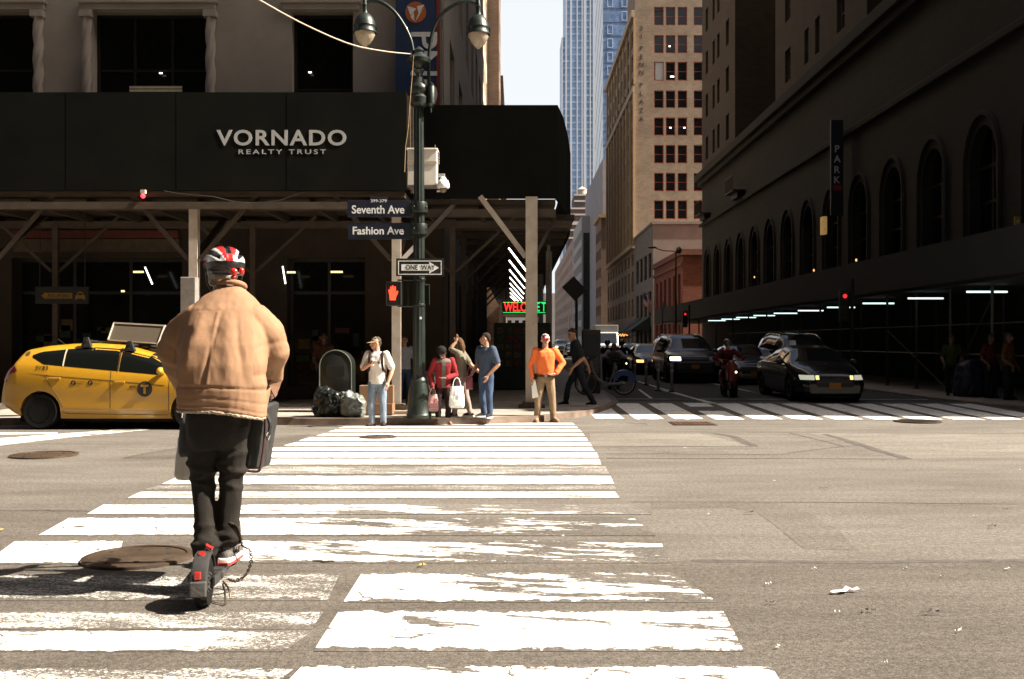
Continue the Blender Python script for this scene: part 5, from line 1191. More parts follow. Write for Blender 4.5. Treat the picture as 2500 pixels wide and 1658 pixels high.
def make_car(label, s, paint, loc, rz, spec, group=None, step=.06, name='parked_car', lamp=None, cat='car'):
    root = thing(name, label, cat, loc, rz, group=group)
    r = spec['r']; wx = spec['wx']
    body = s.body(step).mesh('body', paint, smooth=38)
    ob = bpy.data.objects.new('body', body); COL.objects.link(ob); cut = MB()
    for x in wx:
        for sd in (-1, 1): cut.lathe([(r + .055, sd * (s.W - .27)), (r + .055, sd * (s.W + .12))], (x, 0, r - .01), 36, axis='y')
    co = bpy.data.objects.new('cut', cut.mesh('cut', paint)); COL.objects.link(co)
    bo = ob.modifiers.new('b', 'BOOLEAN'); bo.operation = 'DIFFERENCE'; bo.object = co; bo.solver = 'EXACT'
    me = bpy.data.meshes.new_from_object(ob.evaluated_get(bpy.context.evaluated_depsgraph_get())); bpy.data.objects.remove(ob); bpy.data.objects.remove(co)
    for p in me.polygons: p.use_smooth = True
    me.set_sharp_from_angle(angle=R(38)); bobj = put('body', me, root)
    m = MB()
    for x in wx:
        for sd in (-1, 1): m.lathe([(r + .05, sd * (s.W - .262)), (.01, sd * (s.W - .262))], (x, 0, r - .01), 28, axis='y')
    m.box(.3, s.L - .3, -s.W + .30, s.W - .30, .12, spec.get('ub', .3)); m.build('underbody', WELL, root)
    for x in wx:
        for sd in (-1, 1): wheel(root, x, sd * (s.W - .115), r, sd, rim=spec.get('rim', RIMM))
    for x0, x1, zb, zt in spec['side']:
        for sd in (-1, 1): s.side(x0, x1, zb, zt, sd).build('side_window', spec.get('glass', CGLASS), root, smooth=50)
    ws = spec['wind']; s.over(ws[0], ws[1], -.93, .93).build('windscreen', CGLASS, root, smooth=50)
    rw = spec['rear']; s.over(rw[0], rw[1], -.88, .88).build('rear_window', CGLASS, root, smooth=50)
    f = spec['front']; hl = f['lamp']
    for sd in (-1, 1):
        a, b = (hl[0], hl[1]) if sd > 0 else (-hl[1], -hl[0])
        mm = (lamp or {}).get(sd, M('headlamp_glass', (.35, .36, .37), .08, var=0, spec=.8))
        s.end(a, b, hl[2], hl[3]).build('headlight', mm, root, smooth=50)
        t = spec['tail']; a, b = (t[0], t[1]) if sd > 0 else (-t[1], -t[0]); s.end(a, b, t[2], t[3], False).build('tail_light', M('tail_lamp_red', (.18, .008, .012), .1, var=.1, spec=.8), root, smooth=50)
        mx = spec['mirror']; m = MB(); y = s.hw(mx[0], mx[1]); m.ball((mx[0], sd * (y + .13), mx[1] + .04), (.07, .11, .075), 12, 8); m.beam((mx[0], sd * (y - .01), mx[1]), (mx[0], sd * (y + .08), mx[1] + .02), .05, .04); m.build('mirror', paint, root, smooth=60)
        for hx, hz in spec['handle']: m = MB(); y = s.hw(hx, hz) + .012; m.box(hx - .1, hx + .1, sd * y - .012, sd * y + .012, hz - .015, hz + .018); m.build('door_handle', spec.get('hmat', paint), root, bevel=.006)
        m = MB()
        for dx, d0, d1 in spec['door']: s.side(dx, dx + .012, d0, d1, sd, .002, 1, 8, m)
        if m.v: m.build('door_gap', WELL, root)
    g = f['grille']; s.end(-g[0], g[0], g[1], g[2]).build('grille', M('grille_black', (.006, .006, .006), .5, var=0), root)
    if 'bar' in f: g = f['bar']; s.end(-g[0], g[0], g[1], g[2], off=.014).build('grille_bar', spec.get('barmat', CHROME), root)
    g = f['plate']; s.end(-.15, .15, g, g + .15, off=.02, ny=2, nz=1).build('number_plate', M('amber_plate', (.30, .12, .01), .6, var=.15), root)
    if spec.get('chrome'):
        for sd in (-1, 1): c = spec['chrome']; s.side(c[0], c[1], lambda x: s.be(x) + .005, lambda x: s.be(x) + .028, sd, .012, 20, 1).build('window_trim', CHROME, root)
    if spec.get('rails'):
        for sd in (-1, 1): a, b = spec['rails']; m = MB(); m.tube([(a + (b - a) * k / 8, sd * s.W * .66, s.ztop(a + (b - a) * k / 8, s.W * .66) + (.05 if 0 < k < 8 else .0)) for k in range(9)], .016, 6); m.build('roof_rail', CHROME, root, smooth=50)
    return root

# ---- the yellow taxi
TX = CarShape(4.6, .89, [(0, .60), (.03, .85), (.075, 1.03), (.25, 1.25), (.40, 1.48), (.75, 1.545), (1.2, 1.585), (1.6, 1.597), (2.19, 1.56), (2.82, 1.38), (3.35, 1.10), (3.6, 1.03), (4.2, .92), (4.45, .78), (4.6, .58)],
              [(0, 1.0), (.3, 1.16), (.87, 1.17), (3.03, .975), (3.5, .93), (4.6, .5)], [(0, .46), (.12, .38), (.34, .26), (.6, .2), (1.2, .19), (4.0, .19), (4.6, .28)], tumb=.20)
TAXI = M('taxi_yellow', (.40, .205, .012), .32, var=.05, vscale=2, coat=.5)
zt_ = sm_interp([(.58, 1.35), (.75, 1.42), (1.29, 1.475), (1.75, 1.505), (2.18, 1.475), (2.78, 1.325), (3.1, 1.15)], .1); zb_ = sm_interp([(.58, 1.33), (.85, 1.185), (2.9, 1.0), (3.2, .97)], .03)
spec = dict(r=.325, wx=(.80, 3.58), side=[(.60, 1.19, zb_, zt_), (1.225, 2.20, zb_, zt_), (2.245, 3.02, zb_, zt_)], wind=(3.32, 2.75), rear=(.27, .40), ub=.25,
            front=dict(lamp=(.5, .78, .62, .76), grille=(.55, .3, .42), plate=.45), tail=(.45, .80, .86, 1.20), mirror=(3.05, 1.02), handle=[(1.08, .93), (2.27, .86)],
            door=[(2.09, .30, lambda x: TX.be(x)), (3.17, .27, lambda x: TX.be(x) - .02)], glass=M('tinted_taxi_glass', (.004, .0045, .004), .08, var=0, spec=.2), rim=M('black_steel_rim', (.004, .004, .004), .6, var=.1, spec=.15))
TXL = (-9.37, 18.79, road_z(18.79) + .01)
taxi = make_car('yellow taxi with roof advert board standing at the kerb behind the scooter rider', TX, TAXI, TXL, 0, spec, name='taxi', cat='taxi', step=.04)
taxi.rotation_euler = (-.033, 0, R(-.8)); taxi.scale = (.983,) * 3
def tside(pts, t=.004): return [(x, -(TX.hw(x, z) + t), z) for x, z in pts]
def txtube(pts, r, mat, nm): m = MB(); m.tube(tside(pts, -.001), r, 5); return m.build(nm, mat, taxi)
GAP = M('panel_gap', (.05, .028, .004), .7, var=0)
txtube([(.93, 1.0), (.92, .93), (.95, .85), (1.05, .72), (1.14, .6), (1.21, .45), (1.235, .32), (1.28, .285), (2.1, .27), (3.15, .26)], .006, GAP, 'door_gap')
txtube([(.30, 1.04), (.9, .985), (2.0, .90), (3.1, .80)], .004, GAP, 'crease_line')
for x in (1.207, 2.222): m = MB(); TX.side(x - .012, x + .012, zb_, zt_, -1, .009, 1, 6, m); m.build('window_pillar', M('pillar_light', (.45, .40, .30), .4, var=0) if x < 2 else M('pillar_dark', (.03, .02, .015), .4, var=0), taxi)
def onside(me, par, mat, x0, z0):                      # lay a flat x/z mesh on the taxi's flank
    for v in me.vertices: x, z = v.co.x + x0, v.co.y + z0; d = v.co.z; v.co = (x, -(TX.hw(x, z) + .004 + max(0, d)), z)
    me.materials.clear(); me.materials.append(mat); return me
TB = M('taxi_decal_black', (.012, .009, .007), .6, var=0)
def decal_text(t, h, w_, x, z, mat=TB, nm='lettering', b=.0): me = text_me(t, h, .0008, w_, b); return put(nm, onside(me, taxi, mat, x, z), taxi)
def disc(x, z, r, mat, nm, t=0.0):
    m = MB(); m.add([(r * math.cos(2 * math.pi * k / 32), r * math.sin(2 * math.pi * k / 32), t) for k in range(32)] + [(0, 0, t)], [(k, (k + 1) % 32, 32) for k in range(32)]); return put(nm, onside(m.mesh(nm, mat), taxi, mat, x, z), taxi)
decal_text('3Y83', .075, .24, .82, 1.085)
disc(2.735, .735, .142, TB, 'roundel'); 
m = MB(); m.add([(a, b, .003) for a, b in ((-.072, .038), (-.072, .078), (.072, .078), (.072, .038), (.024, .038), (.024, -.088), (-.024, -.088), (-.024, .038))], [tuple(range(8))]); put('roundel_letter', onside(m.mesh('roundel_letter', TAXI), taxi, TAXI, 2.735, .735), taxi)
decal_text('NYC', .038, .125, 2.52, .755, b=.003)
for x, t1, t2 in ((1.42, 'METERED', 'FARE'), (1.73, 'NYC TAXI', 'TLC')):
    disc(x, .845, .048, TB, 'roundel')
    m = MB(); m.add([(a, b, .003) for a, b in ((-.02, -.03), (-.005, .03), (.012, .028), (.022, .012), (.004, .006), (-.006, -.03))], [tuple(range(6))]); put('roundel_mark', onside(m.mesh('roundel_mark', TAXI), taxi, TAXI, x, .845), taxi)
    FD = M('faded_decal', (.16, .07, .012), .6, var=0); decal_text(t1, .022, .15, x + .14, .855, FD); decal_text(t2, .02, .08, x + .11, .822, FD)
disc(.485, 1.385, .046, M('fuel_flap', (.06, .035, .008), .5, var=.1), 'fuel_cap')
for x, z in ((1.08, .925), (2.27, .855)): disc(x - .03, z - .02, .055, M('handle_recess', (.40, .20, .006), .5, var=0), 'handle_recess', -.002)
# tail lamp wraps on to the flank
m = MB(); n = 8
tl0 = sm_interp([(.07, .88), (.12, .86), (.20, 1.0), (.36, 1.06)], .02); tl1 = sm_interp([(.07, 1.0), (.12, 1.08), (.24, 1.22), (.36, 1.07)], .02)
TX.side(.08, .35, tl0, lambda x: min(tl1(x), TX.top(x) - .05), -1, .008, 10, 4, m); m.build('tail_light', MATS['tail_lamp_red'], taxi, smooth=50)
m = MB(); m.tube(tside([(.35, 1.07), (.20, 1.0), (.12, .87)], .01), .006, 5); m.build('lamp_trim', CHROME, taxi)
# roof advert: two bars, clamps, a tilted triangular board
m = MB()
for x, zz in ((1.55, 1.63), (2.36, 1.56)):
    m.beam((x, -.72, zz), (x, .72, zz), .05, .035)
    for y in (-.66, .66): m.add([(x - .09, y - .05, zz - .12), (x + .1, y - .05, zz - .12), (x + .1, y + .06, zz - .12), (x - .09, y + .06, zz - .12), (x - .04, y - .03, zz + .06), (x + .03, y - .03, zz + .06), (x + .03, y + .03, zz + .06), (x - .04, y + .03, zz + .06)], [(3, 2, 1, 0), (4, 5, 6, 7), (0, 1, 5, 4), (1, 2, 6, 5), (2, 3, 7, 6), (3, 0, 4, 7)])
m.build('roof_bar', M('clamp_black', (.012, .012, .012), .5, var=.1), taxi)
A0, A1, A2, A3 = Vector((1.80, -.30, 1.655)), Vector((2.77, -.30, 1.585)), Vector((2.84, -.16, 1.93)), Vector((1.85, -.16, 1.985))
m = MB(); bk = [Vector((p.x, .30 if i < 2 else .16, p.z)) for i, p in enumerate((A0, A1, A2, A3))]
m.add([A0, A1, A2, A3] + bk, [(0, 1, 2, 3), (7, 6, 5, 4), (0, 4, 5, 1), (1, 5, 6, 2), (2, 6, 7, 3), (3, 7, 4, 0)]); m.build('advert_board', M('advert_screen', (.075, .058, .04), .45, var=.08, vscale=40), taxi)
m = MB(); FRW = M('advert_frame', (.60, .54, .46), .35, metal=.3, var=.05); o = Vector((0, -.012, .0))
for a, b, w_ in ((A0, A1, .02), (A1, A2, .05), (A2, A3, .028), (A3, A0, .018)): m.beam(a + o, b + o, w_, .03, up=(0, 1, 0))
m.build('advert_frame', FRW, taxi)
m = MB(); m.box(1.62, 2.9, -.28, .28, 1.60, 1.63); m.build('advert_base', M('base_grey', (.12, .10, .08), .5, var=.1), taxi)
m = MB(); m.box(2.72, 2.92, -.30, -.10, 1.47, 1.585); m.build('roof_light', M('roof_light_white', (.6, .56, .5), .5, var=.05), taxi); me = text_me('3Y83', .05, .001, .15); me.materials.append(TB); put('lettering', me, taxi, loc=(2.82, -.304, 1.505), rot=(R(90), 0, 0))
m = MB(); m.tube([(.87, .0, 1.55), (.70, 0, 1.68)], .006, 5); m.build('antenna', TB, taxi)

# ---- cars on the side street
BLACKP = M('black_car_paint', (.005, .005, .006), .22, var=0, coat=.3, spec=.4); WHITEP = M('white_car_paint', (.34, .34, .34), .25, var=0, coat=.6); GREYP = M('dark_grey_car_paint', (.016, .018, .022), .25, var=0, coat=.4); NAVYP = M('navy_car_paint', (.006, .009, .016), .22, var=0, coat=.4)
SD = CarShape(4.85, .92, [(0, .60), (.04, .92), (.5, 1.06), (.95, 1.12), (1.7, 1.40), (2.4, 1.46), (3.0, 1.38), (3.75, 1.03), (4.3, .93), (4.65, .82), (4.8, .70), (4.85, .52)], [(0, .9), (1, .99), (3.6, .93), (4.85, .48)], [(0, .38), (.4, .24), (1.2, .2), (4.2, .2), (4.85, .24)], tumb=.27)
SV = CarShape(5.1, 1.0, [(0, .66), (.04, 1.1), (.2, 1.5), (.45, 1.80), (1.5, 1.87), (2.9, 1.80), (3.25, 1.67), (3.75, 1.25), (4.4, 1.17), (4.85, 1.08), (5.04, .9), (5.1, .6)], [(0, 1.12), (3.6, 1.11), (4.6, 1.0), (5.1, .55)], [(0, .45), (.5, .33), (4.5, .33), (5.1, .38)], tumb=.2)
def side_z(s, a): return (lambda x: s.be(x) + .03), (lambda x: min(s.be(x) + (s.top(x) - s.be(x)) * .78, s.top(x) - .10) if s.top(x) - s.be(x) > .2 else s.be(x) + .05)
b_, t_ = side_z(SD, 0)
SDS = dict(r=.33, wx=(.98, 3.88), side=[(1.05, 1.55, b_, t_), (1.6, 2.5, b_, t_), (2.55, 3.45, b_, t_)], wind=(3.72, 3.05), rear=(1.0, 1.65), front=dict(lamp=(.50, .80, .58, .70), grille=(.45, .40, .62), plate=.36, bar=(.44, .52, .54)), tail=(.45, .8, .72, .9), mirror=(3.35, .98), handle=[(1.75, .84), (2.75, .81)], door=[(1.58, .3, .95), (2.53, .26, .93), (3.5, .26, .9)], chrome=(1.0, 3.5), ub=.25, barmat=M('gloss_black_bar', (.01, .01, .01), .2, var=0))
b2_, t2_ = side_z(SV, 0)
SVS = dict(r=.38, wx=(1.05, 4.15), side=[(.35, 1.1, b2_, t2_), (1.15, 2.25, b2_, t2_), (2.3, 3.35, b2_, t2_)], wind=(3.7, 3.0), rear=(.22, .42), front=dict(lamp=(.52, .88, .84, .98), grille=(.5, .62, .98), plate=.55, bar=(.8, .76, .82)), tail=(.6, .9, .9, 1.25), mirror=(3.3, 1.16), handle=[(1.6, 1.0), (2.6, .98)], door=[(1.12, .42, 1.1), (2.27, .4, 1.1), (3.4, .4, 1.08)], rails=(.6, 2.9), ub=.4, barmat=M('satin_bar', (.2, .21, .24), .3, metal=.8, var=0))
LIT = M('lit_headlamp', (.9, .9, .8), .2, var=0, emit=(1, .97, .72), estr=1.3); AMB = M('lit_amber_lamp', (.9, .4, .1), .2, var=0, emit=(1, .36, .10), estr=1.0); DIM = M('dim_headlamp', (.5, .5, .45), .1, var=0, emit=(.9, .9, .7), estr=.12)
HD = R(-90)
def street_car(label, s, paint, xl, Yf, spec, lamp=None, grp='cars facing the camera on the side street', rz=0): # xl: X of the flank on the left of the picture, Yf: front bumper's distance
    return make_car(label, s, paint, (xl + s.W, Yf + s.L, road_z(Yf)), HD + rz, spec, grp, lamp=lamp)
c1 = street_car('glossy black sedan nearest in the shade, waiting at the crosswalk', SD, BLACKP, 7.1, 25.1, SDS, {-1: DIM, 1: DIM})
for sd, y in ((-1, .47), (1, .47)): SD.end(*((y - .08, y + .0) if sd > 0 else (-y, -y + .08)), .59, .69, off=.012).build('turn_light', AMB, c1)
c2 = street_car('large dark grey SUV with one lit headlamp behind the lane posts', SV, GREYP, 5.55, 36.5, SVS, {-1: LIT, 1: M('headlamp_glass', (.35, .36, .37), .08)})
c3 = street_car('black car with a glowing orange lamp, behind and left of the large SUV', SD, NAVYP, 5.45, 46, SDS, {-1: AMB})
c4 = street_car('dark blue sedan half hidden behind the red moped', SD, NAVYP, 7.5, 35.2, SDS)
c5 = street_car('black SUV standing close behind the nearest black sedan', SV, BLACKP, 9.05, 33.2, SVS)
c6 = street_car('white car farther back, left of the car with the orange lamp', SD, WHITEP, 6.55, 62, SDS)
c7 = street_car('white SUV seen far down the street beside the walking man in black', SV, WHITEP, 4.9, 130, SVS, {-1: LIT, 1: LIT})
c8 = street_car('dark SUV parked behind the large grey SUV at the far kerb', SV, BLACKP, 7.6, 52, SVS)
c9 = street_car('distant silver sedan left of the far white SUV', SD, WHITEP, 4.1, 170, SDS)
c10 = street_car('dark sedan in front of the far white SUV', SD, BLACKP, 4.6, 95, SDS)
VN = thing('box_truck', 'white box truck rising behind the kiosk, far down the street', 'truck', (at(1474, 0, 92).x + .4, 92, 0)); vx = VN.location.x
m = MB(); m.box(vx - 1.1, vx + 1.1, 93.6, 98, .8, 3.1); m.build('cargo_box', M('truck_white', (.17, .16, .15), .5, var=.08), VN, world=True, bevel=.05)
m = MB(); m.prism([(92, .5), (92, 1.2), (92.35, 1.35), (93.1, 2.4), (93.58, 2.45), (93.58, .5)], vx - 1.0, vx + 1.0, 'yz'); m.build('cab', WHITEP, VN, world=True, bevel=.04)
m = MB(); m.add([(vx - .85, 92.36, 1.42), (vx + .85, 92.36, 1.42), (vx + .85, 93.02, 2.32), (vx - .85, 93.02, 2.32)], [(0, 1, 2, 3)]); m.build('windscreen', CGLASS, VN, world=True)
for sx in (-1, 1):
    for y in (92.7, 97): m = MB(); m.lathe([(.2, -.12), (.42, -.12), (.42, .12), (.2, .12)], (vx + sx * .9, y, .42), 20, axis='x'); m.build('wheel', TYRE, VN, world=True, smooth=40)
# ------------------------------------------------------------------ people
def cloth(name, col, var=.1, vs=8, rough=.85, bump=.3, bs=90): return M(name, col, rough, var=var, vscale=vs, bump=bump, bscale=bs, spec=.2)
EYE = M('eye_dark', (.012, .009, .007), .3, var=0); LIP = M('lip', (.30, .12, .09), .6, var=0); BROW = M('brow', (.03, .02, .014), .8, var=0)
def skinm(n, c): return M('skin_' + n, c, .55, var=.08, vscale=14)
def V3(*a): return Vector(a)
def hand(b, w, d, side, curl=.3, s=1.0):
    """palm and five fingers from the wrist w along d; side points to the thumb"""
    d = Vector(d).normalized(); sd = (Vector(side) - d * Vector(side).dot(d)).normalized(); nn = d.cross(sd)
    p = w + d * .05 * s
    b.limb((w, .026 * s), (p, .034 * s), (p + d * .03 * s, .033 * s), n=10, sq=None)
    for k, (o, l) in enumerate(((.026, .072), (.009, .082), (-.009, .076), (-.026, .060))):
        k0 = p + sd * o * s + d * .045 * s; k1 = k0 + (d + nn * curl * .6).normalized() * l * .5 * s; k2 = k1 + (d + nn * curl * 2).normalized() * l * .5 * s
        b.limb((k0, .0098 * s), (k1, .0095 * s), (k2, .0085 * s), n=8)
    t0 = w + d * .03 * s + sd * .03 * s; t1 = t0 + (d * .7 + sd * .8).normalized() * .038 * s; t2 = t1 + (d + sd * .1 + nn * curl).normalized() * .032 * s
    b.limb((t0, .014 * s), (t1, .0115 * s), (t2, .0095 * s), n=8)
def person(label, x, y, z, rz, H, skin, top, pant, shoe, armL, armR, head=(0, 0), lean=(0, 0, 0), sleeve=.55, feet=((.10, 0), (-.10, 0)), hair=None, hair_kind='short', bulk=1.0, group=None, knees=(0, 0), toes=None, legend=None, face=True, voxel=.011, hem=.50, dir_hand=((0, -.2, -1), (0, -.2, -1)), curl=.35, pantcut=1.0, sole=None, hip=None, seat=None):
    h = H; ln = Vector(lean)
    def T(q): return Vector((q[0] * h, q[1] * h, q[2] * h))
    def body_c(zf): return ln * max(0, (zf - .5) / .32) + V3(0, 0, zf * h) if seat is None else seat(zf)
    root_loc = (x, y, z)
    b = Blob()
    nk = body_c(.82); hd = nk + V3(0, -.012 * h, .105 * h)
    Rh = Matrix.Rotation(R(head[0]), 3, 'Z') @ Matrix.Rotation(R(head[1]), 3, 'X')
    piv = nk + V3(0, 0, .02 * h)
    hp = lambda a, b_, c: piv + Rh @ (V3(a * h, b_ * h, c * h) + V3(0, -.012 * h, .085 * h))
    b.ball(hp(0, .008, .012), (.043 * h, .050 * h, .054 * h)); b.limb((hp(0, -.012, -.018), .036 * h), (hp(0, -.026, -.045), .024 * h))
    b.limb((hp(0, -.046, .006), .007 * h), (hp(0, -.058, -.014), .0105 * h), n=8)                 # nose
    for s_ in (-1, 1): b.ball(hp(s_ * .045, .006, -.004), (.009 * h, .014 * h, .019 * h), 8, 6); b.limb((hp(s_ * .012, -.043, .014), .008 * h), (hp(s_ * .026, -.036, .013), .007 * h), n=8)
    b.limb((hp(-.012, -.048, -.033), .006 * h), (hp(.012, -.048, -.033), .006 * h), n=8)
    b.limb((nk - V3(0, 0, .035 * h), .036 * h), (piv + (hp(0, 0.012, -.02) - piv) * .9, .032 * h))
    sh = {}
    for s_, arm, dh in ((1, armL, dir_hand[0]), (-1, armR, dir_hand[1])):
        S = body_c(.80) + V3(s_ * .098 * h * (1 + .5 * (bulk - 1)), 0, 0); E, W_ = Vector(arm[0]), Vector(arm[1]); sh[s_] = (S, E, W_)
        b.limb((S, .036 * h), (S.lerp(E, .5), .030 * h), (E, .0245 * h)); b.limb((E, .025 * h), (E.lerp(W_, .35), .026 * h), (W_, .0165 * h))
        hand(b, W_, dh, V3(-s_ * .3, -1, 0), curl, h / 1.75)
    c0 = body_c(.5)
    b.ell([(body_c(.5), .085 * h, .055 * h), (body_c(.62), .07 * h, .05 * h), (body_c(.72), .085 * h, .055 * h), (body_c(.80), .09 * h, .045 * h), (body_c(.825), .04 * h, .035 * h)])
    legs = []
    for s_, (fx, fy), kn in ((1, feet[0], knees[0]), (-1, feet[1], knees[1])):
        Hp = (hip or body_c(.5)) + V3(s_ * .05 * h, 0, -.02 * h); A = V3(fx, fy, .045 * h)
        K = Vector(kn) if isinstance(kn, tuple) else Hp.lerp(A, .5) + V3(s_ * .008 * h, -.012 * h - kn, 0)
        legs.append((Hp, K, A)); b.limb((Hp, .05 * h), (K, .03 * h), (A, .022 * h)); b.limb((A, .02 * h), (A + V3(0, 0, -.015 * h), .014 * h))
    me = b.mesh('person', skin, voxel * .8, 2)
    if face:
        for mm in (EYE, LIP, BROW): me.materials.append(mm)
        inv = Rh.transposed()
        for p in me.polygons:
            q = inv @ (Vector(p.center) - piv) - V3(0, -.012 * h, .085 * h)
            if q.y > -.028 * h or q.length > .075 * h: continue
            qx, qz = abs(q.x) / h, q.z / h
            if abs(qx - .020) < .009 and abs(qz - .004) < .0055: p.material_index = 1
            elif abs(qx - .020) < .013 and abs(qz - .0185) < .004: p.material_index = 3
            elif qx < .017 and abs(qz + .033) < .005: p.material_index = 2
    root = put('person', me, None, label, 'person', group, loc=root_loc, rot=(0, 0, rz))
    # top
    t = Blob(); k = bulk
    secs = [(hem, .098, .068), (hem + .05, .095, .068), (.60, .088 * k, .064 * k), (.68, .092 * k, .068 * k), (.74, .099 * k, .069 * k), (.79, .100 * k, .058 * k), (.815, .075, .046), (.832, .042, .040)]
    t.ell([(body_c(a), w_ * h, d_ * h) for a, w_, d_ in secs], pw=2.3)
    for s_ in (1, -1):
        S, E, W_ = sh[s_]
        if sleeve <= 1: q = S.lerp(E, sleeve * 1.15); t.limb((S, .043 * h * k), (S.lerp(q, .5), .041 * h * k), (q, .039 * h * k))
        else: t.limb((S, .040 * h * k), (S.lerp(E, .5), .039 * h), (E, .034 * h)); t.limb((E, .034 * h), (E.lerp(W_, .9), .027 * h * k))
    sd_ = sum(map(ord, label)) % 50
    put('top', t.mesh('top', top, voxel, 3, folds(.010, (8, 8, 4), sd_)), root)
    # trousers
    t = Blob(); bc = hip or body_c(.5); t.ell([(bc + V3(0, 0, .035 * h), .088 * h, .062 * h), (bc + V3(0, 0, 0), .095 * h, .066 * h), (bc - V3(0, 0, .05 * h), .085 * h, .062 * h)])
    for Hp, K, A in legs: e = K.lerp(A, .985 * pantcut); t.limb((Hp, .056 * h), (Hp.lerp(K, .5), .050 * h), (K, .040 * h)); t.limb((K, .040 * h), (e, .035 * h))
    put('trousers', t.mesh('trousers', pant, voxel, 3, folds(.010, (10, 10, 5), sd_ + 3)), root)
    for i, (Hp, K, A) in enumerate(legs):
        tx, ty = (toes[i] if toes else (0, -1)); d = V3(tx, ty, 0).normalized(); sl = Blob(); up = Blob(); g = V3(A.x, A.y, 0)
        up.limb((g + V3(0, 0, .050 * h) - d * .01 * h, .025 * h), (g + d * .035 * h + V3(0, 0, .032 * h), .024 * h), (g + d * .085 * h + V3(0, 0, .020 * h), .019 * h)); up.limb((g - d * .02 * h + V3(0, 0, .03 * h), .024 * h), (g + d * .04 * h + V3(0, 0, .024 * h), .024 * h))
        so = put('shoe', up.mesh('shoe', shoe, voxel * .8, 2), root)
        m = MB(); rr = [(-.048, .020), (-.03, .028), (.03, .029), (.075, .029), (.105, .018), (.112, .008)]; sdv = V3(-d.y, d.x, 0)
        L_ = [g + d * a * h + sdv * w_ * h for a, w_ in rr] + [g + d * a * h - sdv * w_ * h for a, w_ in rr[::-1]]
        n = len(L_); m.add([(p.x, p.y, .001) for p in L_] + [(p.x, p.y, .017 * h) for p in L_], [tuple(range(n - 1, -1, -1)), tuple(range(n, 2 * n))] + [(q, (q + 1) % n, n + (q + 1) % n, n + q) for q in range(n)])
        m.build('sole', sole or shoe, so)
    if hair is not None:
        t = Blob()
        if hair_kind in ('short', 'curly'):
            t.ball(hp(0, .020, .026), (.047 * h, .048 * h, .048 * h)); t.ball(hp(0, .008, .044), (.038 * h, .044 * h, .026 * h)); t.limb((hp(0, .04, .0), .03 * h), (hp(0, .035, -.028), .024 * h))
            if hair_kind == 'curly': t.ball(hp(0, .012, .035), (.062 * h, .060 * h, .056 * h))
        else:
            t.ball(hp(0, .014, .024), (.050 * h, .052 * h, .050 * h)); t.limb((hp(0, .035, .0), .045 * h), (hp(0, .04, -.06), .045 * h), (hp(.005, .035, -.13), .03 * h)); 
            for s_ in (-1, 1): t.limb((hp(s_ * .038, .0, .01), .018 * h), (hp(s_ * .045, -.0, -.05), .02 * h), (hp(s_ * .045, .005, -.11), .014 * h))
        put('hair', t.mesh('hair', hair, voxel * .8, 1, folds(.006 if hair_kind != 'short' else .003, (40, 40, 30 if hair_kind == 'curly' else 8), 2)), root)
    root_info = dict(hp=hp, h=h, body_c=body_c, sh=sh, legs=legs)
    return root, root_info
def cap_on(root, inf, mats, band=False, turn=0, brim=True):
    hp, h = inf['hp'], inf['h']; m = MB(); rings = []
    for i in range(9):
        t = math.pi / 2 * i / 8.4; rings.append([hp(.049 * math.cos(t) * math.cos(a), .010 + .056 * math.cos(t) * math.sin(a), .022 + .050 * math.sin(t)) for a in [2 * math.pi * j / 20 for j in range(20)]])
    m.loft(rings, cap=True); mi = m.mesh('cap', mats, smooth=60)
    if len(mats) > 1:
        for p in mi.polygons: p.material_index = 1 if mnoise.noise(Vector(p.center) * 22) > -.02 else 0
    c = put('cap', mi, root)
    if brim:
        m = MB(); n = 12; I, O = [], []
        for k in range(n + 1): a = math.pi + math.pi * k / n; I.append(hp(.044 * math.cos(a), .010 + .050 * math.sin(a), .024)); O.append(hp(.046 * math.cos(a), .004 + .052 * math.sin(a) - .052 * abs(math.sin(a)) ** .8, .018 - .006 * abs(math.sin(a))))
        dn = V3(0, 0, -.004); m.add(I + O + [p + dn for p in I] + [p + dn for p in O], [(k, k + 1, n + 2 + k, n + 1 + k) for k in range(n)] + [(2 * n + 2 + k, 3 * n + 3 + k, 3 * n + 4 + k, 2 * n + 3 + k) for k in range(n)] + [(n + 1 + k, n + 2 + k, 3 * n + 4 + k, 3 * n + 3 + k) for k in range(n)])
        m.build('brim', mats[0], c, smooth=40)
    return c
S_PALE = skinm('tanned', (.42, .235, .15)); S_DARK = skinm('dark', (.10, .050, .030)); S_MID = skinm('mid', (.36, .19, .115)); S_RED = skinm('ruddy', (.45, .22, .14))
DENIM_L = cloth('pale_denim', (.17, .21, .27), .22, 5); DENIM = cloth('blue_denim', (.045, .072, .13), .25, 5); TSHIRT = cloth('white_cotton', (.62, .57, .52), .05); BLACKC = cloth('black_cloth', (.010, .010, .010), .15)
KH = cloth('khaki_cotton', (.24, .165, .10), .12); ORC = cloth('orange_cotton', (.80, .17, .045), .06, rough=.8)

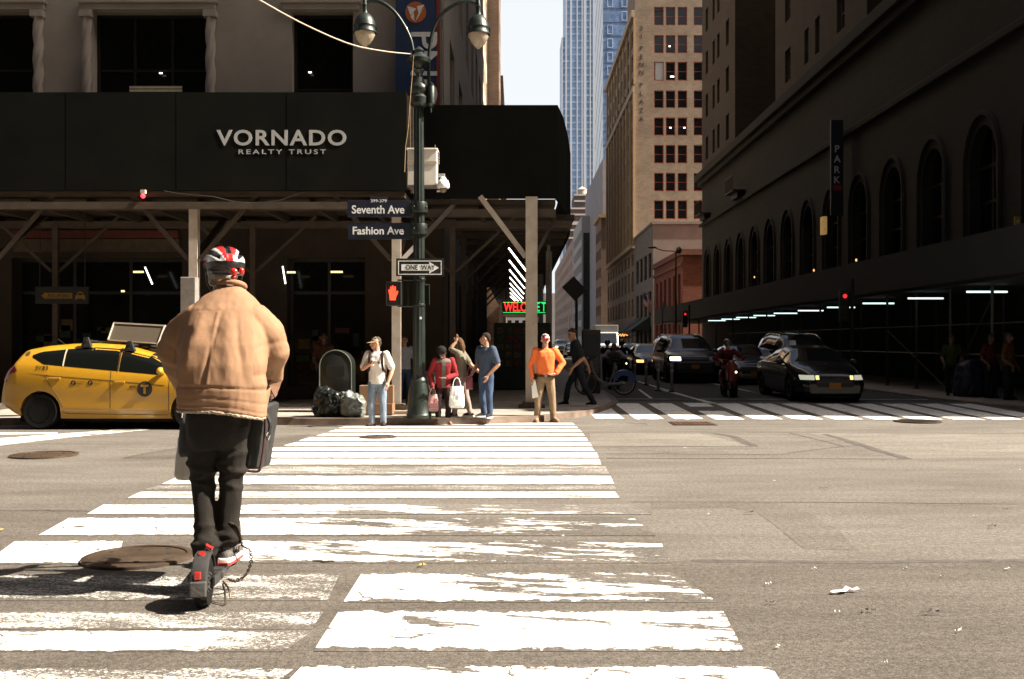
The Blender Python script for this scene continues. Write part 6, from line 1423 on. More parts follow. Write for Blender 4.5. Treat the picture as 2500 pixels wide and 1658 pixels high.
# the man in the cap, cup in hand, looking left
x0, y0 = gnd(921, 1041); zz = road_z(y0)
P1, I1 = person('man in white polo and tan cap holding a paper coffee cup, looking left', x0, y0, zz, R(-6), 1.72, S_RED, TSHIRT, DENIM_L, cloth('dark_brown_leather', (.035, .02, .014), .2),
    armL=((.29, .02, 1.09), (.235, -.10, .845)), armR=((-.285, .0, 1.10), (-.07, -.245, 1.20)), head=(-62, 4), lean=(0, -.01, 0), sleeve=.72, feet=((.115, .02), (-.10, -.02)), toes=((.25, -1), (-.3, -1)),
    dir_hand=((-.1, -.3, -1), (.5, -.3, .35)), hair=BROW, hair_kind='short', bulk=1.05, hem=.47)
cap_on(P1, I1, [cloth('tan_cap_cotton', (.42, .33, .19), .1)])
for s_ in (1, -1):
    m = MB(); q = I1['body_c']; P_ = [q(.80) + V3(s_ * .115, -.075, .045), q(.77) + V3(s_ * .125, -.112, 0), q(.70) + V3(s_ * .125, -.125, 0), q(.63) + V3(s_ * .14, -.10, 0), q(.60) + V3(s_ * .16, -.02, 0)]
    for a, b_ in zip(P_, P_[1:]): m.beam(a, b_, .045, .014, up=(0, 1, 0))
    m.build('backpack_strap', cloth('maroon_strap', (.035, .018, .018), .1), P1)
bp_ = Blob(); q = I1['body_c']; bp_.ell([(q(.56) + V3(0, .18, 0), .13, .08), (q(.66) + V3(0, .19, 0), .15, .09), (q(.76) + V3(0, .17, 0), .13, .08), (q(.80) + V3(0, .16, 0), .08, .05)], pw=3); put('backpack', bp_.mesh('backpack', MATS['maroon_strap'], .014, 2), P1)
m = MB(); p = I1['body_c'](.71) + V3(.062, -.126, 0); m.prism([(p.x - .02, p.z - .02), (p.x + .02, p.z - .025), (p.x + .022, p.z + .012), (p.x, p.z + .03), (p.x - .018, p.z + .01)], p.y - .004, p.y + .004, 'xz'); m.build('chest_emblem', cloth('emblem_grey', (.12, .12, .12), .1), P1)
m = MB(); q = I1['body_c'](.825)
for s_ in (1, -1): m.add([q + V3(s_ * .01, -.068, .0), q + V3(s_ * .065, -.07, -.025), q + V3(s_ * .068, -.045, .03), q + V3(s_ * .02, -.05, .045)], [(0, 1, 2, 3)])
m.build('collar', TSHIRT, P1)
wl = P1.matrix_basis @ (I1['sh'][-1][2] + V3(.055, -.055, .035)); CP = thing('paper_cup', 'white paper coffee cup in the hand of the man in the cap', 'cup', wl)
m = MB(); m.lathe([(.028, -.06), (.040, .05)], n=18); m.build('cup', M('cup_white', (.75, .73, .7), .5, var=.03), CP, smooth=40); m = MB(); m.lathe([(.0315, -.035), (.0385, .025)], n=18); mm = m.build('sleeve', M('cup_sleeve', (.35, .17, .06), .8, var=.1), CP, smooth=40); mm.scale = (1.03, 1.03, 1); m = MB(); m.lathe([(.043, .05), (.042, .062), (.036, .07)], n=18); m.build('lid', M('cup_lid', (.7, .68, .65), .4, var=0), CP, smooth=40)

# the woman in red, head bowed
x0, y0 = gnd(1082, 1036); zz = road_z(y0); RC = cloth('dark_red_fleece', (.22, .018, .022), .15); GRC = cloth('grey_fleece', (.13, .115, .105), .1)
P2, I2 = person('woman in dark red and grey jacket bowing her head over her hands', x0, y0, zz, R(8), 1.60, S_DARK, RC, cloth('maroon_black_cloth', (.022, .011, .011), .2), skinm('sandal', (.30, .15, .09)),
    armL=((.25, -.06, .98), (.03, -.27, .92)), armR=((-.27, -.02, 1.0), (-.21, -.12, .74)), head=(-22, 42), lean=(0, -.10, -.02), sleeve=1.6, feet=((.095, -.01), (-.10, .0)), toes=((.3, -1), (-.5, -1)),
    dir_hand=((-.8, -.3, .0), (0, -.2, -1)), hair=cloth('black_hair', (.010, .008, .007), .2), hair_kind='curly', bulk=1.08, hem=.45)
q = I2['body_c']; t = Blob(); t.ell([(q(.775) , .118 * 1.6, .076 * 1.6), (q(.80), .112 * 1.6, .066 * 1.6), (q(.825), .066 * 1.6, .052 * 1.6)]); put('jacket_yoke', t.mesh('jacket_yoke', GRC, .012, 2, folds(.005, (9, 9, 6), 3)), P2)
m = MB(); P_ = [q(a) + V3(0, -.115 * (1 if a < .76 else .9), 0) for a in (.46, .52, .6, .68, .74, .78)]
for a, b_ in zip(P_, P_[1:]): m.beam(a, b_, .075, .03, up=(0, 1, 0))
m.build('jacket_front', GRC, P2)
def soft_bag(name, label, pos, rx, ry, rz, mat, seed, cat='bag', handles=None, rot=0, group=None):
    b = Blob(); b.ell([((0, 0, -rz), rx * .86, ry * .7), ((0, 0, -rz * .8), rx, ry), ((0, 0, 0), rx * .95, ry * .9), ((0, 0, rz * .85), rx * .84, ry * .5), ((0, 0, rz), rx * .8, ry * .3)], pw=3)
    me = b.mesh(name, mat, .010, 2, folds(.010, (12, 12, 9), seed)); o = put(name, me, None, label, cat, group, loc=pos, rot=(0, 0, rot))
    if handles:
        m = MB()
        for s_ in (-1, 1): m.tube(spl([(-rx * .55, s_ * ry * .3, rz * .95), (-rx * .35, s_ * .01, rz + handles * .7), (0, 0, rz + handles), (rx * .35, s_ * .01, rz + handles * .7), (rx * .55, s_ * ry * .3, rz * .95)], 5), .007, 6)
        m.build('handle', mat, o, smooth=50)
    return o
wl = P2.matrix_basis @ V3(.20, -.26, .91)
tote = soft_bag('tote_bag', 'white tote bag hanging from the forearm of the woman in red', wl + V3(.05, -.01, -.36), .15, .07, .21, M('white_canvas', (.80, .78, .74), .8, var=.04), 2, handles=.17)
m = MB(); m.prism([(-.03, -.05), (.02, -.06), (.045, .0), (.01, .05), (-.025, .03)], -.088, -.080, 'xz'); m.build('print', M('print_grey', (.45, .44, .43), .8, var=.2), tote)
wl = P2.matrix_basis @ I2['sh'][-1][2]
PB_ = soft_bag('carrier_bag', 'pale pink striped carrier bag in the right hand of the woman in red', wl + V3(0, -.02, -.30), .11, .06, .17, M('pink_white_plastic', (.50, .36, .33), .5, var=.3, vscale=14, stretch=(.4, .4, 2), col2=(.32, .06, .07)), 5, handles=.11)

# the couple holding hands
x0, y0 = at(1127, 0, 19.95).x, 19.95
P3, I3 = person('woman with long brown hair in olive top raising a hand to her head', x0, y0, 0, R(-105), 1.60, S_PALE, cloth('olive_jersey', (.15, .135, .10), .1), cloth('taupe_jersey', (.27, .20, .17), .08), BLACKC,
    armL=((.12, -.20, 1.36), (.08, -.10, 1.50)), armR=((-.22, .14, 1.02), (-.18, .36, .86)), head=(-15, 12), lean=(0, -.03, 0), sleeve=.6, feet=((.10, -.12), (-.09, .16)), toes=((.1, -1), (-.1, -1)),
    dir_hand=((-.1, .3, 1), (.1, .5, -1)), hair=cloth('brown_hair', (.085, .045, .022), .3, 14), hair_kind='long', bulk=.94, sole=M('sole_white', (.6, .57, .53), .6, var=.05))
P3.rotation_euler = (0, 0, R(-105))
x1, y1 = at(1187, 0, 19.75).x, 19.75
P4, I4 = person('man in navy polo and blue jeans holding hands, looking to the left', x1, y1, 0, R(-42), 1.69, S_MID, cloth('navy_blue_polo', (.050, .068, .105), .12), DENIM, cloth('dark_trainer', (.02, .018, .018), .2),
    armL=((.27, .06, 1.05), (.14, -.10, .84)), armR=((-.26, .02, 1.05), (-.22, -.19, .86)), head=(-48, 2), lean=(0, 0, 0), sleeve=.68, feet=((.13, -.03), (-.12, .06)), toes=((.4, -1), (-.25, -1)),
    dir_hand=((-.3, -.3, -1), (-.3, -.4, -1)), hair=cloth('dark_hair', (.03, .02, .014), .2), bulk=1.1, sole=M('sole_white', (.6, .57, .53)))
wp = Vector((at(1147, 0, 19.9).x, 19.7, at(0, 935, 19.9).z)); soft_bag('handbag', 'small plum handbag at the hip of the woman with long brown hair', wp, .075, .05, .12, M('plum_leather', (.16, .03, .055), .5, var=.2), 8, handles=.2)

# the man in orange
x0, y0 = gnd(1331, 1030); zz = road_z(y0)
P5, I5 = person('tall man in bright orange long-sleeved top and patterned red cap, hand on belt', x0, y0, zz, R(4), 1.80, S_RED, ORC, KH, cloth('tan_boot', (.28, .18, .11), .12),
    armL=((.37, .05, 1.20), (.205, -.10, .985)), armR=((-.285, .03, 1.16), (-.26, -.03, .90)), head=(6, 0), lean=(0, 0, 0), sleeve=1.6, feet=((.165, .0), (-.165, .02)), toes=((.5, -1), (-.2, -1)),
    dir_hand=((-1, -.3, -.25), (0, -.15, -1)), hair=cloth('grey_hair', (.15, .13, .12), .2), bulk=1.16, hem=.515)
cap_on(P5, I5, [cloth('cap_red', (.20, .02, .025), .2), cloth('cap_white', (.55, .50, .48), .1)])
m = MB(); q = I5['body_c']; n = 28; m.loft([[q(a) + V3(.110 * 1.8 * r_ * math.cos(t), .079 * 1.8 * r_ * math.sin(t), 0) for t in [2 * math.pi * j / n for j in range(n)]] for a, r_ in ((.512, .93), (.512, .985), (.538, .975), (.538, .93))], cap=False); m.build('belt', cloth('belt_brown', (.09, .04, .02), .2), P5, smooth=40)
m = MB(); p = q(.525) + V3(0, -.145, 0); m.box(p.x - .03, p.x + .03, p.y - .012, p.y, p.z - .022, p.z + .022); m.build('buckle', CHROME, P5, bevel=.006)
m = MB(); p = q(.525) + V3(-.2, -.05, -.02); m.box(p.x - .03, p.x + .02, p.y - .04, p.y + .04, p.z - .06, p.z + .06); m.build('belt_pouch', BLACKC, P5, bevel=.012)
m = MB(); p = I5['sh'][1][2]; m.lathe([(.030, -.012), (.034, -.01), (.034, .01), (.030, .012)], tuple(p + V3(.02, .01, .03)), 16); m.build('wristwatch', BLACKC, P5, smooth=40)
wl = P5.matrix_basis @ (I5['sh'][-1][2] + V3(.02, -.03, -.09)); m = MB(); m.add([(-.045, 0, .0), (.035, -.02, .02), (.10, -.03, -.30), (-.03, 0, -.33), (-.045, .006, .0), (.035, -.014, .02), (.10, -.024, -.30), (-.03, .006, -.33)], [(0, 1, 2, 3), (7, 6, 5, 4), (0, 4, 5, 1), (1, 5, 6, 2), (2, 6, 7, 3), (3, 7, 4, 0)])
put('paper_sheet', m.mesh('paper_sheet', M('paper_white', (.75, .74, .70), .8, var=.03)), None, 'folded white paper in the lowered hand of the man in orange', 'paper', loc=wl)

# the man in black walking left in the shade
P6, I6 = person('man in black shirt and trousers walking left in the shade past the kiosk', at(1413, 0, 23.4).x, 23.4, 0, R(-86), 1.84, S_MID, cloth('blue_black_cotton', (.012, .015, .022), .1), cloth('blue_black_trousers', (.011, .013, .019), .1), BLACKC,
    armL=((.27, .06, 1.12), (.25, -.18, .90)), armR=((-.27, .12, 1.14), (-.24, .26, .92)), head=(10, 20), lean=(0, -.09, 0), sleeve=.7, feet=((.08, .34), (-.08, -.30)), knees=(.04, .06), dir_hand=((0, -.5, -1), (0, .2, -1)), hair=cloth('dark_hair', (.03, .02, .014)), bulk=1.12, hem=.48, sole=M('sole_white', (.6, .57, .53)))
# dim figures under the sheds
P7, I7 = person('person in pale shirt standing half hidden behind the steel post by the lamp', at(987, 0, 24.2).x, 24.2, 0, R(20), 1.66, S_MID, cloth('pale_blue_shirt', (.30, .32, .36), .1), DENIM, BLACKC, armL=((.26, .02, 1.04), (.24, -.1, .8)), armR=((-.26, .02, 1.04), (-.24, -.08, .8)), hair=BROW)
P8, I8 = person('dim figure in a rust coloured top in the dark behind the mailbox', at(792, 0, 24.6).x, 24.6, 0, R(15), 1.72, S_DARK, cloth('rust_cotton', (.07, .03, .018), .2), BLACKC, BLACKC, armL=((.26, .02, 1.06), (.2, -.15, .9)), armR=((-.26, .02, 1.06), (-.2, -.2, .95)), hair=BROW)
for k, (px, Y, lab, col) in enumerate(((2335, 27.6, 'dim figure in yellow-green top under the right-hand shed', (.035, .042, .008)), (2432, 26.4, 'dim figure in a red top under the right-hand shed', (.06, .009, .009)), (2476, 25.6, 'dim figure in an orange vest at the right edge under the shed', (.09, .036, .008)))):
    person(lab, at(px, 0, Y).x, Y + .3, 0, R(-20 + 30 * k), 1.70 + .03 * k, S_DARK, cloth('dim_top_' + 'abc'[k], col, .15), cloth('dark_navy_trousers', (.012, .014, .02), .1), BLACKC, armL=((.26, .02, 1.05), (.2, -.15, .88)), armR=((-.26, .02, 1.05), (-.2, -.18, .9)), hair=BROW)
tb = Blob(); tb.ell([((0, 0, .02), .5, .32), ((0, 0, .5), .5, .32), ((0, 0, .85), .45, .28), ((.05, 0, 1.0), .30, .2)], pw=4)
put('covered_cart', tb.mesh('covered_cart', M('blue_tarpaulin', (.005, .007, .03), .5, var=.2, bump=.3, bscale=8), .03, 2, folds(.04, (5, 5, 4), 4)), None, 'blue tarpaulin covered cart under the right-hand shed', 'cart', loc=(at(2378, 0, 27.4).x, 27.4, 0))
# ------------------------------------------------------------------ two-wheelers
BLUEB = M('share_bike_blue', (.018, .055, .19), .3, var=.05, coat=.5); GREYM = M('bike_grey', (.17, .17, .165), .45, metal=.3, var=.1); TYG = M('tyre_grey', (.10, .09, .08), .7, var=.15)
def spoked(t, x, r, tmat=TYRE, rimm=GREYM, nm='wheel'):      # wheel in the local x/z plane
    m = MB(); n = 40
    rings = [[(x + (r - .017 + .018 * math.cos(a)) * math.cos(2 * math.pi * j / n), .018 * math.sin(a), r + (r - .017 + .018 * math.cos(a)) * math.sin(2 * math.pi * j / n)) for a in [2 * math.pi * k / 8 for k in range(8)]] for j in range(n + 1)]
    m.loft(rings, cap=False); w = m.build(nm, tmat, t, smooth=60)
    m = MB(); rr = r - .05
    m.loft([[(x + (rr + dx) * math.cos(2 * math.pi * j / n), dy, r + (rr + dx) * math.sin(2 * math.pi * j / n)) for dx, dy in ((.012, -.012), (.012, .012), (-.01, .01), (-.01, -.01))] for j in range(n + 1)], cap=False)
    for k in range(14):
        a = 2 * math.pi * k / 14; m.tube([(x, .02 * (-1) ** k, r), (x + rr * math.cos(a), 0, r + rr * math.sin(a))], .0022, 4)
    m.lathe([(.03, -.05), (.03, .05)], (x, 0, r), 10, axis='y'); m.build('rim', rimm, w, smooth=40)
    return w
def bicycle(label, loc, rz, frame, fender, group=None):
    t = thing('bicycle', label, 'bicycle', loc, rz, group); r = .33
    spoked(t, -.52, r, rimm=M('rim_pale', (.35, .33, .30), .4, metal=.5, var=.05)); spoked(t, .55, r)
    m = MB(); m.tube(spl([(-.52, 0, r), (-.25, 0, .30), (.02, 0, .32), (.25, 0, .48), (.40, 0, .80), (.42, 0, .98)], 5), [.05] * 26, 10); m.tube([(-.10, 0, .30), (-.22, 0, .62), (-.27, 0, .92)], .035, 8); m.tube([(.40, 0, .78), (.55, .0, r)], .035, 8); m.build('frame', frame, t, smooth=50)
    m = MB(); n = 20; m.loft([[(-.52 + rr * math.cos(a), w_, r + rr * math.sin(a)) for rr, w_ in ((.375, -.03), (.385, 0), (.375, .03), (.22, .045), (.22, -.045))] for a in [R(20 + 150 * k / n) for k in range(n + 1)]]); m.build('rear_fender', fender, t, smooth=40)
    m = MB(); m.loft([[(.55 + rr * math.cos(a), w_, r + rr * math.sin(a)) for rr, w_ in ((.365, -.035), (.375, 0), (.365, .035), (.355, .0))] for a in [R(40 + 120 * k / n) for k in range(n + 1)]]); m.build('front_fender', fender, t, smooth=40)
    m = MB(); m.ball((-.29, 0, .97), (.13, .08, .04), 12, 8); m.build('saddle', BLACKC, t, smooth=60)
    m = MB(); m.tube(spl([(.30, -.30, 1.06), (.40, -.18, 1.08), (.43, 0, 1.02), (.40, .18, 1.08), (.30, .30, 1.06)], 5), .015, 8); m.tube([(.42, 0, .9), (.43, 0, 1.05)], .03, 8); m.build('handlebar', M('bar_black', (.012, .012, .012), .5, var=.1), t, smooth=50)
    m = MB(); m.box(.50, .78, -.16, .16, .80, .84); m.box(.50, .52, -.16, .16, .84, 1.0); m.box(.76, .78, -.16, .16, .84, .96); m.build('basket', MATS['bar_black'], t)
    m = MB(); m.lathe([(.09, -.012), (.09, .012)], (.02, .06, .30), 16, axis='y'); m.beam((.02, .08, .30), (.10, .08, .15), .02, .02); m.box(.05, .16, .08, .17, .14, .16); m.beam((.02, -.08, .30), (-.06, -.08, .45), .02, .02); m.box(-.11, .0, -.17, -.08, .45, .47); m.build('crank', GREYM, t)
    return t
bicycle('blue share bike with large rear fender standing beside the kiosk', (at(1470, 0, 28.2).x + .10, 28.2, 0), R(180), GREYM, BLUEB)
BKr = bicycle('dark bicycle under the rider in the pale shirt, seen head on', (at(1497, 0, 32.5).x, 32.5, road_z(32.5)), R(-90), M('bar_black', (.012, .012, .012)), M('bar_black', (.012, .012, .012)))
bxx, byy = BKr.location.x, BKr.location.y
def rider(label, x, y, z, rz, H, skin, top, pant, hipz, lean, handz, handx, handy, footz, head=(0, 0), helmet=None, hair=None, sleeve=1.6, kneey=-.42, kneez=None, footy=-.15):
    hp_ = V3(0, .25, hipz); ch = V3(*lean)
    def seat(zf): return hp_ + (ch - hp_) * ((zf - .5) / .32)
    kz = kneez or (hipz - .12)
    p, i = person(label, x, y, z, rz, H, skin, top, pant, BLACKC, armL=((handx + .10, (ch.y + handy) / 2 + .05, (ch.z + handz) / 2 - .10), (handx, handy, handz)), armR=((-handx - .10, (ch.y + handy) / 2 + .05, (ch.z + handz) / 2 - .10), (-handx, handy, handz)),
        head=head, sleeve=sleeve, feet=((.14, footy), (-.14, footy)), hip=hp_, seat=seat, knees=((.17, kneey, kz), (-.17, kneey, kz)), hair=hair, bulk=1.1, dir_hand=((-.5, -.5, -.3), (.5, -.5, -.3)), curl=1.0, voxel=.013)
    if helmet: t = Blob(); q = i['hp']; t.ball(q(0, .006, .016), (.066 * H, .072 * H, .072 * H)); put('helmet', t.mesh('helmet', helmet, .012, 1), p)
    return p, i
rider('cyclist in pale lavender shirt leaning over the handlebar, facing the camera', bxx, byy, road_z(byy), 0, 1.70, S_MID, cloth('lavender_shirt', (.30, .28, .36), .08), BLACKC, .93, (0, -.20, 1.22), 1.06, .27, -.33, .3, head=(0, 30), hair=cloth('grey_hair', (.15, .13, .12)))
def moped(label, loc, rz, col, lit, group=None):
    t = thing('moped', label, 'moped', loc, rz, group)
    for x in (-.6, .62):
        m = MB(); m.lathe([(.13, -.05), (.2, -.055), (.235, -.03), (.235, .03), (.2, .055), (.13, .05)], (x, 0, .235), 24, axis='y'); w = m.build('wheel', TYRE, t, smooth=40); m = MB(); m.lathe([(.13, -.035), (.13, .035)], (x, 0, .235), 16, axis='y'); m.build('rim', RIMM, w)
    b = Blob(); b.limb(((.60, 0, .40), .09), ((.52, 0, .68), .12), ((.44, 0, .92), .11)); b.ell([((.50, 0, .45), .08, .16), ((.47, 0, .7), .10, .19), ((.44, 0, .9), .09, .16)]); b.limb(((.36, 0, .30), .11), ((-.1, 0, .28), .12), ((-.35, 0, .42), .14)); b.ell([((-.45, 0, .35), .25, .13), ((-.45, 0, .6), .34, .15), ((-.42, 0, .72), .3, .13)])
    put('fairing', b.mesh('fairing', col, .014, 3), t)
    m = MB(); m.ball((-.35, 0, .78), (.36, .13, .07), 14, 8); m.build('saddle', BLACKC, t, smooth=60)
    m = MB(); m.tube(spl([(.30, -.34, 1.04), (.38, -.15, 1.03), (.40, 0, 1.0), (.38, .15, 1.03), (.30, .34, 1.04)], 5), .016, 8); m.build('handlebar', M('bar_black', (.012, .012, .012)), t, smooth=50)
    for y in (-.01, .10): m = MB(); m.ball((.595, y, .70), (.03, .048 if y < 0 else .028, .05 if y < 0 else .03), 10, 8); m.build('headlight', LIT if lit else M('headlamp_glass', (.35, .36, .37)), t, smooth=60)
    for s_ in (-1, 1): m = MB(); m.tube([(.36, s_ * .25, 1.04), (.37, s_ * .32, 1.18)], .008, 6); m.ball((.37, s_ * .33, 1.22), (.02, .06, .04), 10, 6); m.build('mirror', M('bar_black', (.012, .012, .012)), t, smooth=50)
    m = MB(); m.tube([(.52, -.07, .5), (.62, -.07, .235)], .025, 6); m.tube([(.52, .07, .5), (.62, .07, .235)], .025, 6); m.build('fork', GREYM, t, smooth=50)
    m = MB(); m.box(-.85, -.5, -.19, .19, .84, 1.16); m.build('top_box', col, t, bevel=.03)
    return t
REDM = M('moped_red', (.14, .010, .010), .3, var=.08, coat=.6); BLKM = M('moped_black', (.010, .010, .011), .35, var=.1, coat=.4)
for lab, x, Y, mat, lit, rl, jc, hm in (('red moped with twin lit headlamps waiting beside the black sedan', at(1777, 0, 28).x, 28, REDM, True, 'moped rider in dark red jacket and dark helmet beside the black sedan', (.09, .010, .010), (.05, .055, .065)),
                    ('black moped behind the cyclist, to the right', at(1519, 0, 39).x, 39, BLKM, True, 'dark helmeted rider behind the cyclist, on the right', (.012, .012, .014), (.012, .012, .014)),
                    ('black moped behind the cyclist, next to the kiosk', at(1483, 0, 38).x, 38, BLKM, False, 'dark helmeted rider behind the cyclist, next to the kiosk', (.014, .012, .011), (.010, .010, .010))):
    t = moped(lab, (x, Y, road_z(Y)), R(-90), mat, lit)
    rider(rl, x, Y - .05, road_z(Y), 0, 1.70, S_MID, cloth('rider_jacket_%.3f' % jc[0], jc, .15), BLACKC, .86, (0, .10, 1.30), 1.04, .31, -.30, .3, helmet=M('helmet_paint_%.3f' % hm[0], hm, .25, var=0, coat=.8), kneey=-.28, kneez=.74, footy=-.28)

# ------------------------------------------------------------------ the scooter rider in the foreground
SX, SY = -1.775, 5.64; SCR = thing('kick_scooter', 'dark grey electric kick scooter under the rider in the tan jacket', 'scooter', (SX, SY, 0), R(8))
DG = M('scooter_grey', (.040, .038, .036), .45, metal=.3, var=.15, bump=.1, bscale=80); RDL = M('scooter_red', (.30, .012, .008), .3, var=.05, coat=.3); r = .142
for y, nm in ((0, 'r'), (1.08, 'f')):
    m = MB(); m.lathe([(.08, -.03), (.112, -.040), (.133, -.034), (.141, -.016), (.1425, 0), (.141, .016), (.133, .034), (.112, .040), (.08, .03)], (0, y, r), 36, axis='x')
    for k in range(40):
        a = 2 * math.pi * k / 40; s_ = 1 if k % 2 else -1; m.beam((s_ * .004, y + .142 * math.cos(a), r + .142 * math.sin(a)), (s_ * .030, y + .136 * math.cos(a + .06), r + .136 * math.sin(a + .06)), .008, .006)
    w = m.build('wheel', TYRE, SCR, smooth=40)
    m = MB(); m.lathe([(.082, -.026), (.03, -.034), (.01, -.034), (.01, .034), (.03, .034), (.082, .026)], (0, y, r), 24, axis='x')
    for k in range(8): a = 2 * math.pi * k / 8; m.ball((.034, y + .045 * math.cos(a), r + .045 * math.sin(a)), .008, 6, 5)
    m.build('rim', DG, w, smooth=40)
m = MB(); n = 18; m.loft([[(w_, (rr) * math.cos(a), r + rr * math.sin(a)) for rr, w_ in ((.155, -.046), (.173, -.036), (.177, 0), (.173, .036), (.155, .046), (.151, .04), (.163, 0), (.151, -.04))] for a in [R(20 + 165 * k / n) for k in range(n + 1)]]); FN = m.build('fender', DG, SCR, smooth=40)
m = MB(); m.box(-.045, .045, -.192, -.172, .098, .185); m.build('mud_flap', M('flap_grey', (.055, .05, .046), .7, var=.2, bump=.2), FN, bevel=.008)
m = MB(); m.box(-.022, .014, -.186, -.160, .192, .236); m.build('tail_light', RDL, FN, bevel=.006)
m = MB(); m.lathe([(.020, 0), (.018, .006), (.001, .006)], (0, 0, 0), 14); o = m.build('badge', RDL, FN); o.location = (0, -.055, r + .168); o.rotation_euler = (R(25), 0, 0)
m = MB(); m.tube([(.02, .01, r + .17), (.02, .0, r + .205), (.05, -.005, r + .185)], .012, 8); m.build('fender_hook', RDL, FN)
m = MB(); m.box(-.085, .085, .15, .90, .115, .165); m.build('deck', DG, SCR, bevel=.015); m = MB(); m.box(-.075, .075, .17, .86, .1655, .170); m.build('grip_pad', M('rubber_black', (.012, .012, .012)), SCR)
for s_ in (-1, 1): m = MB(); m.beam((s_ * .055, .0, r), (s_ * .07, .2, .14), .012, .05); m.build('swing_arm', DG, SCR)
m = MB(); m.beam((0, .9, .16), (0, 1.0, .30), .06, .05); m.build('neck_joint', DG, SCR)
m = MB(); m.tube([(0, 1.05, .26), (0, .93, 1.10)], .026, 10); m.tube([(.05, 1.08, r), (.05, 1.05, .28)], .016, 8); m.tube([(-.05, 1.08, r), (-.05, 1.05, .28)], .016, 8); m.box(-.06, .06, 1.02, 1.08, .25, .29); m.build('stem', DG, SCR, smooth=50)
m = MB(); m.tube([(-.27, .90, 1.13), (-.08, .92, 1.12), (.08, .92, 1.12), (.27, .90, 1.13)], .014, 8); m.build('handlebar', DG, SCR, smooth=50)
for s_ in (-1, 1): m = MB(); m.tube([(s_ * .16, .91, 1.125), (s_ * .28, .90, 1.13)], .02, 8); m.build('grip', M('rubber_black', (.012, .012, .012)), SCR, smooth=50)
m = MB(); CHN = M('chain_dark_steel', (.05, .03, .02), .45, metal=.7, var=.3)      # lock chain dangling beside the deck
cp = spl([(.10, .30, .42), (.14, .30, .40), (.16, .31, .33), (.17, .34, .27), (.21, .36, .24), (.22, .33, .17), (.19, .30, .10), (.14, .26, .08), (.10, .22, .10)], 6)
for k, (a, b_) in enumerate(zip(cp, cp[1:])):
    d = (b_ - a); mid = (a + b_) / 2; u = d.normalized().cross(V3(0, 0, 1) if k % 2 else V3(1, .3, .2)).normalized() * .009
    m.tube([mid - d * .7 - u * .3, mid - d * .45 + u, mid + d * .45 + u, mid + d * .7, mid + d * .45 - u, mid - d * .45 - u, mid - d * .7], .0035, 5)
m.build('lock_chain', CHN, SCR)
m = MB()
for q in ([(.09, .10, .10), (.11, .04, .07), (.12, .0, .02), (.115, -.01, .01)], [(.09, .12, .11), (.13, .06, .08), (.145, .02, .035)]): m.tube(spl([V3(*p) for p in q], 4), .006, 6)
m.build('strap_end', CHN, SCR, smooth=50)
# --- body: everything relative to the point below the hips
BX, BY = -1.80, 5.95; B0 = V3(BX, BY, 0)
def wp_(px, py, Y): p = at(px, py, Y); return p - B0
skin = skinm('cyclist', (.34, .17, .11)); h = 1.86
hips = V3(0, .02, 1.06); neck = V3(.03, .19, 1.76); headc = wp_(541, 665, 6.22)
b = Blob()
Rh = Matrix.Rotation(R(180 + 14), 3, 'Z') @ Matrix.Rotation(R(6), 3, 'X')
hp = lambda x, y, z: headc + Rh @ V3(x * h, y * h, z * h)
b.ball(hp(0, .008, .02), (.042 * h, .050 * h, .054 * h)); b.limb((hp(0, -.012, -.018), .036 * h), (hp(0, -.026, -.045), .024 * h)); b.limb((hp(0, -.046, .006), .007 * h), (hp(0, -.058, -.014), .0105 * h), n=8)
for s_ in (-1, 1): b.ball(hp(s_ * .045, .006, -.008), (.009 * h, .014 * h, .019 * h), 8, 6)
b.limb((neck - V3(0, .03, .10), .065), (neck + V3(0, .0, .03), .062), (hp(0, .012, -.02), .058))
armsC = {}
for s_, E, W_ in ((-1, wp_(419, 856, 6.12), V3(-.35, .54, 1.17)), (1, wp_(664, 852, 6.12), V3(.17, .61, 1.17))):
    S = V3(.035 + s_ * .20, .10, 1.615); armsC[s_] = (S, E, W_)
    b.limb((S, .06), (E, .045)); b.limb((E, .045), (W_, .03)); hand(b, W_, V3(-s_ * .15, 1, -.25), V3(-s_, 0, .2), 1.4, 1.05)
b.ell([(hips, .16, .11), (V3(0, .06, 1.3), .14, .1), (V3(.01, .12, 1.55), .17, .11), (V3(.02, .15, 1.66), .08, .07)])
legC = []
for s_, K, A in ((-1, wp_(496, 1165, 6.02), V3(-.055, -.02, .235)), (1, wp_(566, 1158, 6.02), wp_(556, 1325, 6.0))):
    Hp = hips + V3(s_ * .095, .0, -.03); legC.append((s_, Hp, K, A)); b.limb((Hp, .09), (K, .055), (A, .04)); b.limb((A, .04), (A + V3(0, .12, -.04), .03))
me = b.mesh('person', skin, .010, 2)
PC = put('person', me, None, 'scooter rider seen from behind in tan suede jacket, black trousers and cycle helmet', 'person', loc=B0)
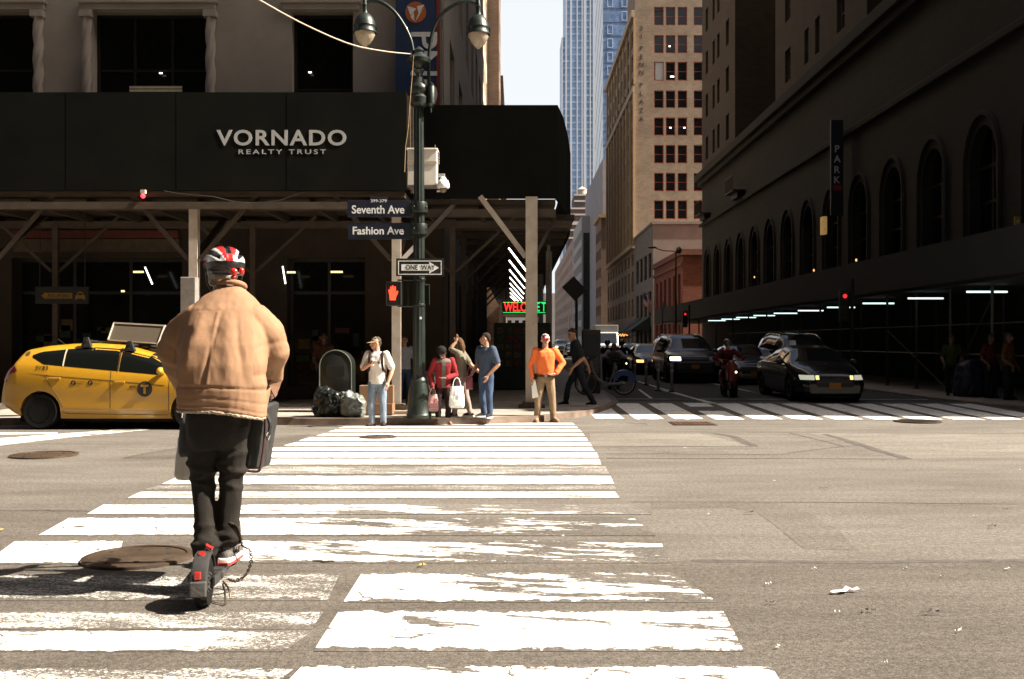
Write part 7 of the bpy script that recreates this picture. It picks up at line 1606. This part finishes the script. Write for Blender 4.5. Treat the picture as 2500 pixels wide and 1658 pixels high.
# trousers
t = Blob(); t.ell([(hips + V3(.02, -.0, .12), .185, .135), (hips + V3(.015, -.01, .0), .192, .145), (hips + V3(.01, -.01, -.10), .185, .135), (hips + V3(.0, -.0, -.2), .155, .115)], pw=2.4)
for s_, Hp, K, A in legC:
    Mid = Hp.lerp(K, .55) + V3(-.004 * s_, 0, 0)
    t.limb((Hp, .098), (Mid, .094), (K, .074)); t.limb((K, .074), (K.lerp(A, .5), .066), (A + V3(0, -.005, .02), .058), n=16)
    for k, dz in enumerate((.015, .05)): t.limb((A + V3(-.02, -.01, dz), .056 + .004 * k), (A + V3(.02, -.01, dz + .01), .057 + .004 * k))
KZ = legC[1][2].z
def tf(c, n):
    ring = 0
    for zc, amp, wd, sl in ((KZ, .010, .016, .5), (KZ + .045, .012, .018, -.4), (KZ + .10, .011, .02, .6), (KZ - .05, .008, .016, -.5), (.30, .011, .016, .3), (.345, .010, .017, -.3), (.40, .007, .018, .2)):
        u = (c.z - zc - sl * (c.x - (-.1 if c.x < 0 else .06)) * .6 - .012 * mnoise.noise(c * 9)) / wd; ring += 1.5 * amp * math.exp(-u * u) * (.4 + .8 * abs(mnoise.noise(c * 6 + V3(3, 1, 2))))
    return ring + folds(.008, (10, 10, 4), 3)(c, n) - .004
put('trousers', t.mesh('trousers', cloth('black_twill', (.017, .0135, .0108), .25, 9, bump=.5, bs=220), .010, 3, tf), PC)
m = MB(); p0 = wp_(590, 1030, 5.86)       # back pocket flap
m.add([p0 + V3(-.05, .0, .02), p0 + V3(.035, .03, .025), p0 + V3(.03, .03, -.03), p0 + V3(-.05, .0, -.045)], [(0, 1, 2, 3)]); m.build('back_pocket', MATS['black_twill'], PC)
# jacket
SUEDE = M('tan_suede', (.262, .150, .087), .88, var=.13, vscale=3.5, bump=.10, bscale=140, spec=.2)
t = Blob(); HZ = 1.085
secs = [(V3(.035, .0, 1.10), .262, .175), (V3(.035, .0, 1.17), .262, .178), (V3(.035, .005, 1.24), .260, .180), (V3(.03, .02, 1.36), .264, .182), (V3(.025, .05, 1.48), .268, .185), (V3(.025, .085, 1.60), .25, .17), (V3(.03, .115, 1.70), .222, .14), (V3(.035, .14, 1.775), .155, .108), (V3(.04, .16, 1.825), .088, .085), (V3(.045, .165, 1.845), .075, .075)]
rings = []
for c, rx, ry in secs:
    ring = []
    for j in range(36):
        a = 2 * math.pi * j / 36; ct, st = math.cos(a), math.sin(a); q = c + V3(rx * math.copysign(abs(ct) ** .85, ct), ry * math.copysign(abs(st) ** .85, st), 0)
        if c.z < 1.3: q.z -= (1.3 - c.z) / .2 * (.045 * max(0, (q.x - .0) / .27) ** 1.5 + .0)      # lower on the right
        ring.append(q)
    rings.append(ring)
t.tube(rings)
for s_ in (-1, 1):
    S, E, W_ = armsC[s_]; S2 = V3(S.x - s_ * .026, .10, 1.635); E2 = E + V3(-s_ * .004, .03, .0)
    t.limb((S2, .100), (S2.lerp(E2, .5) + V3(s_ * .018, .0, .012), .106), (E2, .102), n=18); t.limb((E2, .102), (E2.lerp(W_, .45) + V3(0, 0, -.015), .080), (E2.lerp(W_, .80), .066), n=18)
def jf(c, n):
    d = 0.0
    d += folds(.0055, (5.5, 5.5, 1.4), 5)(c, n) + folds(.0025, (20, 20, 8), 8)(c, n)
    drop = .045 * max(0, c.x / .27) ** 1.5 if c.z < 1.3 else 0
    if n.y < .3 and abs(c.x - .03) < .30 and c.z < 1.7:
        for zs, wd, am in ((1.235, .0055, .0075), (1.172, .0045, .0045), (1.13, .0045, .005)):
            u = (c.z + drop * (1.3 - c.z) / .2 - zs) / wd; d -= am * math.exp(-u * u)
        if 1.24 < c.z < 1.68:                                               # centre seam, slightly slanted, and long drape folds
            u = (c.x - (.0 + .06 * (c.z - 1.24))) / .007; d += .005 * math.exp(-u * u)
            for x0, x1, am, wd in ((-.17, -.07, .013, .045), (-.03, .045, -.007, .014), (.13, .10, .005, .035), (.21, .14, -.006, .018), (-.235, -.18, -.010, .018)):
                u = (c.x - (x0 + (x1 - x0) * (c.z - 1.24) / .4)) / wd; d += am * math.exp(-u * u) * min(1, (c.z - 1.22) / .12) * min(1, max(0, (1.70 - c.z) / .12))
    if c.x > .25 or c.x < -.19:                                              # sleeve creases at the elbow
        for zc, am, wd in ((1.47, -.007, .02), (1.38, .006, .024), (1.32, -.009, .018), (1.26, .006, .016)):
            u = (c.z - zc - .5 * (abs(c.x) - .3) - .03 * mnoise.noise(c * 6)) / wd; d += am * math.exp(-u * u) * (.5 + abs(mnoise.noise(c * 5)))
    return d
JK = put('jacket', t.mesh('jacket', SUEDE, .009, 3, jf), PC)
t = Blob(); n = 40; ring = []
for j in range(n + 1):
    a = 2 * math.pi * j / n; q = V3(.035 + .250 * math.copysign(abs(math.cos(a)) ** .85, math.cos(a)), .168 * math.copysign(abs(math.sin(a)) ** .85, math.sin(a)), 1.094); q.z -= 1.0 * .045 * max(0, q.x / .27) ** 1.5; ring.append((q, .011))
t.limb(*ring, n=8); put('fleece_lining', t.mesh('fleece_lining', M('cream_fleece', (.36, .28, .20), .95, var=.15, vscale=40, bump=.6, bscale=120), .007, 1, folds(.006, (40, 40, 40), 3)), JK)
t = Blob(); ring = []
for j in range(25): a = 2 * math.pi * j / 24; ring.append((V3(.045 + .078 * math.cos(a), .165 + .074 * math.sin(a), 1.845 - .02 * math.sin(a)), .020))
t.limb(*ring, n=8); put('collar', t.mesh('collar', SUEDE, .008, 2), JK)
# loose front corner of the jacket hanging on the right, and the open cuff
m = MB(); P_ = [wp_(640, 965, 6.0), wp_(662, 945, 6.12), wp_(652, 1000, 6.12), wp_(642, 1030, 6.02), wp_(628, 1005, 5.95)]
o2 = V3(-.012, .025, 0); m.add(P_ + [p + o2 for p in P_], [(0, 1, 2, 3, 4), (9, 8, 7, 6, 5)] + [(k, 5 + k, 5 + (k + 1) % 5, (k + 1) % 5) for k in range(5)]); m.build('front_flap', SUEDE, JK, bevel=.004)
m = MB(); P_ = [wp_(672, 905, 6.28), wp_(690, 910, 6.34), wp_(684, 945, 6.34), wp_(672, 972, 6.3), wp_(655, 940, 6.26)]
m.add(P_ + [p + o2 for p in P_], [(0, 1, 2, 3, 4), (9, 8, 7, 6, 5)] + [(k, 5 + k, 5 + (k + 1) % 5, (k + 1) % 5) for k in range(5)]); m.build('cuff', M('cuff_brown', (.15, .075, .04), .9, var=.1), JK, bevel=.004)
# hair and beard, helmet
t = Blob(); t.ball(hp(0, .022, .0), (.048 * h, .044 * h, .044 * h)); t.limb((hp(-.02, .045, -.02), .02 * h), (hp(.02, .045, -.02), .02 * h), (hp(.025, .035, -.038), .016 * h)); t.limb((hp(-.035, .03, -.028), .017 * h), (hp(-.03, .034, -.05), .013 * h)); t.ball(hp(0, -.03, -.05), (.03 * h, .026 * h, .026 * h))
put('hair', t.mesh('hair', M('grey_hair_fine', (.36, .33, .29), .8, var=.4, vscale=60, stretch=(1, 1, .3)), .008, 1, folds(.006, (60, 60, 14), 1)), PC)
HB_ = M('helmet_black', (.010, .010, .010), .35, var=0, coat=.3); HWt = M('helmet_white', (.55, .53, .52), .25, var=0, coat=.6); HR = M('helmet_red', (.36, .012, .012), .25, var=.05, coat=.6)
m = MB(); NA, NV = 72, 40; vs = []; fs = []; mi = []
hc = wp_(547, 646, 6.22); Rm = Matrix.Rotation(R(180 + 28), 3, 'Z') @ Matrix.Rotation(R(3), 3, 'X')       # local: front -y, up z
for i in range(NV + 1):
    th = -.30 + (math.pi / 2 + .30) * i / NV
    for j in range(NA):
        ph = 2 * math.pi * j / NA; x, y, z = math.cos(th) * math.sin(ph), -math.cos(th) * math.cos(ph), math.sin(th)
        a = math.atan2(x, max(.05, z + .35)); rib = abs(math.sin(a * 4.6)); vent = 1 if (rib < .42 and -.75 < y < .88 and z > .05) else 0
        rr = 1 + .035 * rib - .10 * vent * min(1, (.42 - rib) / .2) + (.05 if y > .5 and z < .45 else 0) * (y - .5)
        q = V3(x * .122 * rr, y * .158 * rr, z * .112 * rr); vs.append(hc + Rm @ q)
for i in range(NV):
    for j in range(NA):
        fs.append((i * NA + j, i * NA + (j + 1) % NA, (i + 1) * NA + (j + 1) % NA, (i + 1) * NA + j))
        th = -.30 + (math.pi / 2 + .30) * (i + .5) / NV; ph = 2 * math.pi * (j + .5) / NA; x, y, z = math.cos(th) * math.sin(ph), -math.cos(th) * math.cos(ph), math.sin(th)
        a = math.atan2(x, max(.05, z + .35)); rib = abs(math.sin(a * 4.6)); k = 1
        if z < .02: k = 0
        elif rib < .58 and -.75 < y < .88: k = 0
        elif abs(a) < .40: k = 2
        elif y < -.25 and z < .5: k = 2
        elif z < .16 and y < .4: k = 2
        m.add([], [], 0); mi.append(k)
m.v = [tuple(v) for v in vs]; m.f = fs; m.m = mi
HL = put('helmet', m.mesh('helmet', [HB_, HWt, HR], smooth=60), PC)
t = Blob(); q = lambda x, y, z: hc + Rm @ V3(x, y, z)
t.limb((q(-.10, .06, -.05), .014), (q(-.085, .12, -.07), .013), (q(0, .165, -.075), .013), (q(.085, .12, -.07), .013), (q(.10, .06, -.05), .014)); put('retention_strap', t.mesh('retention_strap', HB_, .008, 1), HL)
m = MB()
for s_ in (-1, 1): m.tube([q(s_ * .115, .02, -.04), q(s_ * .10, -.02, -.12), q(s_ * .06, -.05, -.175)], .006, 6)
m.build('chin_strap', HB_, HL)
for pos, rr in ((wp_(571, 664, 6.04), (.025, .02, .024)), (wp_(590, 662, 6.06), (.017, .02, .022)), (wp_(570, 677, 6.05), (.02, .018, .012))): m = MB(); m.ball(pos, rr, 12, 8); m.build('rear_light', M('helmet_light_red', (.55, .02, .015), .25, var=.1, vscale=60, coat=.5), HL, smooth=60)
m = MB(); m.ball(wp_(513, 637, 6.13), (.013, .006, .008), 10, 6); m.build('badge', M('badge_grey', (.4, .4, .4), .4, var=0), HL)
# shoes
for s_, Hp, K, A in legC:
    g = V3(A.x, A.y + .01, .172); up = Blob(); up.limb((g + V3(0, -.02, .09), .044), (g + V3(0, .05, .065), .043), (g + V3(.01, .17, .04), .034)); up.limb((g + V3(0, -.045, .05), .040), (g + V3(0, .06, .045), .045))
    so = put('shoe', up.mesh('shoe', M('grey_trainer_mesh', (.085, .075, .07), .8, var=.3, vscale=30, bump=.4, bscale=90), .007, 1), PC)
    m = MB(); rr = [(-.10, .024), (-.085, .036), (-.03, .042), (.06, .046), (.14, .046), (.19, .034), (.21, .014)]
    L_ = [g + V3(w_, a, 0) for a, w_ in rr] + [g + V3(-w_, a, 0) for a, w_ in rr[::-1]]; n = len(L_)
    m.loft([[(p.x, p.y, .171) for p in L_], [(p.x + (p.x - g.x) * .06, p.y, .19) for p in L_], [(p.x, p.y, .212) for p in L_]]); m.build('sole', M('trainer_sole_white', (.62, .57, .53), .6, var=.06), so, bevel=.004, smooth=40)
    m = MB(); m.loft([[(p.x + (p.x - g.x) * .12, p.y - (.006 if p.y < g.y else 0), .172) for p in L_], [(p.x + (p.x - g.x) * .14, p.y - (.008 if p.y < g.y else 0), .188) for p in L_]]); m.build('sole_stripe', M('trainer_red', (.34, .035, .03), .6, var=.05), so)
    m = MB(); m.tube([g + V3(.048, -.03, .045), g + V3(.052, .01, .085), g + V3(.05, .05, .05), g + V3(.045, .08, .08)], .006, 5); m.tube([g + V3(-.01, -.062, .085), g + V3(-.012, -.06, .12)], .010, 6); m.build('shoe_trim', M('trim_dark', (.02, .018, .018), .6, var=0), so)
# shoulder bag on the right hip
BAG = thing('messenger_bag', 'black soft briefcase hanging at the right hip of the scooter rider', 'bag', (-1.62, 6.15, .74)); BLT = M('black_nylon', (.013, .012, .011), .6, var=.2, bump=.4, bscale=140)
a, b_, c, d = at(596, 1000, 6.12), at(658, 985, 6.12), at(634, 1149, 6.12), at(590, 1147, 6.12); t = Blob(); n = 14
def lerp4(u, v): return a.lerp(b_, u).lerp(d.lerp(c, u), v)
rings = []
for v in [0, .03, .1, .3, .5, .7, .9, .97, 1]:
    L0, R0 = lerp4(0, v), lerp4(1, v); e = .7 if v in (0, 1) else 1; cen = (L0 + R0) / 2; hwid = (R0 - L0).length / 2
    rings.append([cen + V3(hwid * e * math.copysign(abs(math.cos(t_)) ** .5, math.cos(t_)), .15 + .17 * e * math.copysign(abs(math.sin(t_)) ** .5, math.sin(t_)), (R0.z - L0.z) * .5 * math.cos(t_)) for t_ in [2 * math.pi * k / 24 for k in range(24)]])
t.tube(rings); bmh = t.mesh('body', BLT, .009, 2, folds(.008, (9, 9, 7), 6))
for v in bmh.vertices: v.co -= BAG.location
put('body', bmh, BAG)
m = MB(); E_ = [at(x, y, 6.10) for x, y in ((648, 1010), (645, 1080), (636, 1140), (628, 1151), (600, 1149))]; m.tube(spl(E_, 5), .008, 6); m.build('piping', M('piping_redbrown', (.05, .016, .012), .5, var=.1), BAG, world=True, smooth=50)
m = MB(); m.tube(spl([at(x, y, 6.08) for x, y in ((640, 1000), (652, 1015), (660, 1035), (658, 1052), (655, 1060))], 5), .012, 6); m.build('strap', BLT, BAG, world=True, smooth=50)
m = MB(); m.tube(spl([at(x, y, 6.07) for x, y in ((655, 1054), (659, 1062), (654, 1074), (650, 1064), (655, 1054))], 5), .004, 6); m.build('clasp', CHROME, BAG, world=True, smooth=50)
m = MB(); m.tube(spl([at(640, 1000, 6.1), V3(-1.66, 6.0, 1.35), V3(-1.85, 5.98, 1.62)], 6), .012, 6); m.build('shoulder_strap', BLT, BAG, world=True)
# white carrier and black pouch hanging on the left of the handlebar
WB = soft_bag('carrier_bag', 'off-white plastic carrier bag hanging beside the left knee of the scooter rider', at(461, 1118, 6.45), .085, .06, .14, M('offwhite_plastic', (.50, .46, .41), .5, var=.08, vscale=10), 3, handles=.30)
BP = soft_bag('pouch', 'black pouch hanging above the white carrier bag beside the scooter rider', at(466, 1068, 6.30), .075, .06, .12, BLT, 9, handles=.16)
